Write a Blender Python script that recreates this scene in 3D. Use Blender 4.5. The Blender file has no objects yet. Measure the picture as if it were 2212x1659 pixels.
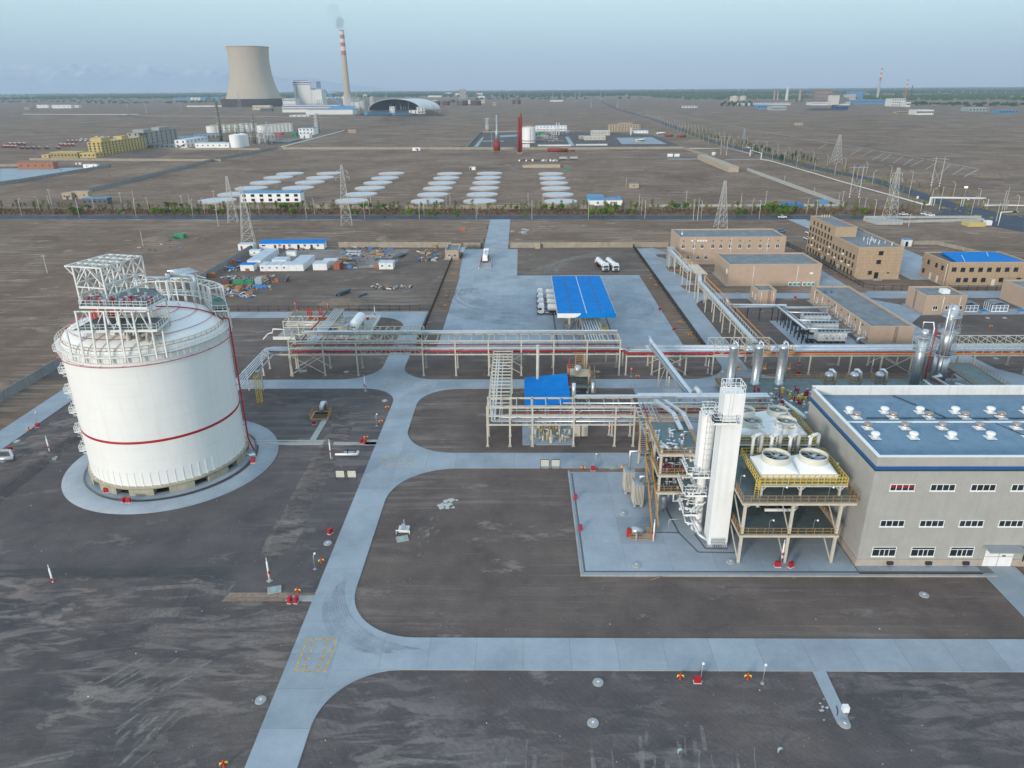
import bpy,math,random
from mathutils import Vector,Matrix
random.seed(7)
S=bpy.context.scene
COL=S.collection
R=math.radians
# ------------------------------------------------------------------ camera, world, sun, exposure
H_CAM=70.0
F_PX,PITCH,ROLL,YAW=1560.0,R(22.35),R(-0.4),R(0.8)
_fw=Vector((-math.sin(YAW)*math.cos(PITCH),math.cos(YAW)*math.cos(PITCH),-math.sin(PITCH)))
_r0=Vector((math.cos(YAW),math.sin(YAW),0));_u0=_r0.cross(_fw)
_rt=_r0*math.cos(ROLL)+_u0*math.sin(ROLL);_up=-_r0*math.sin(ROLL)+_u0*math.cos(ROLL)
cd=bpy.data.cameras.new('camera');cam=bpy.data.objects.new('camera',cd);COL.objects.link(cam)
m=Matrix.Identity(4)
for i in range(3):
 m[i][0]=_rt[i];m[i][1]=_up[i];m[i][2]=-_fw[i]
m[2][3]=H_CAM
cam.matrix_world=m
cd.sensor_fit='HORIZONTAL';cd.sensor_width=36.0;cd.lens=36.0*F_PX/2212.0
cd.clip_start=0.5;cd.clip_end=60000
S.camera=cam

SUN_EL,SUN_AZ=12.0,214.0          # the sun is low behind the camera
W=bpy.data.worlds.new('World');S.world=W;W.use_nodes=True
wn=W.node_tree.nodes;wl=W.node_tree.links
for n in list(wn):wn.remove(n)
sky=wn.new('ShaderNodeTexSky');sky.sky_type='NISHITA';sky.sun_disc=False
sky.sun_elevation=R(SUN_EL);sky.sun_rotation=R(SUN_AZ);sky.altitude=600
sky.air_density=1.0;sky.dust_density=1.5;sky.ozone_density=2.0
EXPO,SKY_STRENGTH=0.6,0.12
bg=wn.new('ShaderNodeBackground');bg.inputs['Strength'].default_value=SKY_STRENGTH
wo=wn.new('ShaderNodeOutputWorld')
# evening air: the clear-sky model is mixed with the pale blue veil that dust and height give it, the same in every compass direction
tc=wn.new('ShaderNodeTexCoord');sx=wn.new('ShaderNodeSeparateXYZ');wl.new(tc.outputs['Generated'],sx.inputs[0])
veil=wn.new('ShaderNodeValToRGB');wl.new(sx.outputs['Z'],veil.inputs['Fac'])
stops=[(0.0,(.43,.54,.75)),(.022,(.46,.58,.77)),(.065,(.56,.76,.87)),(.125,(.74,.98,1.03)),(.35,(.80,1.02,1.12)),(1.0,(.62,.88,1.2))]
el=veil.color_ramp.elements
for i,(p,c) in enumerate(stops):
 e=el[i] if i <2 else el.new(p)
 e.position=p;e.color=(*c,1)
vs=wn.new('ShaderNodeMix');vs.data_type='RGBA';vs.blend_type='MULTIPLY';vs.inputs[0].default_value=1
k=1.0/(SKY_STRENGTH*2**EXPO);vs.inputs[7].default_value=(k,k,k,1);wl.new(veil.outputs['Color'],vs.inputs[6])
vm=wn.new('ShaderNodeMix');vm.data_type='RGBA';vm.inputs[0].default_value=.88
wl.new(sky.outputs[0],vm.inputs[6]);wl.new(vs.outputs[2],vm.inputs[7])
wl.new(vm.outputs[2],bg.inputs['Color']);wl.new(bg.outputs[0],wo.inputs['Surface'])
sl=bpy.data.lights.new('sun','SUN');sl.energy=1.75;sl.angle=R(9.0);sl.color=(1.0,0.91,0.81)
sun=bpy.data.objects.new('sun',sl);COL.objects.link(sun)
sun.rotation_euler=(R(90-SUN_EL),0,R(180-SUN_AZ))
S.view_settings.view_transform='Standard';S.view_settings.look='None'
S.view_settings.exposure=EXPO;S.view_settings.gamma=1.0
S.view_settings.use_curve_mapping=False
S.cycles.use_denoising=True
S.cycles.max_bounces=6;S.cycles.diffuse_bounces=3;S.cycles.glossy_bounces=3
S.cycles.volume_bounces=0;S.cycles.transparent_max_bounces=8
S.cycles.sample_clamp_indirect=4.0
HAZE_DENSITY=6.2e-5
HAZE_COLOR=(0.72,0.86,1.0)

# ------------------------------------------------------------------ surveying: a point of the photograph -> the place on the ground plane
REG=dict(A=(0,0,2.212),B=(900,0,2.212),C=(1900,150,2.0109),D=(0,250,2.4578),E=(800,250,2.4578),F=(1600,300,2.4578),G=(2100,400,2.4578),
 H=(130,700,3.3185),I=(130,1100,3.16),J=(550,600,2.765),K=(1250,650,2.765),L=(1900,620,2.0109),M=(650,880,2.765),N=(1350,920,2.765),
 O=(2050,900,2.3284),P=(1800,1080,2.7653),Q=(2150,1150,3.016),R=(2350,1120,2.7646),S=(0,1200,2.3694),T=(700,1550,2.37),U=(1500,1600,1.4747),
 V=(0,1700,2.4578),W=(0,600,2.37),X=(0,0,.73733),a=(2100,560,2.4578),b=(2000,860,4.424),c=(2500,860,4.424),d=(1850,1180,3.455),e=(780,880,5.53),
 f=(1350,340,5.53),g=(640,680,5.53))
def at(r,x,y,z=0.0):
 a,b,s=REG[r]
 px,py=(a+x/s)*.73733-1106.0,(b+y/s)*.73733-829.5
 d=_fw*F_PX +_rt*px -_up*py
 t=(z-H_CAM)/d.z
 return Vector((d.x*t,d.y*t,z))
def up(r,x,y,yt):                 # how high a thing on the ground at (x, y) reaches if its top is seen at yt
 p=at(r,x,y);a,b,s=REG[r];yy=(b+yt/s)*.73733
 lo,hi=0.0,400.0
 for _ in range(50):
  mid=(lo+hi)/2;v=Vector((p.x,p.y,mid-H_CAM))
  py=829.5-F_PX*v.dot(_up)/v.dot(_fw)
  if py >yy:lo=mid
  else:hi=mid
 return lo
ORDS='first second third fourth fifth sixth seventh eighth ninth tenth eleventh twelfth thirteenth fourteenth fifteenth sixteenth seventeenth eighteenth nineteenth twentieth'.split()
def nth(i):
 if i <20:return ORDS[i]
 t=['twenty','thirty','forty','fifty','sixty','seventy'][(i+1)//10-2]
 k=(i+1) % 10
 return t+'-'+ORDS[k-1] if k else t[:-1]+'ieth'

# ------------------------------------------------------------------ materials
MATS={}
def mat(name,col,rough=0.7,metal=0.0,var=0.12,scale=0.6,bump=0.0,bscale=6.0,stain=None,spec=0.4):
 if name in MATS:return MATS[name]
 m=bpy.data.materials.new(name);m.use_nodes=True;nt=m.node_tree;N=nt.nodes;L=nt.links
 b=N['Principled BSDF'];b.inputs['Roughness'].default_value=rough;b.inputs['Metallic'].default_value=metal
 b.inputs['Specular IOR Level'].default_value=spec
 if var >0:
  g=N.new('ShaderNodeNewGeometry')
  n=N.new('ShaderNodeTexNoise');n.inputs['Scale'].default_value=scale;n.inputs['Detail'].default_value=5;n.inputs['Roughness'].default_value=.65
  L.new(g.outputs['Position'],n.inputs['Vector'])
  r=N.new('ShaderNodeValToRGB');L.new(n.outputs['Fac'],r.inputs['Fac'])
  r.color_ramp.elements[0].position=.3;r.color_ramp.elements[1].position=.72
  r.color_ramp.elements[0].color=(*[c*(1-var) for c in col],1);r.color_ramp.elements[1].color=(*[min(1,c*(1+var)) for c in col],1)
  out=r.outputs['Color']
  if stain:      # vertical run-off streaks and grime
   mp=N.new('ShaderNodeMapping');mp.inputs['Scale'].default_value=(1.3,1.3,.07);L.new(g.outputs['Position'],mp.inputs['Vector'])
   n2=N.new('ShaderNodeTexNoise');n2.inputs['Scale'].default_value=1.0;n2.inputs['Detail'].default_value=6;L.new(mp.outputs[0],n2.inputs['Vector'])
   r2=N.new('ShaderNodeValToRGB');r2.color_ramp.elements[0].position=.52;r2.color_ramp.elements[1].position=.75;L.new(n2.outputs['Fac'],r2.inputs['Fac'])
   r2.color_ramp.elements[0].color=(0,0,0,1);r2.color_ramp.elements[1].color=(.55,.55,.55,1)
   mx=N.new('ShaderNodeMix');mx.data_type='RGBA';L.new(r2.outputs['Color'],mx.inputs[0]);L.new(out,mx.inputs[6]);mx.inputs[7].default_value=(*stain,1)
   out=mx.outputs[2]
  L.new(out,b.inputs['Base Color'])
  if bump >0:
   n3=N.new('ShaderNodeTexNoise');n3.inputs['Scale'].default_value=bscale;n3.inputs['Detail'].default_value=4;L.new(g.outputs['Position'],n3.inputs['Vector'])
   bp=N.new('ShaderNodeBump');bp.inputs['Strength'].default_value=bump;bp.inputs['Distance'].default_value=.05
   L.new(n3.outputs['Fac'],bp.inputs['Height']);L.new(bp.outputs[0],b.inputs['Normal'])
 else:
  b.inputs['Base Color'].default_value=(*col,1)
 MATS[name]=m;return m
WHITE=mat('white_paint',(.80,.79,.77),.5,0,.04,.4,stain=(.68,.66,.62))
TANKW=mat('tank_white',(.78,.77,.74),.5,0,.03,.15,stain=(.70,.67,.60))
CREAM=mat('cream_steel',(.52,.48,.40),.6,0,.12,.8,stain=(.36,.31,.25))
STEELW=mat('white_steel',(.68,.67,.63),.55,0,.08,.8)
GALV=mat('galvanised_steel',(.42,.45,.48),.45,.5,.12,1.2)
CHROME=mat('aluminium_cladding',(.60,.62,.645),.40,.75,.14,.9,stain=(.42,.44,.46))
LAGGED=mat('silver_lagging',(.62,.65,.68),.38,.55,.10,.9)
REDP=mat('red_paint',(.40,.02,.026),.45,0,.12,.8)
ORANGE=mat('orange_paint',(.46,.24,.06),.55,0,.12,1.0)
YELLOW=mat('yellow_paint',(.78,.53,.06),.5,0,.1,1.0)
BLUEP=mat('blue_roof',(.004,.19,.54),.65,0,.14,.5,spec=.06)
BLUEL=mat('light_blue_roof',(.11,.26,.42),.6,0,.12,.5,spec=.2)
BLUED=mat('deep_blue_paint',(.02,.09,.30),.5,0,.1,.5)
GREENP=mat('green_paint',(.02,.22,.10),.6,0,.15,.7)
TEAL=mat('deck_plate',(.13,.175,.18),.6,0,.22,.5,stain=(.09,.10,.10))
DARK=mat('dark_metal',(.035,.038,.042),.5,0,.1,1.0)
BLACK=mat('black_fence',(.015,.016,.018),.6,0,.1,1.0)
VOIDM=mat('dark_opening',(.012,.012,.012),.9,0,0)
GLASS=mat('window_glass',(.018,.026,.034),.12,0,.3,.3,spec=.8)
GLASSB=mat('blue_glass',(.10,.17,.24),.15,0,.25,.4,spec=.8)
CONC=mat('concrete',(.36,.36,.345),.85,0,.14,.25,.15,5,stain=(.25,.23,.20))
CONCT=mat('warm_concrete',(.37,.33,.25),.85,0,.16,.4,.2,5,stain=(.20,.17,.12))
WALLC=mat('wall_concrete',(.33,.29,.23),.88,0,.18,.4,.2,4,stain=(.22,.19,.15))
BEIGE=mat('beige_render',(.43,.315,.235),.85,0,.06,.5,.1,8,stain=(.37,.27,.20))
TAN=mat('tan_tile',(.41,.295,.195),.7,0,.12,1.2,.1,6,stain=(.33,.24,.16))
GREYCLAD=mat('grey_cladding',(.38,.37,.345),.55,0,.06,.5,stain=(.33,.32,.30))
ROOFG=mat('grey_roof_felt',(.20,.215,.225),.9,0,.25,.35,.25,5,stain=(.14,.14,.14))
ROOFB=mat('blue_grey_metal_roof',(.16,.26,.35),.5,.1,.16,.35,stain=(.22,.28,.33))
BRICK=mat('red_brick',(.33,.15,.095),.85,0,.15,1.0)
SANDB=mat('sand_brick',(.42,.335,.245),.85,0,.15,.6)
RUST=mat('rusty_brown',(.11,.055,.045),.8,0,.25,.5)
MAROON=mat('maroon_steel',(.24,.035,.03),.6,0,.2,.4)
TYRE=mat('tyre_rubber',(.02,.02,.021),.85,0,.1,2)
WOOD=mat('weathered_wood',(.33,.21,.115),.85,0,.35,1.5,.2,8)
YWALL=mat('yellow_render',(.52,.40,.16),.8,0,.08,.3)
TOWERC=mat('tower_concrete',(.46,.39,.31),.9,0,.05,.05,stain=(.40,.335,.265))
BARK=mat('bark',(.12,.085,.06),.9,0,.2,2)
PIPEW=mat('white_pipe',(.66,.65,.62),.5,0,.08,.4,stain=(.5,.47,.42))
TARPB=mat('blue_tarpaulin',(.05,.20,.45),.6,0,.25,1.0)
CARDB=mat('cardboard',(.40,.24,.12),.85,0,.3,1.2)
PLASTER=mat('white_render',(.66,.65,.62),.8,0,.06,.4,stain=(.5,.46,.40))
PIPEB=mat('dark_grey_pipe',(.10,.12,.14),.5,0,.15,.8)
EARTH=mat('bare_earth',(.20,.15,.11),.95,0,.2,.5,.4,3)
SNOWM=None

# ------------------------------------------------------------------ mesh builder
class MB:
 def __init__(s):s.v=[];s.f=[];s.k=[];s.sm=[];s.cur=0
 def m(s,k):s.cur=k;return s
 def _f(s,idx,smooth=False):s.f.append(idx);s.k.append(s.cur);s.sm.append(smooth)
 def box(s,x0,y0,z0,x1,y1,z1):
  n=len(s.v)
  s.v+=[(x0,y0,z0),(x1,y0,z0),(x1,y1,z0),(x0,y1,z0),(x0,y0,z1),(x1,y0,z1),(x1,y1,z1),(x0,y1,z1)]
  for q in ((0,3,2,1),(4,5,6,7),(0,1,5,4),(1,2,6,5),(2,3,7,6),(3,0,4,7)):s._f(tuple(n+i for i in q))
  return s
 def cbox(s,x,y,z0,wx,wy,h):return s.box(x-wx/2,y-wy/2,z0,x+wx/2,y+wy/2,z0+h)
 def face(s,*pts):
  n=len(s.v);s.v+=[tuple(p) for p in pts];s._f(tuple(range(n,n+len(pts))));return s
 def bar(s,p,q,w=.15,h=None):
  p=Vector(p);q=Vector(q);d=q-p
  if d.length <1e-6:return s
  d.normalize();h=h or w
  ref=Vector((0,0,1)) if abs(d.z)<.95 else Vector((0,1,0))
  a=d.cross(ref).normalized()*(w/2);b=a.cross(d).normalized()*(h/2)
  n=len(s.v)
  for c in (p,q):s.v+=[tuple(c-a-b),tuple(c+a-b),tuple(c+a+b),tuple(c-a+b)]
  for k in range(4):s._f((n+k,n+(k+1)%4,n+4+(k+1)%4,n+4+k))
  s._f((n+3,n+2,n+1,n));s._f((n+4,n+5,n+6,n+7));return s
 def poly(s,pts,w=.15):
  for i in range(len(pts)-1):s.bar(pts[i],pts[i+1],w)
  return s
 def tube(s,pts,r,n=8,cap=True):
  pts=[Vector(p) for p in pts];base=len(s.v);rs=r if isinstance(r,(list,tuple)) else [r]*len(pts)
  pa=None
  for i,p in enumerate(pts):
   d0=(p-pts[i-1]).normalized() if i else None;d1=(pts[i+1]-p).normalized() if i <len(pts)-1 else None
   d=((d0 or d1)+(d1 or d0));d=d.normalized() if d.length >1e-6 else (d0 or d1)
   k=1.0
   if d0 and d1:k=1/max(.5,d.dot(d1))
   if pa is None:
    ref=Vector((0,0,1)) if abs(d.z)<.9 else Vector((0,1,0));a=d.cross(ref).normalized()
   else:
    a=(pa-d*pa.dot(d));a=a.normalized() if a.length >1e-6 else d.orthogonal().normalized()
   pa=a;b=d.cross(a)
   for j in range(n):
    t=2*math.pi*j/n;s.v.append(tuple(p+(a*math.cos(t)+b*math.sin(t))*rs[i]*k))
  for i in range(len(pts)-1):
   for j in range(n):
    q=base+i*n;s._f((q+j,q+(j+1)%n,q+n+(j+1)%n,q+n+j),True)
  if cap:
   s._f(tuple(base+j for j in reversed(range(n))));e=base+(len(pts)-1)*n;s._f(tuple(e+j for j in range(n)))
  return s
 def lathe(s,x,y,prof,n=24,a0=0.0,a1=2*math.pi,cap=True):
  base=len(s.v);full=abs(a1-a0-2*math.pi)<1e-6;c=n if full else n+1
  for (r,z) in prof:
   for j in range(c):
    t=a0+(a1-a0)*j/n;s.v.append((x+r*math.cos(t),y+r*math.sin(t),z))
  for i in range(len(prof)-1):
   for j in range(n):
    q=base+i*c;j2=(j+1) % c;s._f((q+j,q+j2,q+c+j2,q+c+j),n >8)
  if cap and full:
   if prof[0][0]>1e-4:s._f(tuple(base+j for j in reversed(range(c))))
   if prof[-1][0]>1e-4:e=base+(len(prof)-1)*c;s._f(tuple(e+j for j in range(c)))
  return s
 def cyl(s,x,y,z0,z1,r,r2=None,n=16):return s.lathe(x,y,[(r,z0),(r if r2 is None else r2,z1)],n)
 def dome(s,x,y,z,r,h,n=24,k=5):
  return s.lathe(x,y,[(r*math.cos(math.pi/2*i/k),z+h*math.sin(math.pi/2*i/k)) for i in range(k)]+[(1e-5,z+h)],n,cap=False)
 def prism(s,pts,z0,z1):
  n=len(s.v);c=len(pts)
  s.v+=[(p[0],p[1],z0) for p in pts]+[(p[0],p[1],z1) for p in pts]
  s._f(tuple(n+j for j in reversed(range(c))));s._f(tuple(n+c+j for j in range(c)))
  for j in range(c):s._f((n+j,n+(j+1)%c,n+c+(j+1)%c,n+c+j))
  return s
 def sheet(s,pts,z):return s.face(*[(p[0],p[1],z) for p in pts])
 def rail(s,pts,h=1.1,step=1.5,w=.055,close=False):
  pts=[Vector(p) for p in pts]+([Vector(pts[0])] if close else [])
  for i in range(len(pts)-1):
   p,q=pts[i],pts[i+1];L=(q-p).length;n=max(1,int(L/step+.5))
   for z in (h,h*.52):s.bar(p+Vector((0,0,z)),q+Vector((0,0,z)),w)
   s.bar(p+Vector((0,0,.06)),q+Vector((0,0,.06)),.02,.12)
   for j in range(n+(1 if i==len(pts)-2 and not close else 0)):
    c=p.lerp(q,j/n);s.bar(c,c+Vector((0,0,h)),w)
  return s
 def ladder(s,p,q,w=.5,side=(1,0,0),step=.4,hoop=False):
  p=Vector(p);q=Vector(q);a=Vector(side)*w/2
  s.bar(p-a,q-a,.06);s.bar(p+a,q+a,.06);n=int((q-p).length/step)
  for i in range(1,n):c=p.lerp(q,i/n);s.bar(c-a,c+a,.04)
  return s
 def mesh(s,name,mats,origin=(0,0,0)):
  me=bpy.data.meshes.new(name);o=Vector(origin)
  me.from_pydata([(v[0]-o.x,v[1]-o.y,v[2]-o.z) for v in s.v],[],s.f)
  for mm in (mats if isinstance(mats,(list,tuple)) else [mats]):me.materials.append(mm)
  me.polygons.foreach_set('material_index',s.k);me.polygons.foreach_set('use_smooth',s.sm)
  me.update();return me
 def build(s,name,mats,parent=None,kind=None,origin=None,label=None):
  o=Vector(origin) if origin is not None else world0(parent)
  ob=bpy.data.objects.new(name,s.mesh(name,mats,o));COL.objects.link(ob)
  if parent is not None:
   ob.parent=parent;ob.location=o-world0(parent)
  else:ob.location=o
  if kind:ob['kind']=kind
  if label:ob['label']=label
  return ob
def world0(o):
 p=Vector((0,0,0))
 while o is not None:p+=o.location;o=o.parent
 return p
def tag(o,label,cat,group=None):
 o['label']=label;o['category']=cat
 if group:o['group']=group
 return o
def thing(name,label,cat,loc=(0,0,0),group=None):
 o=bpy.data.objects.new(name,None);COL.objects.link(o);o.location=Vector(loc);o.empty_display_size=.5
 return tag(o,label,cat,group)
def struct(mb,name,mats,z0=None):
 o=mb.build(name,mats);o['kind']='structure';return o
def kids(o):return list(CH.get(o.name,())) or list(o.children)
CH={}
def dup(root,loc,rz=None,label=None,group=None,scale=None):
 r=root.copy();COL.objects.link(r);r.location=Vector(loc)
 if rz is not None:r.rotation_euler=(0,0,rz)
 if scale is not None:r.scale=scale if isinstance(scale,(tuple,list)) else (scale,)*3
 if label:r['label']=label
 if group:r['group']=group
 for c in list(root.children):
  d=c.copy();COL.objects.link(d);d.parent=r
  for g in list(c.children):
   e=g.copy();COL.objects.link(e);e.parent=d
 return r
def put(name,me,parent,loc,rz=0.0):       # a piece that shares its mesh
 o=bpy.data.objects.new(name,me);COL.objects.link(o);o.parent=parent
 o.location=Vector(loc)-world0(parent) if parent else Vector(loc)
 if rz:o.rotation_euler=(0,0,rz)
 return o
_WC={}
def window(parent,face,x,y,z,w,h,style='plain',frame=None,glass=None,label=None):
 """frame (part) with a pane (sub-part); face 's' looks to -y, 'w' to -x, 'e' to +x; x, y, z is the middle of the opening on the wall's surface"""
 frame=frame or WHITE;glass=glass or GLASS
 key=(face,round(w,2),round(h,2),style,frame.name,glass.name)
 if key not in _WC:
  a=MB();t=.09 if style != 'thin' else .05
  def bx(m,u0,v0,u1,v1,d0,d1):
   if face=='s':m.box(u0,-d1,v0,u1,-d0,v1)
   elif face=='w':m.box(-d1,u0,v0,-d0,u1,v1)
   else:m.box(d0,u0,v0,d1,u1,v1)
  W2,H2=w/2,h/2
  bx(a,-W2,-H2,-W2+t,H2,.01,.12);bx(a,W2-t,-H2,W2,H2,.01,.12)
  bx(a,-W2+t,-H2,W2-t,-H2+t,.01,.12);bx(a,-W2+t,H2-t,W2-t,H2,.01,.12)
  bx(a,-W2-.08,-H2-.1,W2+.08,-H2,.01,.2)
  if style=='four':
   for k in (-.5,0,.5):bx(a,k*W2-t/2,-H2+t,k*W2+t/2,H2-t,.015,.10)
  if style in ('cross','ground'):
   bx(a,-W2+t,H2*.42,W2-t,H2*.42+t,.015,.10)
   for k in ((0,) if style=='cross' else (-.36,.05,.42)):bx(a,k*W2-t/2,-H2+t,k*W2+t/2,H2*.42,.018,.098)
  if style=='two':bx(a,-t/2,-H2+t,t/2,H2-t,.015,.10)
  g=MB();bx(g,-W2+t*.5,-H2+t*.5,W2-t*.5,H2-t*.5,.005,.05)
  _WC[key]=(a.mesh('window',frame),g.mesh('pane',glass))
 fm,gm=_WC[key]
 o=put('window',fm,parent,(x,y,z))
 p=bpy.data.objects.new('pane',gm);COL.objects.link(p);p.parent=o
 if label:o['label']=label
 return o
def arc(cx,cy,r,a0,a1,n=14):return [(cx+r*math.cos(R(a0+(a1-a0)*i/n)),cy+r*math.sin(R(a0+(a1-a0)*i/n))) for i in range(n+1)]
# ------------------------------------------------------------------ ground
def ground_material(name,ca,cb,pale,big=.012,streak=(.02,.35),rot=12,streak_lo=.50,rake=.035,dots=True,far=False):
 m=bpy.data.materials.new(name);m.use_nodes=True;nt=m.node_tree;N=nt.nodes;L=nt.links
 b=N['Principled BSDF'];b.inputs['Roughness'].default_value=.95;b.inputs['Specular IOR Level'].default_value=.15
 g=N.new('ShaderNodeNewGeometry')
 def noise(scale,detail=4,vec=None,rough=.6,dist=0.0):
  n=N.new('ShaderNodeTexNoise');n.inputs['Scale'].default_value=scale;n.inputs['Detail'].default_value=detail
  n.inputs['Roughness'].default_value=rough;n.inputs['Distortion'].default_value=dist
  L.new(vec or g.outputs['Position'],n.inputs['Vector']);return n.outputs['Fac']
 def ramp(f,p0,c0,p1,c1):
  r=N.new('ShaderNodeValToRGB');r.color_ramp.elements[0].position=p0;r.color_ramp.elements[1].position=p1
  r.color_ramp.elements[0].color=c0 if len(c0)==4 else (*c0,1);r.color_ramp.elements[1].color=c1 if len(c1)==4 else (*c1,1)
  L.new(f,r.inputs['Fac']);return r.outputs['Color']
 def mix(f,a,c,mode='MIX'):
  x=N.new('ShaderNodeMix');x.data_type='RGBA';x.blend_type=mode
  if isinstance(f,float):x.inputs[0].default_value=f
  else:L.new(f,x.inputs[0])
  for i,s in ((6,a),(7,c)):
   if isinstance(s,tuple):x.inputs[i].default_value=(*s[:3],1)
   else:L.new(s,x.inputs[i])
  return x.outputs[2]
 def mul(a,c):
  x=N.new('ShaderNodeMath');x.operation='MULTIPLY'
  for i,s in ((0,a),(1,c)):
   if isinstance(s,(int,float)):x.inputs[i].default_value=s
   else:L.new(s,x.inputs[i])
  return x.outputs[0]
 def mapped(sc,rz):
  mp=N.new('ShaderNodeMapping');mp.inputs['Scale'].default_value=(sc[0],sc[1],1);mp.inputs['Rotation'].default_value=(0,0,R(rz))
  L.new(g.outputs['Position'],mp.inputs['Vector']);return mp.outputs[0]
 base=ramp(noise(big,6,rough=.62),.34,ca,.66,cb)
 med=noise(.16,6,rough=.7)
 base=mix(.55,base,ramp(med,.3,(.62,.62,.65),.72,(1.36,1.34,1.30)),'MULTIPLY')
 # wheel and grader streaks of pale dust
 s1=noise(1.0,6,mapped(streak,rot),.62,1.2)
 mask=ramp(noise(.03,5,rough=.65),.44,(0,0,0),.57,(1,1,1))
 grit=ramp(noise(1.6,6,rough=.8),.36,(.12,.12,.12),.62,(1,1,1))
 st=ramp(s1,streak_lo,(0,0,0),streak_lo+.09,(1,1,1))
 base=mix(mul(mul(mul(st,mask),grit),.66),base,pale)
 s2=noise(1.0,5,mapped((streak[0]*1.6,streak[1]*1.5),rot+74),.6,.8)
 mask2=ramp(noise(.021,5,mapped((1,1),40)),.48,(0,0,0),.60,(1,1,1))
 base=mix(mul(mul(ramp(s2,.49,(0,0,0),.60,(1,1,1)),mask2),.6),base,pale)
 # salt-pale flat patches
 base=mix(mul(ramp(noise(.13,6,mapped((.5,1.0),5),.7),.60,(0,0,0),.66,(1,1,1)),.7),base,pale)
 fine=noise(5.5,3,rough=.8)
 base=mix(.5,base,ramp(fine,.3,(.62,.62,.62),.72,(1.34,1.34,1.34)),'MULTIPLY')
 if dots:
  v=N.new('ShaderNodeTexVoronoi');v.inputs['Scale'].default_value=1.15;L.new(g.outputs['Position'],v.inputs['Vector'])
  base=mix(mul(ramp(v.outputs['Distance'],.05,(1,1,1),.10,(0,0,0)),.22),base,tuple(min(1,c*1.5) for c in pale))
 L.new(base,b.inputs['Base Color'])
 wv=N.new('ShaderNodeTexWave');wv.inputs['Scale'].default_value=.42;wv.inputs['Distortion'].default_value=7;wv.inputs['Detail'].default_value=4;wv.inputs['Detail Scale'].default_value=.5
 wv.bands_direction='Y';L.new(mapped((1,1),rot*.6),wv.inputs['Vector'])
 ad=N.new('ShaderNodeMath');ad.operation='ADD';L.new(mul(wv.outputs['Fac'],rake),ad.inputs[0])
 ad2=N.new('ShaderNodeMath');ad2.operation='ADD';L.new(mul(fine,.28),ad.inputs[1]);L.new(ad.outputs[0],ad2.inputs[0]);L.new(mul(s1,.35),ad2.inputs[1])
 bp=N.new('ShaderNodeBump');bp.inputs['Strength'].default_value=.75;bp.inputs['Distance'].default_value=.16
 L.new(ad2.outputs[0],bp.inputs['Height']);L.new(bp.outputs[0],b.inputs['Normal'])
 return m
GROUND=ground_material('desert_ground',(0.153,0.104,0.074),(0.254,0.169,0.119),(0.432,0.328,0.253))
GRAVEL=ground_material('yard_gravel',(0.118,0.093,0.083),(0.169,0.129,0.110),(0.285,0.232,0.207),big=.03,streak_lo=.53,rake=.05,dots=True)
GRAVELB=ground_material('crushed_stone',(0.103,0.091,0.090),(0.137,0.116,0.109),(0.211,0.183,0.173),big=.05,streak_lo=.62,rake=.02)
LOTD=ground_material('packed_earth',(0.139,0.104,0.086),(0.184,0.140,0.113),(0.327,0.261,0.220),big=.03,streak_lo=.63,rake=.05)
MB().sheet([(-26000,-150),(26000,-150),(26000,17500),(-26000,17500)],0)
g=MB()
xs=[-17000,-3000,-800,-200,200,800,3000,17000];ys=[-120,60,200,500,1500,4000,17500]
for i in range(7):
 for j in range(6):g.face((xs[i],ys[j],0),(xs[i+1],ys[j],0),(xs[i+1],ys[j+1],0),(xs[i],ys[j+1],0))
struct(g,'ground',GROUND)
def sheet(name,pts,z,m):
 return struct(MB().sheet([(p[0],p[1]) for p in pts],z),name,m)
SCRA=ground_material('scraped_ground',(0.079,0.075,0.078),(0.142,0.114,0.101),(0.285,0.232,0.202),big=.05,streak=(.08,.36),rot=-17,streak_lo=.47,rake=.09)
SCRB=ground_material('scraped_gravel',(0.093,0.083,0.084),(0.135,0.110,0.101),(0.263,0.222,0.202),big=.05,streak=(.09,.34),rot=84,streak_lo=.48,rake=.09)
sheet('scraped_ground',[(-140,25),(-31,25),(-31,86),(-140,86)],.004,SCRA)
sheet('scraped_ground',[(-24.9,25),(85,25),(85,72.4),(-24.9,72.4)],.004,SCRB)
# gravel yards between the plant roads
sheet('gravel_yard',[(-24.9,78.6),(9.2,78.6),(72,78.6),(72,91.8),(9.2,91.8),(9.2,126),(-24.9,126)],.004,GRAVEL)
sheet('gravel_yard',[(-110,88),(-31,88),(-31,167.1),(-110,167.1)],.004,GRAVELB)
sheet('gravel_yard',[(-24.9,132.7),(48,132.7),(48,167.1),(-24.9,167.1)],.004,GRAVEL)
sheet('gravel_yard',[(-126,173.3),(-37.6,173.3),(-37.6,227.9),(-126,227.9)],.004,GRAVEL)
sheet('gravel_yard',[(-31.4,173.3),(53.9,173.3),(53.9,195),(-24.6,196),(-24.6,234),(-31.4,234)],.004,GRAVEL)
sheet('gravel_yard',[(60.5,173.3),(185,173.3),(185,249.4),(60.5,249.4)],.004,GRAVEL)
sheet('packed_lot',[(-1.5,284.5),(52,284.5),(52,337),(-1.5,337)],.004,LOTD)
sheet('packed_lot',[(-124.5,236),(-30.4,236),(-30.4,342),(-124.5,342)],.004,LOTD)

sheet('camp_yard',[(-110,299),(-55,299),(-52,336),(-110,336)],.012,ground_material('camp_dust',(0.211,0.169,0.144),(0.285,0.241,0.220),(0.379,0.338,0.317),big=.06,streak_lo=.5,rake=.02))
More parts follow.
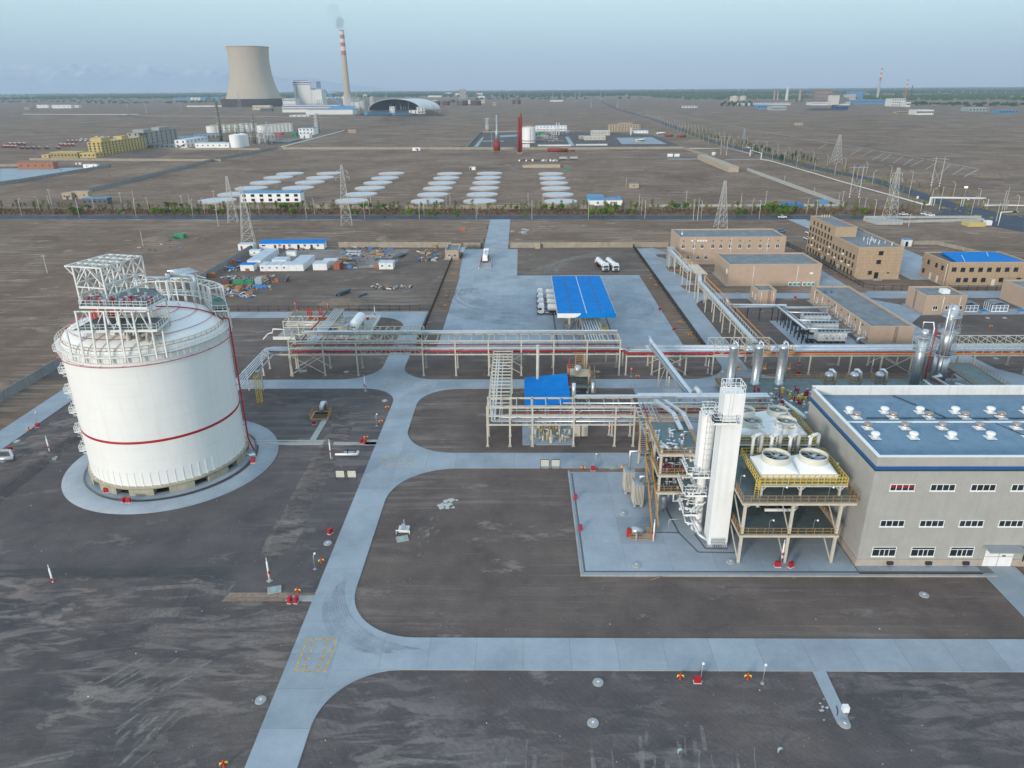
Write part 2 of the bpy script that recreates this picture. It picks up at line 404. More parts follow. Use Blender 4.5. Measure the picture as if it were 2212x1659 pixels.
# ------------------------------------------------------------------ concrete roads: slabs on a base, joints open between them
def concrete_material():
 m=bpy.data.materials.new('road_concrete');m.use_nodes=True;nt=m.node_tree;N=nt.nodes;L=nt.links
 b=N['Principled BSDF'];b.inputs['Roughness'].default_value=.78;b.inputs['Specular IOR Level'].default_value=.3
 g=N.new('ShaderNodeNewGeometry');oi=N.new('ShaderNodeObjectInfo')
 n=N.new('ShaderNodeTexNoise');n.inputs['Scale'].default_value=.12;n.inputs['Detail'].default_value=7;n.inputs['Roughness'].default_value=.68;L.new(g.outputs['Position'],n.inputs['Vector'])
 r=N.new('ShaderNodeValToRGB');L.new(n.outputs['Fac'],r.inputs['Fac']);r.color_ramp.elements[0].position=.32;r.color_ramp.elements[1].position=.7
 r.color_ramp.elements[0].color=(.27,.305,.34,1);r.color_ramp.elements[1].color=(.385,.42,.455,1)
 n2=N.new('ShaderNodeTexNoise');n2.inputs['Scale'].default_value=3.0;n2.inputs['Detail'].default_value=4;n2.inputs['Roughness'].default_value=.8;L.new(g.outputs['Position'],n2.inputs['Vector'])
 r2=N.new('ShaderNodeValToRGB');L.new(n2.outputs['Fac'],r2.inputs['Fac']);r2.color_ramp.elements[0].color=(.86,.86,.86,1);r2.color_ramp.elements[1].color=(1.1,1.1,1.1,1)
 mx=N.new('ShaderNodeMix');mx.data_type='RGBA';mx.blend_type='MULTIPLY';mx.inputs[0].default_value=1;L.new(r.outputs['Color'],mx.inputs[6]);L.new(r2.outputs['Color'],mx.inputs[7])
 ml=N.new('ShaderNodeMapRange');ml.inputs[3].default_value=.91;ml.inputs[4].default_value=1.05;L.new(oi.outputs['Random'],ml.inputs[0])
 hv=N.new('ShaderNodeHueSaturation');L.new(mx.outputs[2],hv.inputs['Color']);L.new(ml.outputs[0],hv.inputs['Value'])
 L.new(hv.outputs[0],b.inputs['Base Color'])
 bp=N.new('ShaderNodeBump');bp.inputs['Strength'].default_value=.12;bp.inputs['Distance'].default_value=.05;L.new(n2.outputs['Fac'],bp.inputs['Height']);L.new(bp.outputs[0],b.inputs['Normal'])
 return m
ROADC=concrete_material()
JOINT=mat('joint_filler',(.17,.175,.18),.9,0,.1,.5)
ASPH=mat('asphalt',(.048,.062,.088),.85,0,.2,.08,.2,4)
RT=.12
def road(name,x0,x1,y0,y1,step=6.2,along=None,base=True,lanes=1):
 along=along or ('x' if x1-x0 >y1-y0 else 'y');gp=.035
 st=struct(MB().box(x0+.02,y0+.02,-.3,x1-.02,y1-.02,RT-.012),name,JOINT)
 L=(x1-x0) if along=='x' else (y1-y0);n=max(1,round(L/step));d=L/n
 Wd=((y1-y0) if along=='x' else (x1-x0))/lanes
 me=(MB().box(-d/2+gp/2,-Wd/2+gp*.3,-.25,d/2-gp/2,Wd/2-gp*.3,RT) if along=='x' else MB().box(-Wd/2+gp*.3,-d/2+gp/2,-.25,Wd/2-gp*.3,d/2-gp/2,RT)).mesh('slab',ROADC)
 for i in range(n):
  for k in range(lanes):
   if along=='x':put('slab',me,st,(x0+d*(i+.5),y0+Wd*(k+.5),0))
   else:put('slab',me,st,(x0+Wd*(k+.5),y0+d*(i+.5),0))
 return st
def corner(parent,cx,cy,r,a0,a1,cp):
 pts=arc(cx,cy,r,a0,a1,18)
 poly=[cp]+pts
 # order counter-clockwise
 ar=sum(poly[i][0]*poly[(i+1) % len(poly)][1]-poly[(i+1) % len(poly)][0]*poly[i][1] for i in range(len(poly)))
 if ar <0:poly.reverse()
 return MB().prism(poly,-.3,RT-.001).build('corner_slab',ROADC,parent)
ra=road('plant_road',-30.9,-25,8,167.2)
rb=road('plant_road',-109.5,54,167.2,173.2)
rn=road('plant_road',-37.5,-31.5,173.2,228)
rf=road('plant_road',-101,-31.5,228,234.5)
rd=road('plant_road',-25,28,126.2,132.6)
re=road('plant_road',-25,82,72.5,78.4)
rg=road('plant_road',54,60.4,167.2,336)
rh=road('plant_road',60.4,185,249.5,256.5)
rc=road('plant_road',-115.8,-109.5,60,178)
corner(re,-15.6,63.1,9.4,180,90,(-25,72.5));corner(re,-14.6,88.8,10.4,180,270,(-25,78.4))
corner(rd,-12.5,113.7,12.5,180,90,(-25,126.2));corner(rd,-14,143.6,11,180,270,(-25,132.6))
corner(rb,-15,157.2,10,180,90,(-25,167.2));corner(rb,-39.4,158.7,8.5,0,90,(-30.9,167.2))
corner(rn,-22.2,182.5,9.3,180,270,(-31.5,173.2));corner(rn,-47.5,183.2,10,0,-90,(-37.5,173.2))
corner(rf,-47.5,218,10,0,90,(-37.5,228));corner(rg,43.5,183.7,10.5,0,-90,(54,173.2))
corner(rh,70,239.9,9.6,180,90,(60.4,249.5));corner(rh,69,265.1,8.6,180,270,(60.4,256.5));corner(rb,70,182.6,9.4,180,270,(60.4,173.2))
# widened turn-outs beside the laboratory
for y0,y1 in ((323,336),(299,316),(268,289)):
 sheet('paved_bay',[(60.4,y0),(66.0,y0+.6),(66.0,y0+3),(62.5,y1),(60.4,y1+2)],.05,ROADC)
# east side: roads round the process area
east=struct(MB().prism([(60.4,167.2),(112,167.2),(128,158),(150,154),(150,160),(134,170),(126,180),(123.6,196),(123.6,220),(131,229),(131,240),(124,247),(123,249.5),(115.4,249.5),(115.4,190),(112,173.2),(60.4,173.2)],-.3,RT-.002),'plant_road',ROADC)
road('plant_road',112.5,122.5,256.5,300,lanes=2)
yard=road('paved_lot',151,176,276,333,6,lanes=4)
road('paved_lot',126,186,256.5,258.4)
sheet('access_ramp',[at('a',505,203),at('a',690,282),at('a',660,300),at('a',735,300),at('a',715,240),at('a',635,203)],.06,ROADC)
# the loading yard
apron=MB()
apron=struct(MB().box(-24.5,196,-.3,47.2,284.4,RT-.012),'loading_yard',JOINT)
me=MB().box(-2.98,-2.93,-.25,2.98,2.93,RT).mesh('slab',ROADC);me.name='slab'
nx,ny=12,15
dx,dy=71.7/nx,88.4/ny
me=MB().box(-dx/2+.015,-dy/2+.015,-.25,dx/2-.015,dy/2-.015,RT).mesh('slab',ROADC)
for i in range(nx):
 for j in range(ny):put('slab',me,apron,(-24.5+dx*(i+.5),196+dy*(j+.5),0))
struct(MB().prism([(-26.6,335.2),(-24.9,284.6),(-1.6,284.6),(-1.6,335.2)],-.3,RT),'loading_yard',ROADC)
road('entrance_road',-17.5,-6.1,335.3,417.5,6,lanes=2)
# the tank's ring pavement and basin
rp=MB().lathe(-70.6,129.6,[(20.2,-.2),(20.2,.10),(16.2,.14)],72,cap=False);rp.lathe(-71.5,130.4,[(16.3,.09),(14.0,.09)],64,cap=False)
struct(rp,'tank_pavement',ROADC)
struct(MB().lathe(-71.2,130.1,[(16.25,.145),(16.25,.149),(15.9,.149)],64,cap=False),'drain_channel',mat('drain_grating',(.12,.12,.125),.8,0,.2,3))
# earth bank round the basin
def bank(name,pts,h=1.0,w=5.5):
 a=MB();n=len(pts);prof=[(-w*1.6,-.05),(-w*.8,h*.45),(0,h),(w*.12,h*.93),(w*.5,-.05)];rows=[]
 for i,p in enumerate(pts):
  p=Vector((p[0],p[1],0));d=(Vector((*pts[min(n-1,i+1)],0))-Vector((*pts[max(0,i-1)],0))).normalized();nn=Vector((-d.y,d.x,0))
  e_=min(1,i/5,(n-1-i)/5);rows.append([p+nn*(o*(.4+.6*e_)+random.uniform(-.18,.18))+Vector((0,0,-.05 if e_==0 else z*e_*(1+random.uniform(-.08,.08)))) for o,z in prof])
 for i in range(n-1):
  for k in range(4):a.face(rows[i][k],rows[i+1][k],rows[i+1][k+1],rows[i][k+1])
 a.sm=[True]*len(a.f);return struct(a,name,SCRA)
def line(p,q,n):return [(p[0]+(q[0]-p[0])*i/n,p[1]+(q[1]-p[1])*i/n) for i in range(n+1)]
bank('earth_bank',line((-126,89.4),(-43.5,89.6),70),1.25,5.5)
bank('earth_bank',line((-98.5,160),(-98.5,92),60),.8,6)
bank('earth_bank',line((-41.5,95),(-41.5,160),60),.22,3)
bank('earth_bank',line((-96,162.5),(-44,162.5),40),.5,4)
# process pads
road('process_pad',9.4,52.2,92.4,124.6,7,along='x',lanes=4)
struct(MB().box(9.1,92.0,-.2,73,92.4,.22).box(9.1,92.4,-.2,9.4,124.9,.22),'pad_kerb',CONC)
struct(MB().box(9.7,92.9,RT,73,93.25,RT+.006).box(9.7,93.2,RT,10.0,124,RT+.006),'drain_channel',MATS['drain_grating'])
dr=MB()
for q in (line((20.5,103.9),(26.6,103.7),1),line((26.6,103.7),(28.6,98.2),1),line((28.6,98.2),(35.5,98.0),1),line((26.6,103.7),(25.2,118),1),line((29.2,103.4),(30.0,99.2),1),line((30.0,99.2),(33.6,99.1),1)):
 dr.bar((*q[0],RT+.004),(*q[1],RT+.004),.32,.012)
struct(dr,'drain_channel',MATS['drain_grating'])
road('hall_pavement',52.4,73,93.3,94.7,5)
road('door_ramp',71.2,77.2,78.5,94.6,6)
road('rack_pad',0.2,11.3,136.2,150,5,lanes=2)
road('process_pad',28,112,136,167,7,along='x',lanes=4)
road('cooler_pad',79.6,98.5,199.8,223,6,lanes=3)
road('shed_pad',131,168.5,229.5,235.5,6)
for x0,y0,x1,y1 in ((-33.4,136.2,-30.9,138.6),(-34.8,86.0,-30.9,87.2),(-58.5,136.3,-30.9,137.5),(-62,137.9,-42,138.5),(-45.5,138.4,-44.2,150.5)):
 struct(MB().box(x0,y0,-.1,x1,y1,RT+.02),'footpath',CONC)
p0,p1=at('U',1320,545),at('U',1440,770)
struct(MB().prism([(p0.x-.6,72.5),(p1.x-.9,p1.y),(p1.x+.6,p1.y),(p0.x+1.1,72.5)],-.1,.1),'footpath',ROADC)
# weighbridge ramps and yard paint
PAINTY=mat('road_paint_yellow',(.50,.33,.10),.8,0,.45,2.5)
pm=MB();z=RT+.005
def frame(x0,y0,x1,y1,w=.22):
 pm.sheet([(x0,y0),(x1,y0),(x1,y0+w),(x0,y0+w)],z);pm.sheet([(x0,y1-w),(x1,y1-w),(x1,y1),(x0,y1)],z)
 pm.sheet([(x0,y0+w),(x0+w,y0+w),(x0+w,y1-w),(x0,y1-w)],z);pm.sheet([(x1-w,y0+w),(x1,y0+w),(x1,y1-w),(x1-w,y1-w)],z)
a0,a1=at('T',380,998),at('T',632,765)
frame(a0.x,a0.y,a0.x+4.2,a1.y)
# the two columns of worn painted characters inside the box, each drawn as a few strokes
for i in range(4):
 for k in range(2):
  cx,cy=a0.x+1.15+k*1.9,a0.y+.95+i*(a1.y-a0.y-1.6)/3.2
  for dxx,dyy,ww,hh in ((-.36,.22,.72,.11),(-.36,-.02,.72,.1),(-.36,-.3,.72,.1),(-.06,-.36,.12,.78),(-.34+.1*k,-.26,.1,.5),(.24,-.2+.05*i,.1,.42)):
   if random.random()<.85:pm.sheet([(cx+dxx,cy+dyy),(cx+dxx+ww,cy+dyy),(cx+dxx+ww,cy+dyy+hh),(cx+dxx,cy+dyy+hh)],z+.0005*(1+int(random.random()*8)))
b0,b1=at('X',823,1005),at('X',893,989)
frame(b0.x,b0.y,b1.x,b1.y,.18);
c0,c1=at('M',1320,698),at('M',1520,657);frame(c0.x,c0.y,c1.x,c1.y,.18)
for q0,q1 in ((b0,b1),(c0,c1)):
 for i in range(4):
  cx=q0.x+(q1.x-q0.x)*(i+.5)/4;cy=(q0.y+q1.y)/2
  for dxx,dyy,ww,hh in ((-.3,.15,.6,.1),(-.05,-.4,.12,.8),(-.3,-.3,.6,.1)):pm.sheet([(cx+dxx,cy+dyy),(cx+dxx+ww,cy+dyy),(cx+dxx+ww,cy+dyy+hh),(cx+dxx,cy+dyy+hh)],z+.001*i+.001)
o=struct(pm,'road_paint',PAINTY)
# tyre marks worn into the concrete
def marks_material():
 m=bpy.data.materials.new('tyre_rubber_marks');m.use_nodes=True;nt=m.node_tree;N=nt.nodes;L=nt.links
 b=N['Principled BSDF'];b.inputs['Base Color'].default_value=(.10,.11,.125,1);b.inputs['Roughness'].default_value=.85
 g=N.new('ShaderNodeNewGeometry');n=N.new('ShaderNodeTexNoise');n.inputs['Scale'].default_value=.35;n.inputs['Detail'].default_value=6;n.inputs['Roughness'].default_value=.75;L.new(g.outputs['Position'],n.inputs['Vector'])
 r=N.new('ShaderNodeMapRange');r.inputs[1].default_value=.35;r.inputs[2].default_value=.75;r.inputs[3].default_value=0;r.inputs[4].default_value=.30;L.new(n.outputs['Fac'],r.inputs[0]);L.new(r.outputs[0],b.inputs['Alpha'])
 return m
TYREM=marks_material()
DUSTM=TYREM.copy();DUSTM.name='pale_dust_tracks';DUSTM.node_tree.nodes['Map Range'].inputs[4].default_value=.5;DUSTM.node_tree.nodes['Principled BSDF'].inputs['Base Color'].default_value=(.42,.38,.33,1)
tm=MB();lift=[RT+.004]
def ribbon(mb,pts,w):
 lift[0]+=.00025;zz=lift[0]
 for i in range(len(pts)-1):
  p,q=Vector(pts[i]),Vector(pts[i+1]);d=(q-p).normalized();nn=Vector((-d.y,d.x))*w/2
  mb.face((*(p-nn),zz),(*(q-nn),zz),(*(q+nn),zz),(*(p+nn),zz))
for k in range(11):        # the turn from the long road into the cross road
 r_=11+k*.38+random.uniform(-.15,.15);ribbon(tm,arc(-29.0+k*.2+r_,75.2+k*.1+r_,r_,172+random.uniform(0,14),258+random.uniform(0,12),16),random.uniform(.15,.3))
for k in range(26):        # lorries swing round the yard between weighbridge and canopy
 r_=13+k*.9+random.uniform(-.3,.3);cx=-3+k*.3;cy=262-k*.35
 ribbon(tm,arc(cx,cy,r_,165,268+random.uniform(-8,4),20),random.uniform(.4,.9))
for k in range(22):ribbon(tm,arc(29+k*.1,243-k*.3,5+k*.62+random.uniform(-.3,.3),95,-75,16),random.uniform(.25,.45))
for k in range(10):ribbon(tm,arc(-14,157,12.0+k*.4,176,98,12),.2)
o=struct(tm,'tyre_marks',TYREM);o['kind']='stuff'
td=MB();lift[0]=.01
for k in range(22):        # pale wheel tracks in the lorry park
 a=at('K',780+random.uniform(-20,330),405+random.uniform(0,22));b=at('K',900+random.uniform(0,250),320+random.uniform(-15,15));c=at('K',1230+random.uniform(-30,40),262+random.uniform(-6,14));d=at('K',1500+random.uniform(-60,100),240+random.uniform(-4,50))
 pts=[]
 for i in range(17):
  t=i/16;u=1-t;q=a*u**3+b*3*u*u*t+c*3*u*t*t+d*t**3;pts.append((q.x,q.y))
 ribbon(td,pts,random.uniform(.3,.6))
for cx,cy,w_,h_,an in ((-75,62,20,9,.25),(-60,55,16,7,.3),(-48,70,10,8,.9),(-44,62,7,7,1.2),(-12,58,14,6,.1),(8,54,14,8,1.5),(-100,72,14,7,.2),(20,58,10,6,1.4),(-16,104,2.5,8,1.2),(-65,48,20,6,.3)):
 for k in range(26):    # dusty scrape lines left by the grader
  l=random.uniform(.15,.5)*w_;px_,py_=cx+random.gauss(0,w_*.35),cy+random.gauss(0,h_*.35);a_=an+random.gauss(0,.05)
  n_=4;ribbon(td,[(px_+math.cos(a_)*l*(i/n_-.5),py_+math.sin(a_)*l*(i/n_-.5)+.15*math.sin(i)) for i in range(n_+1)],random.uniform(.12,.5))
o=struct(td,'dust_tracks',DUSTM);o['kind']='stuff'
# ------------------------------------------------------------------ public roads
def strip(name,pts,w,z,m):
 a=MB()
 L_,R_=[],[]
 for i,p in enumerate(pts):
  p=Vector((p[0],p[1]));d=(Vector((pts[min(len(pts)-1,i+1)][0],pts[min(len(pts)-1,i+1)][1]))-Vector((pts[max(0,i-1)][0],pts[max(0,i-1)][1]))).normalized();nn=Vector((-d.y,d.x))*w/2
  L_.append(p+nn);R_.append(p-nn)
 for i in range(len(pts)-1):a.face((*R_[i],z),(*R_[i+1],z),(*L_[i+1],z),(*L_[i],z))
 return struct(a,name,m)
FAR0,FAR1=(-900,452),(330,419)
def far_y(x):return 425+(x+7)*-.0305 if x <0 else 425-(x+7)*.027
strip('highway',[(-1200,far_y(-1200)),(-320,far_y(-320)),(-7,far_y(-7)),(150,far_y(150)),(300,far_y(300)),(800,far_y(800))],13,.02,ASPH)
J0=at('G',2000,560)
hw=[at('G',2150,600),at('G',1700,500),at('G',1150,318),at('G',700,225),at('G',330,125),at('G',0,45)]+[at('F',1050,225),at('F',760,120),at('F',500,45),at('B',1900,655),at('B',1660,605)]
strip('highway',hw,14,.024,ASPH)
struct(MB().sheet([at('G',1560,520),at('G',1640,540),at('G',1560,560),at('G',1600,580),at('G',2212,690),at('G',2212,600),at('G',1900,515)],.028),'highway_junction',ASPH)
pe=MB()
for x in range(-600,640,9):pe.sheet([(x,far_y(x)-.08),(x+5,far_y(x+5)-.08),(x+5,far_y(x+5)+.08),(x,far_y(x)+.08)],.03)
struct(pe,'road_markings',mat('road_paint_white',(.6,.6,.58),.8,0,.3,.5))
# brown ground strip with dry growth beside the highway
VERGE=ground_material('verge_earth',(0.127,0.082,0.052),(0.200,0.130,0.082),(0.253,0.183,0.124),big=.04,rake=0)
sheet('verge',[(-900,far_y(-900)+8),(-7,far_y(-7)+8),(233,far_y(233)+8),(233,far_y(233)+26),(-7,far_y(-7)+26),(-900,far_y(-900)+26)],.012,VERGE)
# ------------------------------------------------------------------ far mountains, and the air in front of them
def mountains():
 a=MB();rnd=random.Random(3);import mathutils
 nx,ny=260,12;rows=[]
 for j in range(ny+1):
  row=[]
  for i in range(nx+1):
   x=-16500+i*(14500/nx);t=j/ny;y=15200+t*1500
   env=max(0,min(1,(-x-2400)/3500))*(.72+.28*min(1,max(0,(-x-5000)/4500)))
   n=mathutils.noise.multi_fractal(Vector((x*.0011,y*.0011,1.7)),.85,2.1,6)
   ridge=1-abs(mathutils.noise.noise(Vector((x*.0021,y*.0021,5.1))))
   h=560*env*(t**.8)*(.62+.20*n+.24*ridge)
   row.append((x,y,h-3 if j==0 else h))
  rows.append(row)
 for j in range(ny):
  for i in range(nx):a.face(rows[j][i],rows[j][i+1],rows[j+1][i+1],rows[j+1][i])
 a.face(*[rows[ny][i] for i in range(nx,-1,-1)],(-16500,16750,-3),(-2000,16750,-3)) if False else None
 a.sm=[True]*len(a.f)
 m=bpy.data.materials.new('hazed_snowy_rock');m.use_nodes=True;nt=m.node_tree;N=nt.nodes;L=nt.links
 b=N['Principled BSDF'];b.inputs['Roughness'].default_value=.9
 g=N.new('ShaderNodeNewGeometry');sp=N.new('ShaderNodeSeparateXYZ');L.new(g.outputs['Position'],sp.inputs[0])
 n=N.new('ShaderNodeTexNoise');n.inputs['Scale'].default_value=.004;n.inputs['Detail'].default_value=8;L.new(g.outputs['Position'],n.inputs['Vector'])
 ma=N.new('ShaderNodeMath');ma.operation='MULTIPLY_ADD';L.new(n.outputs['Fac'],ma.inputs[0]);ma.inputs[1].default_value=420;L.new(sp.outputs['Z'],ma.inputs[2])
 r=N.new('ShaderNodeMapRange');r.inputs[1].default_value=520;r.inputs[2].default_value=640;L.new(ma.outputs[0],r.inputs[0])
 mx=N.new('ShaderNodeMix');mx.data_type='RGBA';L.new(r.outputs[0],mx.inputs[0]);mx.inputs[6].default_value=(.38,.43,.52,1);mx.inputs[7].default_value=(.46,.49,.56,1);L.new(mx.outputs[2],b.inputs['Base Color'])  # rock and snow both tinted towards the sky: distance haze put into their colour
 struct(a,'mountains',m)
mountains()
hz=MB().box(-17400,-130,-4,17400,17600,760)
hm=bpy.data.materials.new('haze');hm.use_nodes=True;N=hm.node_tree.nodes;L=hm.node_tree.links
N.remove(N['Principled BSDF']);pv=N.new('ShaderNodeVolumePrincipled');pv.inputs['Density'].default_value=HAZE_DENSITY;pv.inputs['Color'].default_value=(*HAZE_COLOR,1);pv.inputs['Anisotropy'].default_value=.0
L.new(pv.outputs[0],N['Material Output'].inputs['Volume'])
o=hz.build('haze',hm);o['kind']='stuff'
# ------------------------------------------------------------------ the big white storage tank
TX,TY=-71.5,130.4
def pol(r,deg,z):return (TX+r*math.cos(R(deg)),TY+r*math.sin(R(deg)),z)
tank=thing('storage_tank','huge white domed gas storage tank with red band and rooftop steelwork','storage tank',(TX,TY,0))
a=MB().lathe(TX,TY,[(14.7,1.35),(14.95,1.4),(14.95,1.85),(12,1.85)],96,cap=False)
NOP=13
for k in range(NOP):
 c=-100.5+k*360/NOP;h0=5.2;w0,w1=c+h0,c+360/NOP-h0
 n=8
 for i in range(n):
  t0,t1=w0+(w1-w0)*i/n,w0+(w1-w0)*(i+1)/n
  a.face(pol(14.9,t0,.1),pol(14.9,t1,.1),pol(14.9,t1,1.38),pol(14.9,t0,1.38))
 for t in (w0,w1):a.face(pol(14.9,t,.1),pol(14.9,t,1.38),pol(12.2,t,1.38),pol(12.2,t,.1))
plinth=a.build('plinth',CONCT,tank)
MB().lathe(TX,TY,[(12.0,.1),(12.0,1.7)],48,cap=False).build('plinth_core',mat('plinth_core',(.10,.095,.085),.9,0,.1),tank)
MB().lathe(TX,TY,[(14.4,1.86),(14.4,27.36)],128,cap=False).build('shell',TANKW,tank)
for k in range(1,10):MB().lathe(TX,TY,[(14.403,1.9+k*2.55),(14.412,1.92+k*2.55),(14.412,2.0+k*2.55),(14.403,2.02+k*2.55)],96,cap=False).build('weld_seam',mat('seam_white',(.735,.725,.695),.6,0,.05,.3),tank)
st=MB().box(14.38,-.09,1.86,14.62,.09,2.0).box(14.38,-.06,2.0,14.47,.06,4.6).box(14.38,-.16,4.45,14.45,.16,4.75).mesh('anchor_strap',WHITE)
for k in range(64):
 an=360/64*k;o=put('anchor_strap',st,tank,(TX,TY,0),R(an))
MB().lathe(TX,TY,[(14.43,10.55),(14.46,10.6),(14.46,11.0),(14.43,11.05)],128,cap=False).build('red_band',REDP,tank)
# roof: rim gutter, dome, walkway
MB().lathe(TX,TY,[(14.4,27.2),(15.0,27.25),(15.02,27.45),(14.3,27.5)],96,cap=False).build('walkway',STEELW,tank)
dome=[(14.35,27.4)]+[(14.2*math.cos(t*math.pi/2/12*.98)*1.0,27.5+4.3*math.sin(t*math.pi/2/12)) for t in range(13)]
MB().lathe(TX,TY,dome,96,cap=False).build('dome_roof',TANKW,tank)
def ring(r,z,d0=0,d1=360,n=72):return [pol(r,d0+(d1-d0)*i/n,z) for i in range(n+1)]
a=MB()
for k in range(80):
 t=360/80*k;a.bar(pol(14.95,t,26.2),pol(14.95,t,28.5),.07)
for z in (28.5,27.95,26.25):a.poly(ring(14.95,z,n=96),.07)
a.build('outer_rail',STEELW,tank)
MB().rail(ring(14.0,27.7,n=64)[:-1],1.15,1.2,.06,close=True).build('inner_rail',ORANGE,tank)
a=MB().tube(ring(15.15,25.7,-205,12,60),.07,6);a.tube([pol(15.15,12,25.7),pol(15.2,12,26.8)],.08,6)
for k in range(14):a.bar(pol(14.4,-200+k*15,25.7),pol(15.15,-200+k*15,25.7),.05)
a.build('spray_ring',REDP,tank)
ri=MB().tube([pol(14.2,14,29.0),pol(15.1,14,28.7),pol(15.1,14,3.0),pol(15.4,14,1.6),pol(16.0,12,.2)],.16,8)
for z in range(3,28,3):ri.bar(pol(14.4,14,z),pol(15.1,14,z),.07)
ri.build('riser_pipe',REDP,tank)
a=MB()
def dz(r):return 27.55+4.3*math.sqrt(max(0,1-(r/14.2)**2))
for r_ in (12.4,9.6,6.6,3.6):a.tube(ring(r_,dz(r_)+.25,-150,45,40),.05,5)
a.tube([pol(x,15,dz(x)+.3) for x in (14,12,10,8,6,4,2.5)],.13,6);a.tube([pol(x,190,dz(x)+.3) for x in (14,12,10,8)],.10,6)
a.build('roof_spray_pipe',REDP,tank)
a=MB()
for r_ in (14.0,):a.ladder(pol(13.8,-52,28.6),pol(7.5,-62,32.3),.9,(.8,.55,0),.35)
a.rail([pol(13.8,-50,28.6),pol(7.5,-59,32.3)],1.0,1.5);a.rail([pol(13.8,-54,28.6),pol(7.5,-66,32.3)],1.0,1.5)
b_=MB().ladder(pol(13.9,-112,28.3),pol(10,-118,32.0),.8,(.8,-.3,0),.35);b_.build('roof_stair',GALV,tank)
a.build('roof_stair',GALV,tank)
# low platform
def slab(mb,pts,z,t=.25):return mb.prism(pts,z-t,z)
LOW=[(-76.6,116.4),(-62.2,116.9),(-63.2,124.2),(-76.4,124.4)]
MB().prism(LOW,31.75,32.0).build('platform',TEAL,tank)
a=MB();a.rail([(*p,32.0) for p in LOW],1.1,1.2,.06,close=True);a.poly([(*p,31.85) for p in LOW]+[(*LOW[0],31.85)],.28);a.build('platform_rail',STEELW,tank)
for i,x in enumerate((-78.0,-75.4,-73.0,-70.6,-68.2,-65.8,-63.6,-62.3)):
 dxy=math.sqrt(max(0,14.95**2-(x-TX)**2));y=TY-dxy
 MB().bar((x,y,26.4),(x+.1,max(y,116.6),35.4 if 0<i <7 else 32),.26).build('column',STEELW,tank)
for x in (-76,-72.8,-69.6,-66.4,-63.4):MB().bar((x,124.2,dz(math.hypot(x-TX,124.2-TY))),(x,124.2,35.4),.22).build('column',STEELW,tank)
MID=[(-76.0,119.2),(-63.9,118.4),(-63.6,124.6),(-69.0,131.5),(-76.8,132.6),(-77.6,123.0)]
MB().prism(MID,35.25,35.5).build('platform',TEAL,tank)
a=MB();a.rail([(*p,35.5) for p in MID],1.1,1.2,.06,close=True);a.poly([(*p,35.35) for p in MID]+[(*MID[0],35.35)],.3);a.build('platform_rail',STEELW,tank)
a=MB()
for x0,x1 in ((-76,-72.8),(-72.8,-69.6),(-69.6,-66.4),(-66.4,-63.6)):a.bar((x0,117.0,32.2),((x0+x1)/2,117.6,35.2),.15);a.bar((x1,117.0,32.2),((x0+x1)/2,117.6,35.2),.15);a.bar((x0,117.3,35.2),(x1,117.3,35.2),.2)
a.build('brace',STEELW,tank)
# the tall trussed crane frame
FL,FA,FB,FD=Vector((-78.2,123.2,0)),Vector((-72.4,121.7,0)),Vector((-69.9,131.2,0)),Vector((-75.6,132.7,0))
ZB,ZT=34.6,41.6
fr=MB();NB=4
def V3(p,z):return Vector((p.x,p.y,z))
for s0,s1 in ((FL,FD),(FA,FB)):
 for i in range(NB+1):fr.bar(V3(s0.lerp(s1,i/NB),ZB-(1.5 if i else 0)),V3(s0.lerp(s1,i/NB),ZT),.24)
 for z in (ZT,38.6,36.6):fr.bar(V3(s0,z),V3(s1,z),.22)
 for i in range(NB):
  p,q=s0.lerp(s1,i/NB),s0.lerp(s1,(i+1)/NB)
  fr.bar(V3(p,38.6),V3(q,ZT),.16);fr.bar(V3(q,38.6),V3(p,ZT),.16);fr.bar(V3(p,36.0),V3(q,38.6),.15);fr.bar(V3(q,36.0),V3(p,38.6),.15)
for i in range(NB+1):
 p,q=FL.lerp(FD,i/NB),FA.lerp(FB,i/NB);fr.bar(V3(p,ZT),V3(q,ZT),.22)
 if i in (0,NB):fr.bar(V3(p,38.0),V3(q,38.0),.2);fr.bar(V3(p,38.2),V3((p+q)/2,ZT),.16);fr.bar(V3(q,38.2),V3((p+q)/2,ZT),.16)
ov=(FL-FA).normalized()*1.6
for i in range(NB+1):
 p=FL.lerp(FD,i/NB);fr.bar(V3(p,ZT),V3(p+ov,ZT),.2);fr.bar(V3(p,ZT-1.6),V3(p+ov,ZT),.15)
fr.bar(V3(FL+ov,ZT),V3(FD+ov,ZT),.22)
for k in range(5):fr.bar(V3(FL.lerp(FA,k/4),ZT+.1),V3(FD.lerp(FB,k/4),ZT+.1),.12)
fr.build('crane_frame',STEELW,tank)
# red wind screen on the dome
a=MB();sp=[(-77.8,124.6),(-76.0,124.9),(-74.2,125.8),(-73.0,127.4)]
for i in range(3):a.prism([sp[i],sp[i+1],(sp[i+1][0],sp[i+1][1]+.12),(sp[i][0],sp[i][1]+.12)],dz(10)-.8,dz(10)+3.0)
a.prism([(-77.8,124.8),(-73.0,127.5),(-73.5,130),(-77.9,129.6)],dz(9)+2.8,dz(9)+3.0)
a.build('wind_screen',REDP,tank)
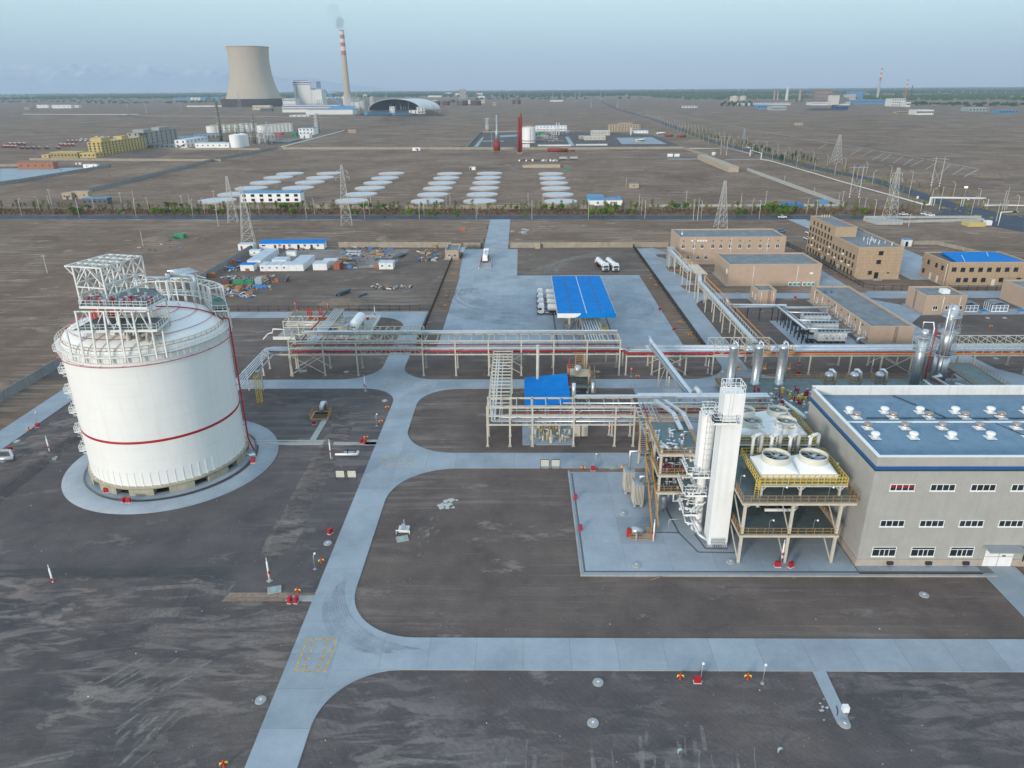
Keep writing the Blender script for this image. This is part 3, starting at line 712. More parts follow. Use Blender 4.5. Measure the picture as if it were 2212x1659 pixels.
# rear gallery of posts and the right-hand platform
a=MB()
for k in range(11):
 t=120-k*8.9;a.bar(pol(14.9,t,26.5),pol(14.9,t,34.0),.24);a.bar(pol(12.4,t,dz(12.4)),pol(12.4,t,34.0),.26);a.bar(pol(12.4,t,34.0),pol(14.9,t,34.0),.18)
for r_ in (12.4,14.9):a.poly(ring(r_,34.0,120,30.4,30),.22);a.poly(ring(r_,31.2,120,30.4,30),.2)
a.rail(ring(12.4,31.2,120,30,24),1.1,1.5,.06)
a.build('gallery_frame',STEELW,tank)
g1=MB()
for i in range(16):t0,t1=120-i*6.6,120-(i+1)*6.6;g1.prism([pol(12.4,t1,0)[:2],pol(14.9,t1,0)[:2],pol(14.9,t0,0)[:2],pol(12.4,t0,0)[:2]],31.0,31.15)
g1.build('gallery_floor',TEAL,tank)
g1=MB();PL=[pol(12.4,16,30.3),pol(15.2,14,30.3),pol(15.4,42,30.3),pol(12.2,46,30.3)]
g1.prism([p[:2] for p in PL],30.05,30.3)
g1.build('platform',TEAL,tank)
g1=MB().rail(PL,1.1,1.0,.07,close=True);g1.poly(PL+[PL[0]],.25)
for t in (14,24,34,42):g1.bar(pol(15.2,t,26.0),pol(15.2,t,30.2),.22)
g1.ladder(pol(12.4,20,30.2),pol(13.6,2,28.2),.9,(.3,.9,0),.35);g1.rail([pol(12.6,20,30.2),pol(13.8,2,28.2)],1,1.2)
g1.rail(ring(15.3,30.3,42,100,20),1.1,1.4,.06)
g1.build('platform_rail',STEELW,tank)
MB().dome(*pol(13.9,36,30.35),1.0,1.2,14,4).build('tarpaulin',GREENP,tank)
g1=MB().tube([(-73.6,137.8,36),(-69.2,137.2,36),(-68.8,138.9,36.2)],.26,10)
MB().tube([(-68.8,138.8,36.3),(-64.2,137.7,36.3),(-63.8,137.4,35.8),(-63.7,137.2,33.6)],.34,10).build('roof_pipe',CHROME,tank)
for k in range(5):MB().tube([(-71.2+k*.95,141.4+.75-k*.75,36.2),(-67.6+k*.75,144.0+.6-k*.75,36.2)],.2,8).build('roof_pipe',CHROME,tank)
for x,y in ((-71,141),(-67.4,143),(-64.2,139.6),(-69,138)):MB().bar((x,y,31),(x,y,36.0),.2).bar((x,y,35.9),(x+2.6,y-2,35.9),.16).build('pipe_support',STEELW,tank)
g1.build('roof_pipe',CHROME,tank)
g1=MB()
for x,y in ((-70.2,119.6),(-68.6,119.8),(-72.2,120.2)):g1.tube([(x,y,35.4),(x,y,31.0),(x+.3,y-.4,30.4),(x+.9,y-.5,30.4),(x+1.0,y-.5,31.2)],.2,8)
g1.build('relief_pipe',WHITE,tank)
vs_=MB()
for x in (-68.4,-66.6,-64.9):vs_.lathe(x,118.6,[(.01,29.1),(.42,29.6),(.45,30.3),(.16,31.0),(.13,31.8)],12)
vs_.build('relief_valve',CREAM,tank)
g1=MB();rnd=random.Random(5)
for k in range(60):
 x,y=rnd.uniform(-76,-64.5),rnd.uniform(119.6,124.2);h=rnd.uniform(.4,1.3)
 g1.cyl(x,y,35.5,35.5+h,rnd.uniform(.07,.22),n=8)
 if k % 3==0:g1.tube([(x,y,35.5+h*.8),(x+rnd.uniform(-2,2),y,35.5+h*.8)],.09,6)
 if k % 4==0:g1.lathe(x,y,[(.01,35.5+h),(.28,35.55+h),(.28,35.75+h),(.01,35.8+h)],8)
o=g1.build('valve',GALV,tank,kind='stuff');o.name='valve_cluster'
g1=MB()
for k in range(16):x,y=rnd.uniform(-76,-64.5),rnd.uniform(119.6,124.2);g1.cyl(x,y,35.5,36.3,.16,n=8);g1.cyl(x,y,36.3,36.5,.3,n=8)
o=g1.build('valve_handwheel',REDP,tank,kind='stuff')
# caged ladder with rest platforms on the left flank
lad=MB()
for i in range(6):
 z0=1.9+i*4.1;z1=min(26.6,z0+4.6);d=197+(1.2 if i % 2 else -1.2)
 tx=(-math.sin(R(d)),math.cos(R(d)),0);lad.ladder(pol(15.1,d,z0),pol(15.1,d,z1),.6,tx,.35)
 for k in range(4):
  zz=z0+1.6+k*.9;pts=[pol(15.1,d,zz)]
  c=Vector(pol(15.1,d,zz));t_=Vector(tx);n_=Vector((math.cos(R(d)),math.sin(R(d)),0));pts=[c+t_*.4*math.cos(u)+n_*.75*math.sin(u) for u in (0,.6,1.2,1.9,2.5,3.14)]
  lad.poly(pts,.05)
lad.build('caged_ladder',WHITE,tank)
for i in range(6):
 z=4.6+i*4.1+(.3 if i==5 else 0);pts=[pol(14.5,193.5,z),pol(16.0,193.5,z),pol(16.0,200.5,z),pol(14.5,200.5,z)]
 rp_=MB().prism([p[:2] for p in pts],z-.12,z);rp_.rail(pts,1.1,.9,.06);rp_.bar(pol(14.4,195,z-1.3),pol(15.9,195,z-.1),.1);rp_.bar(pol(14.4,199,z-1.3),pol(15.9,199,z-.1),.1)
 rp_.build('rest_platform',WHITE,tank)
# foam-water drop beside the plinth, and hydrants standing on the pavement
# ------------------------------------------------------------------ the grey compressor hall
HX,HY0,HY1,HZ=52.5,94.8,121.0,19.3
HR=112.0
hall=thing('compressor_hall','large grey clad industrial hall with blue stripe and metal roof','industrial hall',(HX,HY0,0))
hb=MB().box(HX,HY0,1.3,HR,HY1,18.0);hb.build('wall',GREYCLAD,hall)
MB().box(HX-.12,HY0-.12,0,HR,HY1,1.3).build('base_wall',mat('hall_base',(.40,.34,.285),.85,0,.12,.5,stain=(.33,.28,.24)),hall)
# cladding ribs: joined, they are a third of a metre apart
rb_=MB();x=HX+.15
while x <HR:rb_.box(x,HY0-.035,1.32,x+.07,HY0-.002,19.2);x+=.42
y=HY0+.2
while y <HY1:rb_.box(HX-.035,y,1.32,HX-.002,y+.07,19.2);y+=.42
rb_.build('cladding_rib',GREYCLAD,hall,kind='stuff')
MB().box(HX-.02,HY0-.02,18.0,HR,HY0+.45,HZ).box(HX-.02,HY0+.45,18.0,HX+.45,HY1-.45,HZ).box(HX-.02,HY1-.45,18.0,HR,HY1+.02,HZ+.5).build('parapet',GREYCLAD,hall)
MB().box(HX-.06,HY0-.06,HZ,HR,HY0+.5,HZ+.08).box(HX-.06,HY0+.5,HZ,HX+.5,HY1-.5,HZ+.08).box(HX-.06,HY1-.5,HZ+.5,HR,HY1+.06,HZ+.58).build('coping',WHITE,hall)
MB().box(HX+.46,HY1-.49,18.2,HR,HY1-.46,HZ+.5).build('parapet_lining',PLASTER,hall)
MB().box(HX-.07,HY0-.07,17.25,HR,HY0-.04,17.75).box(HX-.07,HY0-.04,17.25,HX-.04,HY1,17.75).build('blue_stripe',BLUED,hall)
MB().box(HX-.07,HY0-.07,16.95,HR,HY0-.04,17.25).box(HX-.07,HY0-.04,16.95,HX-.04,HY1,17.25).build('green_stripe',mat('dark_green_paint',(.015,.07,.05),.5,0,.1),hall)
ym=(HY0+HY1)/2
rm=MB()
RZ0,RZ1=18.15,18.75
rm.face((HX+.45,HY0+.45,RZ0),(HR,HY0+.45,RZ0),(HR,ym,RZ1),(HX+.45,ym,RZ1));rm.face((HX+.45,ym,RZ1),(HR,ym,RZ1),(HR,HY1-.45,RZ0),(HX+.45,HY1-.45,RZ0))
rm.build('roof',ROOFB,hall)
sm_=MB();x=HX+.8
while x <HR:
 sm_.bar((x,HY0+.5,RZ0+.02),(x,ym,RZ1+.02),.035,.06);sm_.bar((x,ym,RZ1+.02),(x,HY1-.5,RZ0+.02),.035,.06);x+=.47
sm_.build('roof_seam',ROOFB,hall,kind='stuff')
MB().box(HX+.5,ym-.3,RZ1+.02,HR,ym+.3,RZ1+.07).build('ridge_cap',WHITE,hall)
for pts in (((57.3,ym+1.6),(71.5,ym+1.5)),((71.5,ym+1.5),(92,ym+1.4)),((66.8,HY1-1),(70.6,ym+1.6)),((76.5,ym+1.3),(83,HY0+1.5))):
 zf=lambda yy:RZ1-(abs(yy-ym)/(ym-HY0))*(RZ1-RZ0)+.1
 MB().bar((*pts[0],zf(pts[0][1])),(*pts[1],zf(pts[1][1])),.16,.1).build('cable_tray',DARK,hall)
def vent(x,y,m,lab):
 zf=RZ1-(abs(y-ym)/(ym-HY0))*(RZ1-RZ0)
 v=thing('roof_ventilator',lab,'roof ventilator',(x,y,zf),'ventilators on the hall roof')
 MB().box(x-.75,y-.75,zf+.06,x+.75,y+.75,zf+.12).cyl(x,y,zf+.12,zf+.55,.42,n=16).build('base',WHITE,v)
 MB().lathe(x,y,[(.45,zf+.5),(.66,zf+.62),(.7,zf+.8),(.62,zf+.98),(.3,zf+1.08),(.01,zf+1.1)],18,cap=False).build('turbine_head',m,v)
COPPER=mat('weathered_copper',(.40,.32,.28),.35,.6,.2,1)
rows=[(378,245,'pale',283),(437,292,'brown',290),(527,378,'brown',298),(587,448,'pale',308)]
rown=['back','second','third','front']
for ri_,(x0,y0,kind,dx) in enumerate(rows):
 p0=at('R',x0,y0+8,18.4);p1=at('R',x0+dx,y0+6,18.4)
 for i in range(6):
  vent(p0.x+(p1.x-p0.x)*i,p0.y,WHITE if kind=='pale' else COPPER,'%s dome vent on the hall roof, %s from its left in the %s row' % ('pale' if kind=='pale' else 'brownish',nth(i),rown[ri_]))
SPX=(at('R',955,870).x*0+5.33)
w_=at('R',640,840,13.6)
for r_,(z,x0,dx,hh,sty,n) in enumerate(((14.2,57.0,6.0,1.15,'four',9),(7.9,56.7,6.0,1.15,'four',9),(2.75,56.4,6.0,1.75,'ground',9))):
 for i in range(n):
  if r_==2 and i==3:continue
  x=x0+dx*i
  if x <HR-3:
   o=window(hall,'s',x,HY0-.03,z,3.7,hh,sty,glass=GLASS,label='window with dark red drapery behind its panes' if (r_==0 and i==0) else None)
   if r_==0 and i==0:
    MB().box(x-1.7,HY0-.085,z-.1,x+1.7,HY0-.082,z+.45).build('red_drapery',mat('red_drapery',(.22,.02,.02),.4,0,.3,1),o)
dx0=73.4
dr_=MB().box(72.1,HY0-.16,.05,76.5,HY0-.1,3.5).build('door',WHITE,hall)
MB().box(74.25,HY0-.19,.05,74.33,HY0-.16,3.5).box(72.1,HY0-.19,1.85,76.5,HY0-.16,1.92).build('door_seam',GALV,dr_);MB().box(74.8,HY0-.2,1.95,75.3,HY0-.16,2.15).build('handle',DARK,dr_)
MB().box(71.5,HY0-2.0,3.75,77.1,HY0-.04,3.95).build('canopy',GALV,hall)
MB().tube([(78.2,HY0-.15,1.0),(78.2,HY0-.15,18)],.11,6).build('downpipe',DARK,hall)
for x in (57.6,63.6,69.4,84):MB().box(x-.45,HY0-.55,.5,x+.45,HY0-.12,1.0).build('air_louvre',DARK,hall)
# ------------------------------------------------------------------ cold box tower
cb=thing('cold_box_tower','tall white square cold box tower with railed platforms','process tower',(32,101,0))
CX0,CX1,CY0,CY1=30.5,33.6,99.7,102.6
for px_,py_ in ((CX0+.4,CY0+.4),(CX1-.4,CY0+.4),(CX0+.4,CY1-.4),(CX1-.4,CY1-.4)):MB().box(px_-.45,py_-.45,0,px_+.45,py_+.45,.5).build('footing',CONC,cb)
MB().box(CX0,CY0,.5,CX1,CY1,27.2).build('casing',WHITE,cb)
a=MB()
for z in (5,9.5,14,18.5,23):a.box(CX0-.015,CY0-.015,z,CX1+.015,CY1+.015,z+.05)
a.build('casing_seam',WHITE,cb)
MB().rail([(CX0+.1,CY0+.1,27.2),(CX1-.1,CY0+.1,27.2),(CX1-.1,CY1-.1,27.2),(CX0+.1,CY1-.1,27.2)],1.5,.8,.07,close=True).build('top_rail',WHITE,cb)
def plat(parent,x0,y0,x1,y1,z,m=WHITE,fm=TEAL,skip=()):
 f_=MB().box(x0,y0,z-.15,x1,y1,z).build('platform',fm,parent)
 a=MB();c=[(x0,y0,z),(x1,y0,z),(x1,y1,z),(x0,y1,z)]
 for i in range(4):
  if i in skip:continue
  a.rail([c[i],c[(i+1) % 4]],1.1,1.0,.06)
 a.poly([(p[0],p[1],z-.08) for p in c+[c[0]]],.2)
 a.build('platform_rail',m,f_)
 return f_
plat(cb,CX0-1.4,CY0-.9,CX0+2.1,CY0-.05,22.8);plat(cb,CX0-1.5,CY0-.05,CX0-.05,CY1,22.8)
MB().ladder((CX0+1.0,CY0-.12,22.9),(CX0+1.0,CY0-.12,28.4),.5,(1,0,0)).build('ladder',WHITE,cb)
a=MB()
for k in range(12):a.bar((CX0+.5+k*.19,CY0-.02,1.0),(CX0+.5+k*.19,CY0-.02,1.9),.05)
for z in (1.0,1.3,1.6):a.bar((CX0+.4,CY0-.08,z),(CX1-.3,CY0-.08,z),.1)
for k in range(9):a.tube([(CX0+.5+k*.3,CY0-.1,.9),(CX0+.5+k*.3,CY0-.5,.6),(CX0+.5+k*.3,CY0-.5,.1)],.04,5)
a.build('drain_manifold',GALV,cb)
# slim column beside it
col_=thing('distillation_column','white round column with ladder and platforms, left of the cold box tower','process column',(29.9,105,0))
MB().lathe(29.9,105.0,[(1.0,0),(1.0,.6),(.75,.7),(.78,3),(.78,11.2),(1.15,11.6),(1.15,21.4),(.8,22),(.01,22.1)],24,cap=False).build('shell',WHITE,col_)
a=MB().ladder((29.6,103.75,11.8),(29.6,103.75,22.4),.5,(1,0,0))
for z in range(14,22):a.poly([(29.2,103.7,z),(29.25,103.2,z),(29.6,103.0,z),(29.95,103.2,z),(30.0,103.7,z)],.05)
a.build('caged_ladder',WHITE,col_)
plat(col_,27.8,102.6,30.4,104.0,11.4);plat(col_,27.2,103.9,29.0,109,11.4);plat(col_,27.0,102.9,30.4,104.1,7.8);plat(col_,26.8,104.0,28.9,109.5,7.8);plat(col_,27.0,102.8,29.2,108,4.2);plat(col_,29.0,103.7,31.0,106.6,22.0,skip=(0,))
MB().box(28.7,104.2,11.6,29.4,106.3,21.6).build('instrument_duct',WHITE,col_)
g1=MB();rnd=random.Random(8)
for k in range(26):
 x,y,z=rnd.uniform(27.2,29),rnd.uniform(103,108.5),rnd.choice((4.2,7.8,11.4,2.0,5.6))
 g1.lathe(x,y,[(.01,z),(.22,z+.1),(.22,z+.5),(.01,z+.6)],8);g1.tube([(x,y,z+.4),(x+.9,y-.2,z+.4),(x+1.4,y-.2,z+.9)],.10,6)
g1.build('valve_cluster',WHITE,col_,kind='stuff')
MB().tube([(30.9,100.2,.6),(29.4,101.6,1.2),(28.6,103.2,2.6),(28.0,105.5,4.0)],.22,8).build('transfer_pipe',LAGGED,col_)
MB().tube([(29.3,104.2,.3),(28.8,104.0,1.6),(27.8,104.6,1.6),(27.4,106,3.4)],.16,8).build('transfer_pipe',LAGGED,col_)
MB().tube([(24.8,103.8,.12),(24.8,103.8,2.6),(28.8,104.4,2.6)],.05,6).build('vent_pipe',GALV,col_)
# ------------------------------------------------------------------ steel structure left of the cold box
ps=thing('process_structure','cream steel process structure with three railed decks and outside stair','process structure',(26,110,0))
PX0,PX1,PY0,PY1=23.4,30.2,108.6,121.0
for x in (PX0+.3,PX1-1.7):
 for y in (PY0+.2,(PY0+PY1)/2,PY1-.2):
  MB().box(x-.18,y-.18,0,x+.18,y+.18,13.2).build('column',CREAM,ps)
for z in (5.2,8.6,12.6):
 x1=PX1 if z >6 else PX1-.8
 f_=MB().box(PX0,PY0,z-.1,x1,PY1,z).build('deck',TEAL,ps)
 a=MB();
 for y in (PY0,(PY0+PY1)/2,PY1):a.box(PX0,y-.12,z-.55,x1,y+.12,z-.1)
 for x in (PX0,x1):a.box(x-.12,PY0,z-.55,x+.12,PY1,z-.1)
 a.build('deck_beam',CREAM,f_)
 MB().rail([(PX0,PY0,z),(x1,PY0,z),(x1,PY1,z),(PX0,PY1,z)],1.1,1.3,.06,close=True).build('deck_rail',ORANGE,f_)
a=MB()
for (z0,z1) in ((0,5),(5.2,8.4),(8.6,12.4)):a.bar((PX0+.3,PY0+6,z0),(PX0+.3,PY1-.3,z1),.14);a.bar((PX0+.3,PY1-.3,z0),(PX0+.3,PY0+6,z1),.14)
a.build('brace',CREAM,ps)
def stair(parent,p,q,w=1.1,m=ORANGE,side=(1,0,0)):
 p=Vector(p);q=Vector(q);s_=Vector(side)*w/2
 st=MB().bar(p-s_,q-s_,.12,.3);st.bar(p+s_,q+s_,.12,.3);n=max(3,int(abs(q.z-p.z)/.24))
 st.rail([p-s_,q-s_],1.05,1.1,.06);st.rail([p+s_,q+s_],1.05,1.1,.06)
 o=st.build('stair',m,parent);t=MB();d=(q-p).normalized();d.z=0;d.normalize()
 for i in range(1,n):
  c=p.lerp(q,i/n);a_,b_=c-s_*.95-d*.14,c+s_*.95+d*.14
  t.face((c-s_*.95-d*.14),(c+s_*.95-d*.14),(c+s_*.95+d*.14),(c-s_*.95+d*.14))
 o2=t.build('tread',GALV,o,kind='stuff');return o
stair(ps,(22.7,104.3,.12),(22.7,110.5,5.4));stair(ps,(22.7,111.3,5.4),(22.7,115.2,8.6));stair(ps,(21.9,115.4,8.6),(22.4,121.5,12.9))
MB().box(21.4,110.5,5.3,23.4,111.4,5.4).box(21.4,115.2,8.5,23.4,116.2,8.6).box(21.4,121.4,12.7,23.4,122.4,12.8).build('stair_landing',TEAL,ps)
def clutter(name,parent,x0,y0,x1,y1,z,n,m,seed,hmax=1.2,rmax=.3,pipe=True):
 rnd=random.Random(seed);g=MB()
 for k in range(n):
  x,y=rnd.uniform(x0,x1),rnd.uniform(y0,y1);h=rnd.uniform(.4,hmax);r_=rnd.uniform(.08,rmax);t=rnd.random()
  if t <.35:g.cyl(x,y,z,z+h,r_,n=8)
  elif t <.6:g.lathe(x,y,[(.01,z),(r_,z+.05),(r_,z+h*.7),(r_*1.5,z+h*.72),(r_*1.5,z+h*.8),(.01,z+h)],8)
  elif pipe:g.tube([(x,y,z),(x,y,z+h),(x+rnd.uniform(-1.2,1.2),y,z+h),(x+rnd.uniform(-1.2,1.2),y+rnd.uniform(-.6,.6),z+h)],r_*.5,6)
  else:g.box(x-r_,y-r_,z,x+r_,y+r_,z+h*.7)
 o=g.build(name,m,parent,kind='stuff');return o
clutter('valve_cluster',ps,23.8,109.4,29,117,12.6,26,LAGGED,1);clutter('valve_cluster',ps,23.8,109.4,29,117,8.6,26,LAGGED,2);clutter('valve_handwheel',ps,23.8,109.2,29,114,8.6,12,REDP,3,.7,.2)
clutter('valve_cluster',ps,23.8,109.4,28,117,5.2,16,LAGGED,4)
MB().tube([(24.0,112.0,12.8),(24.2,110.6,13.3),(24.6,109.5,13.4),(25.4,109.3,12.9)],.28,10).build('elbow_pipe',CHROME,ps)
MB().tube([(25.8,109.9,12.7),(26.2,109.4,13.4),(26.8,109.4,12.9)],.25,10).build('elbow_pipe',CHROME,ps)
MB().tube([(25.5,108.9,3.9),(25.5,108.9,5.0),(26.4,108.9,5.0),(26.4,108.9,3.2),(27.6,108.9,3.2),(27.6,108.9,4.2)],.18,8).build('loop_pipe',LAGGED,ps)
MB().tube([(28.2,108.4,3.0),(28.2,108.4,8.9),(30.0,107.6,8.9)],.12,8).build('loop_pipe',CREAM,ps)
vs=thing('pressure_vessel','dull steel pressure vessel on legs under the lowest process deck','vessel',(25,110.5,0))
MB().lathe(25.0,110.4,[(.01,.7),(.5,.85),(.62,1.2),(.62,3.0),(.5,3.3),(.01,3.45)],16,cap=False).build('shell',GALV,vs)
for a_ in (0,120,240):MB().bar((25+.5*math.cos(R(a_)),110.4+.5*math.sin(R(a_)),.1),(25+.5*math.cos(R(a_)),110.4+.5*math.sin(R(a_)),1.2),.1).build('leg',GALV,vs)
for i,(x,y) in enumerate(((20.9,113.0),(19.9,117.4))):
 t=thing('air_vaporiser',('front' if i==0 else 'rear')+' finned silver vaporiser block standing left of the orange stair','vaporiser',(x,y,0),'finned vaporisers by the process structure')
 for dx in (-.6,.6):
  for dy in (-1.0,1.0):MB().box(x+dx-.22,y+dy-.22,.1,x+dx+.22,y+dy+.22,.55).build('footing',CONC,t)
 MB().box(x-.9,y-1.3,.6,x+.9,y+1.3,.75).box(x-.9,y-1.3,4.4,x+.9,y+1.3,4.5).build('frame',GALV,t)
 fm=MB()
 fm.box(-.06,-.06,.75,.06,.06,4.6)
 me=fm.mesh('fin',CREAM)
 for k in range(7):put('fin',me,t,(x-.78+k*.26,y-1.3,0));put('fin',me,t,(x-.78+k*.26,y+1.3,0))
 for k in range(7):put('fin',me,t,(x-.9,y-1.05+k*.35,0));put('fin',me,t,(x+.9,y-1.05+k*.35,0))
 a=MB()
 for k in range(7):a.tube([(x-.8+k*.26,y-1.2,4.55),(x-.8+k*.26,y+1.2,4.55)],.06,6)
 a.build('header',CHROME,t)
 MB().tube([(x+.4,y+.5,4.6),(x+.4,y+.5,5.4),(x+2.2,y+.5,5.4)] if i==0 else [(x,y,4.6),(x,y,8.4),(x+3.4,y,8.4)],.2,8).build('outlet_pipe',CHROME,t)
sk=thing('pump_skid','orange railed pit with pump drum and red box, at the stair foot','pump skid',(20,102.4,0))
MB().rail([(19.3,101.6,.12),(21.8,101.6,.12),(21.8,103.6,.12),(19.3,103.6,.12)],1.1,.28,.05,close=True).build('guard_rail',ORANGE,sk)
MB().rail([(17.9,101.6,.12),(18.9,101.6,.12)],1.1,.3,.05).build('guard_rail',ORANGE,sk)
MB().tube([(18.4,103.2,.9),(20.4,103.2,.9)],.7,16).build('drum',GALV,sk);MB().box(17.7,102.4,.12,18.3,103.2,1.5).build('control_box',REDP,sk);MB().box(18.9,101.4,.12,19.2,101.8,1.3).build('sign_post',GALV,sk)
# ------------------------------------------------------------------ cooling platform and its fans
cp=thing('cooling_platform','two storey steel platform with grey chequer decks and orange railings','platform structure',(34,95,0))
a=None
for i,x in enumerate((34.3,41.6,48.9)):
 for j,y in enumerate((95.6,108.5,121.5)):
  top_=11.1
  o=MB().box(x-.2,y-.2,0,x+.2,y-.14,top_).box(x-.2,y+.14,0,x+.2,y+.2,top_).box(x-.06,y-.14,0,x+.06,y+.14,top_).build('column',CREAM,cp)
  MB().box(x-.35,y-.35,0,x+.35,y+.35,.16).build('foot',CONC,o)
def tiled_deck(parent,x0,x1,y0,y1,z,tx,ty):
 d_=MB().box(x0,y0,z-.16,x1,y1,z-.012).build('deck',TEAL,parent)
 nx_,ny_=max(1,round((x1-x0)/tx)),max(1,round((y1-y0)/ty));dx,dy=(x1-x0)/nx_,(y1-y0)/ny_
 me=MB().box(-dx/2+.02,-dy/2+.02,-.012,dx/2-.02,dy/2-.02,0).mesh('deck_plate',TEAL2)
 for i in range(nx_):
  for j in range(ny_):put('deck_plate',me,d_,(x0+dx*(i+.5),y0+dy*(j+.5),z))
 return d_
TEAL2=mat('chequer_plate',(.125,.165,.168),.55,.1,.25,.6,stain=(.10,.105,.10))
d1=tiled_deck(cp,33.9,49.3,95.4,114,5.4,2.2,1.5);d2=tiled_deck(cp,33.7,51.0,95.2,123.5,11.3,2.4,1.6)
for d_,x0,x1,y0,y1,z in ((d1,33.9,49.3,95.4,114,5.4),(d2,33.7,51,95.2,123.5,11.3)):
 a=MB()
 for y in (y0+.1,102,108.5,y1-.1):a.box(x0,y-.12,z-.55,x1,y+.12,z-.16)
 for x in (x0+.1,41.6,x1-.1):a.box(x-.12,y0,z-.5,x+.12,y1,z-.165)
 a.build('deck_beam',CREAM,d_)
 MB().rail([(x0,y0,z),(x1,y0,z),(x1,y1,z),(x0,y1,z)],1.15,1.25,.055,close=True).build('deck_rail',ORANGE,d_)
a=MB()
for x in (34.3,41.6,48.9):a.bar((x,95.9,.2),(x-.3,102,5.0),.16);a.bar((x,95.9,5.6),(x-.3,102,10.8),.16);a.bar((x+.2,95.6,10.2),(x+1.4,95.6,11.0),.14);a.bar((x,108.3,5.0),(x-.3,102.3,.2),.16)
a.build('brace',CREAM,cp)
MB().tube([(38.0,100.4,7.2),(38.0,100.8,7.6),(38.6,101,7.6),(43.4,101,7.6)],.28,10).tube([(39.0,99.9,7.0),(43.6,99.9,7.0),(44.4,100.6,7.0),(44.0,101.6,7.0)],.25,10).build('cooling_pipe',PIPEW,cp)
clutter('valve_cluster',cp,39,101,46,104,5.4,18,DARK,11,1.8,.4)
for x,y,z in ((38.4,95.6,5.4),(45.2,95.6,5.4),(39.6,95.5,11.3),(46.6,95.5,11.3),(34.2,99,11.3),(50.3,103,11.3),(50.6,112,11.3)):
 o=MB().tube([(x,y,z),(x,y,z+2.3),(x+.1,y-.1,z+2.6),(x+.4,y-.2,z+2.6)],.04,6).build('lamp_post',GALV,cp);MB().lathe(x+.45,y-.2,[(.01,z+2.45),(.16,z+2.5),(.1,z+2.7),(.01,z+2.75)],8).build('lamp_head',WHITE,o)
def fan_unit(name,lab,x0,y0,nx_,ny_,cw,cd_,z0,rr,zf,cat='cooling fan unit',yel=True):
 t=thing(name,lab,cat,(x0,y0,z0))
 x1,y1=x0+nx_*cw,y0+ny_*cd_
 MB().box(x0-.05,y0-.05,z0+.75,x1+.05,y1+.05,z0+1.15).build('plenum',WHITE,t)
 zs=z0+1.15;zt=zf-1.0
 a=MB()
 MB().box(x0,y0,z0+.1,x1,y1,z0+.75).build('coil_bundle',GALV,t)
 for i in range(nx_):
  for j in range(ny_):
   cx,cy=x0+cw*(i+.5),y0+cd_*(j+.5);hd=MB()
   c=[(x0+cw*i+.02,y0+cd_*j+.02),(x0+cw*(i+1)-.02,y0+cd_*j+.02),(x0+cw*(i+1)-.02,y0+cd_*(j+1)-.02),(x0+cw*i+.02,y0+cd_*(j+1)-.02)]
   n=32;k8=n//4;ringp=[(cx+rr*math.cos(2*math.pi*q/n-math.pi*.75),cy+rr*math.sin(2*math.pi*q/n-math.pi*.75),zt) for q in range(n)]
   for s_ in range(4):
    A=(*c[s_],zs);B=(*c[(s_+1) % 4],zs)
    seg=[ringp[(s_*k8+q) % n] for q in range(k8+1)]
    mid=k8//2
    for q in range(k8):
     hd.face(A if q <mid else B,seg[q+1],seg[q]) if False else hd.face((A if q <mid else B),seg[q+1],seg[q]) 
    hd.face(A,B,seg[mid])
   hood=hd.build('hood',WHITE,t)
   MB().lathe(cx,cy,[(rr,zt-.02),(rr,zt+.15),(rr-.12,zt+.45),(rr-.1,zf),(rr-.2,zf+.02),(rr-.22,zt+.4),(rr-.1,zt)],40,cap=False).build('fan_ring',CREAMW,t)
   MB().lathe(cx,cy,[(rr-.12,zt-.35),(.01,zt-.35)],32,cap=False).build('fan_well',VOIDM,t)
   fb=MB();zb=zt+.28
   for q in range(8):
    an=R(45*q+12);u=Vector((math.cos(an),math.sin(an),0));v=Vector((-u.y,u.x,0));p0_,p1_=Vector((cx,cy,zb))+u*.3,Vector((cx,cy,zb))+u*(rr-.3)
    wi=.28;fb.face(p0_-v*wi*.6+Vector((0,0,-.06)),p1_-v*wi+Vector((0,0,-.1)),p1_+v*wi+Vector((0,0,.1)),p0_+v*wi*.6+Vector((0,0,.06)))
   fan=fb.build('fan_blade',GALV,t,kind='stuff')
   a=MB()
   for q in range(4):an=R(45*q+35);u=Vector((math.cos(an),math.sin(an),0))*(rr-.2);a.bar(Vector((cx,cy,zb+.3))-u,Vector((cx,cy,zb+.3))+u,.06)
   a.cyl(cx,cy,zb-.1,zb+.5,.28,n=12);a.build('fan_guard',GALV,t)
 return t
CREAMW=mat('cream_fibreglass',(.62,.59,.50),.5,0,.06,.5)
FT=thing('fan_platform','yellow railed raised platform carrying the two front cooling fans','platform',(43,96,11.3))
MB().box(36.3,96.8,13.35,49.8,97.7,13.5).box(36.3,104.0,13.35,49.8,106.6,13.5).box(36.3,97.7,13.35,36.9,104,13.5).box(48.8,97.7,13.35,49.8,104,13.5).build('walkway',TEAL,FT)
MB().rail([(36.3,96.8,13.5),(49.8,96.8,13.5),(49.8,106.6,13.5),(36.3,106.6,13.5)],1.15,.9,.075,close=True).build('yellow_rail',YELLOW,FT)
MB().rail([(36.8,97.7,13.5),(48.9,97.7,13.5)],1.15,.9,.07).build('yellow_rail',YELLOW,FT)
a=MB();a.box(36.2,96.7,13.1,49.9,97.0,13.36).box(36.2,106.4,13.1,49.9,106.7,13.36);a.build('edge_beam',CREAM,FT)
for x in (37.0,43.0,49.0):
 for y in (97.2,105.8):
  o=MB().box(x-.16,y-.16,11.3,x+.16,y+.16,13.2).build('leg',CREAM,FT);MB().bar((x+.1,y,12.2),(x+.9,y,13.2),.14).bar((x-.1,y,12.2),(x-.9,y,13.2),.14).build('knee_brace',CREAM,o)
la=MB().ladder((36.0,96.4,11.3),(36.0,96.4,14.6),.6,(1,0,0));
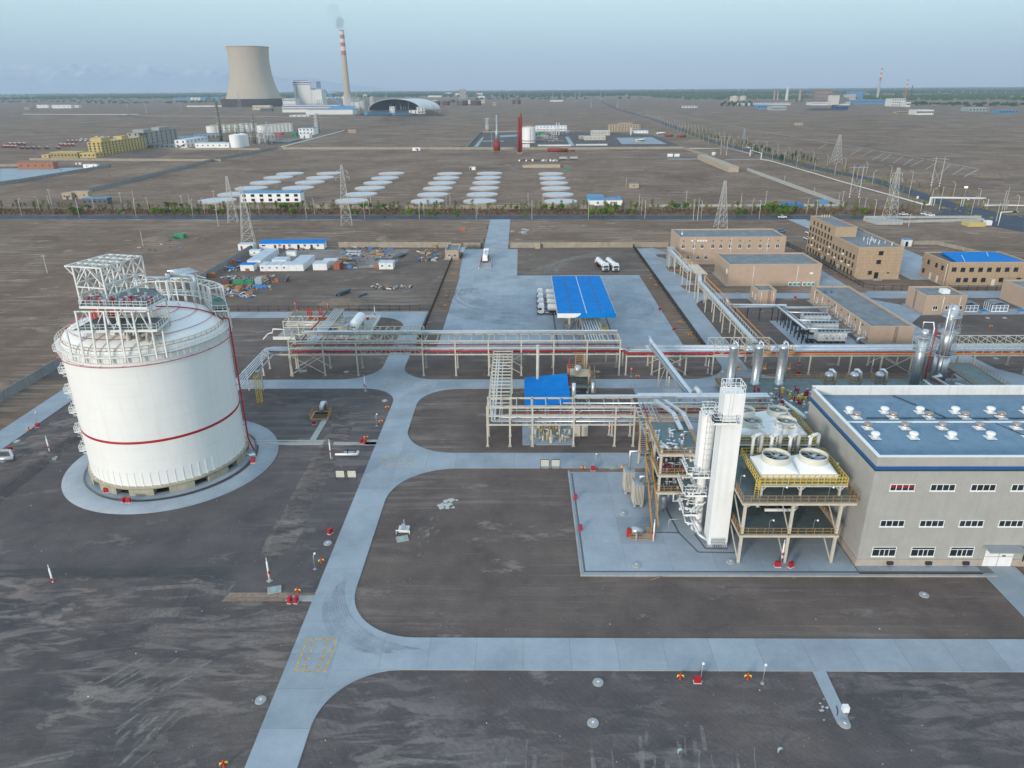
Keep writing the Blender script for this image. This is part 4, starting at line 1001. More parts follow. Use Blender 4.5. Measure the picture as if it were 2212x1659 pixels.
for z in (13.3,13.7,14.1,14.5):la.poly([(35.7,96.4,z),(35.65,95.9,z),(36.0,95.7,z),(36.35,95.9,z),(36.3,96.4,z)],.06)
la.build('caged_ladder',YELLOW,FT)
fan_unit('cooling_fan_unit','white twin hooded cooling fan unit ringed by yellow railings, front of platform',37.0,97.9,2,1,5.85,6.0,13.4,2.25,16.6)
FR_=thing('fan_platform','yellow railed rear platform under the four farther cooling fans','platform',(43,112,11.3))
MB().rail([(36.5,110.8,13.5),(50.2,110.8,13.5),(50.2,122,13.5),(36.5,122,13.5)],1.15,.9,.075,close=True).build('yellow_rail',YELLOW,FR_)
MB().box(36.5,110.8,13.3,50.2,122,13.45).build('walkway',TEAL,FR_);MB().box(36.4,110.6,13.0,50.3,110.9,13.3).build('edge_beam',PIPEW,FR_)
for x in (37.2,43.3,49.6):
 for y in (111.2,121.6):MB().box(x-.16,y-.16,11.3,x+.16,y+.16,13.3).build('leg',CREAM,FR_)
fan_unit('cooling_fan_unit','white four fan hooded cooling unit behind the twin fan unit',37.2,111.9,2,2,5.9,4.6,13.4,1.85,16.3)
for i,x in enumerate((37.6,40.6,43.6,46.8)):
 t=tag(MB().tube([(x,105.2,13.9),(x,105.2,17.2),(x+.25,105.3,17.6),(x+1.2,105.9,17.6),(x+1.8,106.4,17.2),(x+1.8,106.4,13.9)],.27,10).tube([(x+.1,105.2,17.6),(x-.5,104.9,17.6)],.2,8).build('header_pipe',PIPEW),'bent white header pipe rising behind the twin cooling fans, %s from left' % nth(i),'pipe','white header pipes behind the twin fans')
for i,x in enumerate((36.9,40.3,43.4,46.4)):
 a=MB().tube([(x,110.3,12.2),(x,110.3,16.2),(x+.0,111.0,16.7),(x,111.8,16.4)],.18,8);a.tube([(x-.9,110.8,16.5),(x+.9,110.8,16.5)],.13,8)
 tag(a.build('riser_pipe',PIPEW),'slim white riser pipe in front of the four fan unit, %s from left' % nth(i),'pipe','white risers before the rear fans')
# ------------------------------------------------------------------ pipe racks
def rack(name,lab,xs,y0,y1,tiers,top,cross=3.0,truss=None,ybrace=()):
 """columns at xs in two rows, longitudinal beams at each tier, cross beams between"""
 t=thing(name,lab,'pipe rack',(xs[0],y0,0))
 cm=MB().box(-.16,-.16,0,.16,-.1,top).box(-.16,.1,0,.16,.16,top).box(-.05,-.1,0,.05,.1,top).mesh('column',CREAM)
 fm=MB().box(-.34,-.34,0,.34,.34,.28).mesh('foot',CONC)
 for x in xs:
  for y in (y0,y1):o=put('column',cm,t,(x,y,0));put('foot',fm,o,(x,y,0))
 x0,x1=xs[0],xs[-1]
 for z in tiers:
  for y,s in ((y0,-1),(y1,1)):MB().box(x0-.2,y-.13,z-.32,x1+.2,y+.13,z).build('beam',CREAM,t)
  n=int((x1-x0)/cross);me=MB().box(-.09,y0+.14,z-.26,.09,y1-.14,z-.02).mesh('cross_beam',CREAM)
  for i in range(n+1):
   o=bpy.data.objects.new('cross_beam',me);COL.objects.link(o);o.parent=t;o.location=Vector((x0+(x1-x0)*i/n,0,0))-world0(t)
 for xa,xb in ybrace:
  for y in (y0,y1):MB().bar((xa,y,.6),(xb,y,tiers[0]-.4),.14).bar((xb,y,.6),(xa,y,tiers[0]-.4),.14).build('brace',CREAM,t)
 return t
def truss_span(parent,x0,x1,y0,y1,z0,z1,n):
 a=MB()
 for y in (y0,y1):
  a.bar((x0,y,z0),(x1,y,z0),.18);a.bar((x0,y,z1),(x1,y,z1),.18)
  for i in range(n+1):
   x=x0+(x1-x0)*i/n;a.bar((x,y,z0),(x,y,z1),.12)
   if i <n:xn=x0+(x1-x0)*(i+1)/n;a.bar((x,y,z0 if i % 2 else z1),(xn,y,z1 if i % 2 else z0),.12)
 for i in range(n+1):x=x0+(x1-x0)*i/n;a.bar((x,y0,z1),(x,y1,z1),.13)
 return a.build('truss',CREAM,parent)
def pipe(pts,r,m,lab,grp=None,n=8,name='pipeline'):
 return tag(MB().tube(pts,r,n).build(name,m),lab,'pipe',grp)
YA,YB=176.0,181.6
main=rack('pipe_rack','long cream pipe rack on tall columns crossing between tank and canopy',[-60.2,-51.5,-42.8,-25.6,-17.1,-8.5,0.0,8.4,17.0,25.5],YA,YB,(6.1,7.9,9.8),9.9,2.9,ybrace=((-60.2,-51.5),(-8.5,0.0)))
truss_span(main,-42.8,-25.6,YA,YB,9.9,11.8,9);truss_span(main,-42.8,-25.6,YA-.02,YB+.02,6.1,7.9,9)
main2=rack('pipe_rack','lower pipe rack carrying silver pipes toward the silver columns',[27.3,34.1,42.8,49.8,62.4,74.9,85.4,93.3,101.0,117,130.5,144,158],YA+.3,YB+1.4,(5.4,),5.5,3.0,ybrace=((34.1,42.8),(93.3,101.0)))
truss_span(main2,49.8,66,YA+.3,YB+1.4,5.6,8.0,8);truss_span(main2,104,158,YA+.3,YB+1.4,5.6,8.4,22)
for i,(y,z,r_,m_,lab) in enumerate(((176.6,6.3,.28,REDP,'red fire water pipe along the lowest tier of the long rack'),
 (177.5,6.3,.24,CHROME,'bright silver pipe beside the red pipe, lowest rack tier'),
 (178.5,6.3,.24,CHROME,'second bright silver pipe from the red pipe, lowest rack tier'),
 (179.9,6.3,.2,GALV,'dull grey pipe at back of lowest rack tier'),
 (177.1,8.1,.13,MAROON,'thin maroon pipe on the middle tier of the long rack'),
 (178.2,8.1,.18,CHROME,'thin silver pipe on the middle tier of the long rack'),
 (179.8,8.1,.16,GALV,'grey pipe at back of the middle rack tier'))):
 pipe([(-59.6 if i != 1 else -51,y,z+r_),(25.6,y,z+r_)],r_,m_,lab,'pipes on the long rack')
pipe([(-58,181.4,10.1),(25.2,181.3,10.1)],.34,LAGGED,'thick pale lagged pipe along the top rear edge of the long rack',None)
tag(MB().box(-57.5,180.9,10.5,25.3,181.9,10.62).build('cable_tray',LAGGED),'flat pale cable tray along the top rear of the long rack','cable tray')
pipe([(25.6,176.7,6.55),(26.6,176.7,6.55),(27.4,176.9,5.75),(48,176.9,5.75),(104,176.9,5.75),(175,176.9,5.75)],.28,REDP,'red fire water pipe on the lower right rack')
pipe([(62,176.35,5.72),(104,176.35,5.72),(175,176.35,5.72)],.2,mat('orange_pipe',(.58,.24,.04),.5,0,.1),'orange gas pipe along the front of the lower right rack')
for i,(y,x0,z) in enumerate(((178.2,25.5,5.8),(179.3,28,5.85),(180.3,33,5.85),(181.4,33,5.9),(182.3,33,5.95))):
 pipe([(x0,y,z if x0 >26 else 6.5)]+([(27,y,6.5),(28,y,z)] if x0 <26 else [])+[(175,y,z)],.26+.05*(i % 2),LAGGED if i % 2 else CHROME,'%s silver pipe behind the red one on the lower right rack' % nth(i),'silver pipes on the lower right rack')
# the rack that leaves the tank
tk=rack('pipe_rack','short pipe rack stepping down from long rack to the tank',[-67.9,-60.6],YA+.4,YB-.2,(6.0,),6.1,2.4)
MB().box(-68.4,163.5,5.7,-68.0,181,6.0).box(-64.8,163.5,5.7,-64.4,176,6.0).build('beam',GALV,tk)
for x in (-68.2,-64.6):MB().box(x-.15,166.0,0,x+.15,166.3,6.0).build('column',GALV,tk)
MB().bar((-68.2,166.1,.3),(-64.6,166.1,5.6),.14).build('brace',GALV,tk)
for i in range(5):
 pipe([(-59.8,180.4-i*.75,6.5),(-66.0-i*.42,180.4-i*.75,6.5),(-67.6-i*.0+i*.55,178.9-i*.75,6.5),(-67.4+i*.62,158,6.5),(-67.2+i*.62,147.5,6.2)],.14,CHROME,'bright silver pipe bending toward the tank, %s from outside of the bend' % nth(i),'five silver pipes from tank to rack')
# yellow escape stair tower at the tank's right flank
yt=thing('access_ladder','slim yellow caged ladder tower behind the right side of the tank','ladder',(-62,157,0))
a=MB()
for x,y in ((-63.4,158),(-62.4,158),(-63.4,159),(-62.4,159)):a.bar((x,y,0),(x,y,7.2),.1)
for k in range(9):z=.4+k*.8;a.poly([(-63.4,158,z),(-62.4,158,z),(-62.4,159,z),(-63.4,159,z),(-63.4,158,z)],.06)
a.build('frame',YELLOW,yt)
# ------------------------------------------------------------------ second, nearer rack
r2=rack('pipe_rack','nearer cream pipe rack with silver pipes in front of blue canopy',[-7.1,-2.4,2.3,10.9,19.5,23.4],135.7,140.6,(5.2,7.2,9.1),9.2,2.9)
r2b=rack('pipe_rack','rack extension of grey trays running behind the fans to the hall',[27,34,41,48,52],136.2,141.6,(7.2,9.1),9.2,3.0,ybrace=((27,34),))
for i,(y,z,r_,m_,x0,lab) in enumerate(((136.2,5.35,.24,CHROME,-6.0,'bright silver pipe at front of the lowest tier, nearer rack'),(137.0,5.35,.2,CHROME,-5.2,'thin silver pipe second in the lowest tier, nearer rack'),(138.2,5.35,.14,WHITE,-4.6,'slender white pipe on the lowest tier of the nearer rack'),
 (136.4,7.35,.12,MAROON,-2,'thin maroon pipe on the middle tier of the nearer rack'),(137.4,7.35,.14,GALV,-2,'thin grey pipe on the middle tier of the nearer rack'),(136.6,9.3,.2,CHROME,8.6,'silver pipe on the top tier front of the nearer rack'))):
 pipe([(x0,y,z+r_),(51.5,y,z+r_)],r_,m_,lab,'pipes on the nearer rack')
for i,(x0,y,z) in enumerate(((11.0,139.6,9.75),(24.5,140.3,9.8),(32.5,138.9,9.8))):
 t=tag(MB().box(x0,y-.35,z-.22,51.8,y+.35,z+.22).box(x0-.02,y-.37,z+.22,51.8,y+.37,z+.26).build('cable_duct',LAGGED),'pale box shaped cable duct on top of nearer rack, %s to start from left' % nth(i),'cable duct','cable ducts on the nearer rack')
pipe([(11.0,139.6,9.75),(11.0,139.9,12.6)],.4,LAGGED,'short upright lagged duct at the left end of the cable duct')
pipe([(15.2,141.6,9.8),(15.2,141.9,11.9)],.32,LAGGED,'short upright white duct behind the blue canopy corner')
pipe([(24,139,6.9),(52,139,6.9)],.38,REDP,'red pipe under the trays behind the cooling fans');pipe([(24,138.0,6.8),(52,138.0,6.8)],.3,MATS['orange_pipe'],'orange pipe under the trays behind the cooling fans')
# branch that joins both racks, like a ladder of beams
br=thing('pipe_rack','ladder like connecting rack between the long rack and nearer rack','pipe rack',(-4.7,158,0))
for x in (-7.1,-2.3):MB().box(x-.13,140.8,6.9,x+.13,175.8,7.2).build('beam',CREAM,br);MB().box(x-.1,140.8,5.0,x+.1,175.8,5.2).build('beam',CREAM,br)
me=MB().box(-4.7+4.7-2.25,-.12,-.1,2.25,.12,.12).mesh('cross_beam',CREAM)
for i in range(17):put('cross_beam',me,br,(-4.7,142+i*2.05,7.2))
me2=MB().box(-.16,-.16,0,.16,.16,7.0).mesh('column',CREAM)
for y in (152,164):
 for x in (-7.1,-2.3):put('column',me2,br,(x,y,0))
for i in range(3):MB().bar((-2.3,146+i*10,.4 if i==0 else 5.2),(-2.3,151+i*10,7.0),.12).build('brace',CREAM,br)
for i,x in enumerate((-6.2,-5.6,-4.6)):pipe([(x,136.4,5.6),(x,176,5.6),(x,177.4,6.4)],.22 if i <2 else .12,LAGGED,'blue grey pipe inside the ladder rack, %s from left' % nth(i),'pipes in the ladder rack')
# link from the nearer rack to the process structure
lk=thing('pipe_rack','short rack dropping from nearer rack to process structure','pipe rack',(24,128,0))
for x in (23.4,27.4):MB().box(x-.13,122.5,8.9,x+.13,135.4,9.2).build('beam',GALV,lk)
me=MB().box(-2,-.1,-.1,2,.1,.1).mesh('cross_beam',CREAM)
for i in range(7):put('cross_beam',me,lk,(25.4,123.4+i*1.9,9.25))
for x in (23.4,27.4):MB().box(x-.15,128,0,x+.15,128.3,8.9).build('column',CREAM,lk)
for i,x in enumerate((24.2,25.0,25.8,26.6)):pipe([(x,121.5,9.5),(x,137.2,9.5)],.13,(CHROME,MAROON,GALV,CHROME)[i],'%s pipe from left on the short rack to the process structure' % nth(i),'pipes to the process structure')
for i,x in enumerate((28.6,30.4)):tag(MB().box(x-.4,117,12.9,x+.4,124,13.2).bar((x,124,13.0),(x-1.0,136.5,10.2),.8,.4).build('cable_duct',LAGGED),'%s sloping pale duct dropping to the top process deck' % ('left hand' if i==0 else 'right hand'),'cable duct')
# sloping gallery from the lower right rack down to the ducts
p0,p1=Vector((33.8,176.6,8.2)),Vector((37.0,144.5,7.6))
gl=thing('duct_bridge','sloping pale duct bridge between the two pipe racks','duct bridge',(35,160,0))
MB().bar(p0,p1,1.5,.3).build('duct_floor',LAGGED,gl)
for s_ in (-.8,.8):
 a=MB();q0,q1=p0+Vector((s_,0,0)),p1+Vector((s_,0,0));a.bar(q0,q1,.14,.8);a.build('side_girder',GALV,gl)
MB().bar(p0+Vector((.1,0,.45)),p1+Vector((.1,0,.45)),.9,.25).build('cable_duct',LAGGED,gl)
for y in (168,156):MB().box(34.2,y,0,34.5,y+.3,7.6).box(36.2,y,0,36.5,y+.3,7.6).bar((34.4,y+.1,.4),(36.4,y+.1,7.2),.12).build('trestle',CREAM,gl)
MB().tube([(33.8,176.6,8.6),(33.8,181.4,8.6)],.5,8).build('bend',LAGGED,gl);MB().tube([(37.1,144.6,7.8),(37.3,142.6,10.3),(37.6,140.2,10.2)],.5,8).build('bend',LAGGED,gl)
# ------------------------------------------------------------------ bridge rack running back along the east road
er=thing('pipe_rack','long cream trestle rack beside east road with pale cable duct','pipe rack',(62.3,240,0))
me2=MB().box(-.14,-.14,0,.14,.14,6.4).mesh('column',CREAM)
for y in (186,198,211,222,233,244,297,285):
 for x in (61.3,63.6):put('column',me2,er,(x,y,0))
me3=MB().box(-.14,-.14,0,.14,.14,8.6).mesh('column',CREAM)
for y in (249,257.5,262,270):
 for x in (61.3,64.4):put('column',me3,er,(x,y,0))
for x in (61.3,63.6):
 for y0,y1,z in ((183,247,6.2),(262,300,6.2)):
  a=MB().box(x-.1,y0,z-.25,x+.1,y1,z).box(x-.07,y0,z+1.3,x+.07,y1,z+1.45);n=int((y1-y0)/2.2)
  for i in range(n+1):a.bar((x,y0+(y1-y0)*i/n,z),(x,y0+(y1-y0)*i/n,z+1.35),.1)
  a.build('side_girder',CREAM,er)
MB().box(61.6,183,6.5,63.0,247,6.95).box(61.6,263,6.5,63.0,300,6.95).build('cable_duct',LAGGED,er)
MB().bar((62.3,247,6.7),(62.6,250,8.6),1.3,.4).bar((62.8,250,8.6),(62.8,262,8.8),1.3,.4).build('cable_duct',LAGGED,er)
a=MB();me=MB().box(-2.0,-.1,-.1,2.0,.1,.1).mesh('cross_beam',CREAM)
for i in range(13):put('cross_beam',me,er,(63.0,248.5+i*1.15,9.3))
for x in (61.2,64.8):MB().box(x-.1,248,9.0,x+.1,263,9.25).build('beam',CREAM,er)
MB().box(61.2,300,0,64,303,7.6).build('stair_tower',GALV,er)
pipe([(66.3,183,6.4),(66.3,222.5,6.4),(65.6,223.5,7.4),(65.2,247,7.6),(65.2,262,8.2),(64.6,300,6.6)],.14,MATS['orange_pipe'],'thin orange gas pipe beside the east trestle rack')
# ------------------------------------------------------------------ frame round the tank coolers
cf=thing('pipe_rack','grey pipe frame on dark posts round the white cooler boxes','pipe rack',(80,224,0))
me2=MB().box(-.13,-.13,0,.13,.13,4.6).mesh('column',DARK)
for x,y in ((68.5,223.5),(72.5,223.5),(76.4,223.5),(80.4,223.5),(84.4,223.6)):put('column',me2,cf,(x,y,0))
for k in range(8):put('column',me2,cf,(81.4+.06*k,221-k*2.9,0));put('column',me2,cf,(83.0+.06*k,221-k*2.9,0))
MB().tube([(65.4,223.9,7.2),(66.3,223.9,5.2),(81.6,223.9,5.0),(84.4,223.9,5.0),(84.4,223.9,4.2),(98.8,223.9,4.2)],.36,10).build('header_pipe',LAGGED,cf)
MB().tube([(66.3,223.0,4.7),(82,223.0,4.7)],.28,8).build('header_pipe',GALV,cf)
MB().tube([(81.4,223.6,5.0),(82.0,199.6,5.0)],.38,10).build('header_pipe',LAGGED,cf);MB().tube([(83.0,222,4.7),(83.6,199.8,4.7)],.25,8).build('header_pipe',GALV,cf)
for y in (200.2,208.4,216.6):MB().tube([(82.2,y,4.9),(95.2,y,4.5)],.2,8).build('branch_pipe',LAGGED,cf)
for i,y in enumerate((200.4,208.6,216.8)):
 t=thing('cooler_box','white panelled evaporative cooler box, %s of three' % ('nearest','middle','farthest')[i],'cooler',(90,y,0),'white evaporative coolers')
 x0=86.4+i*.9
 MB().box(x0,y,.9,x0+8.2,y+3.4,3.4).build('casing',PLASTER,t)
 me=MB().box(-.78,-.03,-1.1,.78,0,1.1).mesh('panel',PLASTER)
 for k in range(5):put('panel',me,t,(x0+.82+k*1.64,y-.002,2.15))
 for k in range(5):MB().box(x0+.2+k*1.9,y+.2,.1,x0+.45+k*1.9,y+3.2,.9).build('leg',DARK,t)
 a=MB().box(x0-.1,y-.1,3.4,x0+8.3,y+3.5,3.5)
 a.build('rim',GALV,t)
 a=MB()
 for k in range(7):a.cyl(x0+.8+k*1.1,y+1.7,3.5,3.85,.42,n=10)
 a.build('fan',DARK,t,kind='stuff')
 for k in range(4):MB().tube([(x0+1.6+k*1.8,y-.05,2.7),(x0+1.8+k*1.8,y-.5,2.7),(x0+2.2+k*1.8,y-.9,1.8)],.15,8).build('outlet',CHROME,t)
 MB().rail([(x0,y+3.3,3.5),(x0+8.2,y+3.3,3.5)],1.0,1.2,.05).build('rail',GALV,t)
 clutter('pump_set',t,x0-2.8,y+.2,x0-.6,y+2.8,.12,14,DARK,40+i,1.3,.35)
for i,(x,y) in enumerate(((96.4,206),(98.2,201))):pipe([(x,y,.2),(x,y,1.2),(x+.3,y,1.6),(x+3.2,y+.4,1.6)],.4,CHROME,('farther' if i==0 else 'nearer')+' silver elbow duct entering the long brown building',None)
# ------------------------------------------------------------------ vessel deck
vd=thing('vessel_deck','low teal deck carrying silver vessels, behind the hall','platform structure',(76,150,0))
tiled_deck(vd,48.6,104,130,168.8,2.0,4.6,4.6)
MB().box(48.6,168.4,1.5,104,168.8,1.99).box(48.6,130,1.5,48.9,168.4,1.99).build('edge_beam',CREAM,vd)
me=MB().box(-.15,-.15,0,.15,.15,1.6).mesh('column',CREAM)
for k in range(10):put('column',me,vd,(49+k*6,168.2,0))
for k in range(6):put('column',me,vd,(49,132+k*6.5,0))
MB().rail([(104,168.7,2),(48.7,168.7,2),(48.7,150,2)],1.1,1.6,.06).build('deck_rail',ORANGE,vd)
rb2=thing('rail_block','yellow railed higher platform at right end of the vessel deck','platform structure',(109,163,0))
MB().box(106,156,4.6,113.2,172,4.8).build('deck',TEAL,rb2);MB().rail([(106,156,4.8),(113.2,156,4.8),(113.2,172,4.8),(106,172,4.8)],1.1,1.2,.06,close=True).build('deck_rail',ORANGE,rb2)
for x in (106.2,109.6,113):
 for y in (156.2,171.8):MB().box(x-.13,y-.13,0,x+.13,y+.13,4.6).build('column',CREAM,rb2)
MB().box(105.0,171.9,2.0,113.2,172.0,4.6).build('wind_wall',CREAM,rb2);stair(rb2,(106.6,155.8,.1),(111.5,155.8,4.7),side=(0,1,0))
for i,x in enumerate((51.3,57.4,63.3)):
 t=thing('silver_column','tall silver lagged column with domed cap, %s of three behind the white tower' % nth(i),'process column',(x,165,2),'three silver columns on the vessel deck')
 y=165
 MB().lathe(x,y,[(1.15,2),(1.15,2.6),(1.0,2.7),(1.0,11.3),(1.06,11.35),(1.06,11.6)],24,cap=False).build('shell',CHROME,t)
 for z in (4.2,6.4,8.6):MB().lathe(x,y,[(1.005,z),(1.02,z+.04),(1.005,z+.08)],24,cap=False).build('seam',GALV,t)
 MB().dome(x,y,11.6,1.06,.75,24,5).cyl(x,y,12.2,13.0,.3,n=12).build('cap',CHROME,t)
 MB().tube([(x,y,12.9),(x+.1,y,13.2),(x+.6,y-.3,12.9),(x+.95,y-.55,12.0),(x+.95,y-.6,3)],.16,8).build('overhead_pipe',CHROME,t)
 a=MB().ladder((x+1.3,y+.4,2.2),(x+1.3,y+.4,11.4),.5,(0,1,0));a.build('ladder',ORANGE,t)
 plat(t,x+1.0,y-.4,x+2.6,y+1.4,10.6,ORANGE)
 plat(t,x+1.0,y-.2,x+2.3,y+1.2,6.2,ORANGE)
for i,x in enumerate((73.0,79.0,85.0)):
 t=thing('silver_vessel','short silver domed vessel on the vessel deck, %s of three' % nth(i),'vessel',(x,160,2),'short silver vessels on the vessel deck');y=160
 MB().lathe(x,y,[(1.0,2.9),(1.0,6.2),(1.05,6.25),(1.05,6.4)],20,cap=False).build('shell',CHROME,t);MB().dome(x,y,6.4,1.05,.8,20,5).build('cap',CHROME,t)
 for a_ in (45,135,225,315):MB().bar((x+.9*math.cos(R(a_)),y+.9*math.sin(R(a_)),2),(x+.9*math.cos(R(a_)),y+.9*math.sin(R(a_)),3.4),.16).build('leg',GALV,t)
 MB().tube([(x,y,7.0),(x,y,7.7),(x+.5,y-.2,7.8),(x+1.1,y-.6,7.2),(x+1.2,y-.7,4)],.3,10).build('overhead_pipe',CHROME,t)
 MB().lathe(x,y,[(1.05,4.9),(1.9,4.9),(1.9,5.0),(1.05,5.0)],20,cap=False).build('platform',TEAL,t)
 a=MB().rail([(x+1.85*math.cos(R(q)),y+1.85*math.sin(R(q)),5.0) for q in range(0,360,30)],1.1,2,.05,close=True);a.build('platform_rail',ORANGE,t)
 MB().tube([(x+.2,y-1,2.8),(x+.6,y-3,2.8),(x+2.4,y-6.4,2.6)],.42,10).build('drain_pipe',WHITE,t);MB().tube([(x+1.4,y-1.4,2.3),(x+2.6,y-3.6,2.6)],.3,8).build('valve_body',YELLOW,t)
def tall(name,lab,x,y,secs,plats,m=CHROME):
 t=thing(name,lab,'process column',(x,y,2))
 for (r0,z0,z1) in secs:MB().lathe(x,y,[(r0,z0),(r0,z1)],24,cap=True).build('shell_section',m,t)
 for z,r_ in plats:
  f_=MB().lathe(x,y,[(secs[0][0]*.6,z-.1),(r_,z-.1),(r_,z),(secs[0][0]*.6,z)],24,cap=False).build('platform',GALV,t)
  MB().rail([(x+r_*.97*math.cos(R(q)),y+r_*.97*math.sin(R(q)),z) for q in range(0,360,30)],1.15,2,.06,close=True).build('platform_rail',GALV,f_)
 return t
t=tall('silver_tower','slim tall silver tower with two railed platforms and red riser',96.3,165,[(1.05,2,14.2),(.8,14.2,15.9)],[(14.3,2.0),(10.8,1.9)])
MB().tube([(98.4,164.6,2.5),(98.6,164.6,16.4)],.13,8).lathe(98.6,164.6,[(.01,14.4),(.3,14.6),(.3,15.4),(.01,15.6)],8).build('red_riser',REDP,t)
MB().tube([(95.5,165,15.9),(95.5,165,17.8),(97.8,165,17.8),(97.8,164.2,16.4),(97.4,164,3)],.15,8).build('overhead_pipe',CHROME,t)
MB().ladder((94.9,165,2.2),(94.9,165,14),.5,(0,1,0)).build('ladder',GALV,t)
t=tall('silver_tower','tallest silver tower with stepped diameter, railed platforms and ladder',103.6,168,[(1.75,2,8.8),(1.35,8.8,15),(1.15,15,20.4)],[(8.8,2.5),(14.6,2.5),(18.4,2.2)])
MB().dome(103.6,168,20.4,1.15,.8,20,4).build('cap',CHROME,t);MB().tube([(103.2,168,21),(102.6,167.4,21.6),(101.9,166.7,20.6),(101.9,166.5,4)],.2,8).build('overhead_pipe',CHROME,t)
for d in (.5,1.1):MB().tube([(102.4+d,166.4,4),(102.6+d,166.6,18.6)],.12,8).build('side_pipe',CHROME,t)
MB().ladder((105.0,166.8,8.8),(105.0,166.8,20.6),.5,(1,0,0)).build('ladder',GALV,t)
for k in range(12):z=15+k*.55
for i,(pts,r_,m_,lab) in enumerate((
 ([(97.6,163.4,3.6),(97.6,158,3.6),(97.6,150,3.4),(97.6,142,3.2)],.3,WHITE,'white pipe crossing the vessel deck from the slim tower'),
 ([(99.8,163.2,4.6),(101.6,163.6,4.6),(101.8,164.8,4.6)],.3,WHITE,'short white bend at foot of the tallest tower'),
 ([(99.4,163.2,4.6),(101.4,150,4.4),(102.4,140,4.3)],.32,LAGGED,'pale pipe running forward from the tallest tower'),
 ([(99.0,163.2,4.2),(101.0,150,4.0),(102.0,140,3.9)],.16,REDP,'thin red pipe beside the pale pipe on vessel deck'),
 ([(92,157,3.2),(98,157,3.2)],.24,WHITE,'white cross pipe on vessel deck near the slim tower'),
 ([(90.5,158.5,3.0),(93,153,3.0),(94.5,153,3.0),(94.5,149,3.0)],.26,WHITE,'white stepped pipe on vessel deck left of the slim tower'),
 ([(103,156,3.4),(106.6,156,3.4),(107.4,158,3.4),(104.4,162,3.4)],.3,WHITE,'white looping pipe at the right of the vessel deck'),
 ([(60.0,153,2.9),(61.2,148,2.9),(62.0,144,2.8)],.42,WHITE,'thick white pipe stub on the left of the vessel deck'),
 ([(67.4,152.5,3.1),(68.0,149,2.9),(69.2,144,2.8)],.5,WHITE,'thick white drum pipe in the middle of vessel deck'))):
 pipe(pts,r_,m_,lab,'pipes on the vessel deck')
for k,(x0,y0,x1,y1,n,m_,nm) in enumerate(((56,145,70,160,40,LAGGED,'valve_cluster'),(54,150,68,163,26,REDP,'red_valve'),(60,152,66,160,14,YELLOW,'yellow_valve'),(88,142,104,160,40,LAGGED,'valve_cluster'),(88,142,106,160,22,MAROON,'red_valve'),(70,142,90,154,26,LAGGED,'valve_cluster'))):
 o=clutter(nm,None,x0,y0,x1,y1,2.0,n,m_,60+k,1.8,.34);o['label']='loose cluster of valves and small pipes standing on the vessel deck'
t=thing('drum','dark domed drum beside the white pipe on vessel deck','vessel',(71.5,147,2));MB().dome(71.5,147,2.6,1.2,1.3,18,5).cyl(71.5,147,2,2.6,1.2,n=18).build('shell',PIPEB,t);MB().tube([(71.5,147,3.8),(71.5,147,4.4),(72.2,147,4.4)],.1,6).build('outlet',WOOD,t)
t=thing('drum','white domed drum under the yellow railed platform','vessel',(110,158,0));MB().lathe(110,156.8,[(.9,.6),(.9,2.6)],18).dome(110,156.8,2.6,.95,.6,18,4).build('shell',WHITE,t);MB().cyl(110,156.8,0,.6,.5,n=10).build('stand',GALV,t)
# ------------------------------------------------------------------ filling station behind the long rack: frame, manifolds and white tank
fs=thing('loading_rack','cream steel loading frame with silver pipes, left of white bullet tank','pipe rack',(-66,209,0))
X0,X1,Y0_,Y1_=-71.6,-54.0,207.0,212.4
me=MB().box(-.14,-.14,0,.14,.14,5.4).mesh('column',CREAM)
for x in (-71.6,-67.2,-62.6,-54.2):
 for y in (Y0_,Y1_):put('column',me,fs,(x,y,0))
for z in (3.6,5.4):
 for y in (Y0_,Y1_):MB().box(X0-.2,y-.12,z-.25,X1+.2,y+.12,z).build('beam',CREAM,fs)
me=MB().box(-.09,-2.58,-.2,.09,2.58,0).mesh('cross_beam',CREAM)
for i in range(9):put('cross_beam',me,fs,(X0+i*2.2,209.7,5.4))
for i,y in enumerate((207.6,208.4,209.6,210.8)):pipe([(X0,y,3.85),(X1,y,3.85)],.2,CHROME if i % 2 else CREAM,'%s pipe from front lying on the loading frame' % nth(i),'pipes on the loading frame')
for i in range(5):pipe([(-58.4+i*.7,178.5,6.6),(-58.4+i*.7,206,5.8),(-58.6+i*.7,219,5.8)],.13,LAGGED,'%s pale pipe from left running back from long rack to the loading frame' % nth(i),'pale pipes to the loading frame')
pipe([(-60.2,178.5,6.6),(-60.2,206,5.8),(-60.4,216,5.8)],.2,MAROON,'dull red pipe left of the pale pipes to the loading frame')
sheet('loading_pad',[(-74.5,206),(-46.5,206),(-46.5,227),(-74.5,227)],.08,CONC)
struct(MB().box(-74.8,205.6,0,-68,206,.9).box(-46.6,206,0,-46.2,227,.9).box(-58,227,0,-46.2,227.4,.9),'pad_kerb',PLASTER)
pp=thing('manifold_platform','low platform with red manifolds and orange rails behind loading frame','platform structure',(-66,219,0))
MB().box(-74,217.5,2.4,-58,225.5,2.6).build('deck',TEAL,pp);MB().rail([(-74,217.5,2.6),(-58,217.5,2.6),(-58,225.5,2.6),(-74,225.5,2.6)],1.1,1.4,.05,close=True).build('deck_rail',ORANGE,pp)
for x in (-73.8,-66,-58.2):
 for y in (217.7,225.3):MB().box(x-.12,y-.12,0,x+.12,y+.12,2.4).build('column',CREAM,pp)
for x in (-67.4,-66.8,-66.2,-63.6,-63.0):MB().tube([(x,218.6,2.6),(x,218.6,6.0)],.17,8).lathe(x,218.6,[(.01,4.4),(.28,4.5),(.28,4.7),(.01,4.8)],8).build('red_manifold',REDP,pp)
MB().box(-67.8,217.9,2.6,-61.2,219.4,3.1).build('red_base',REDP,pp)
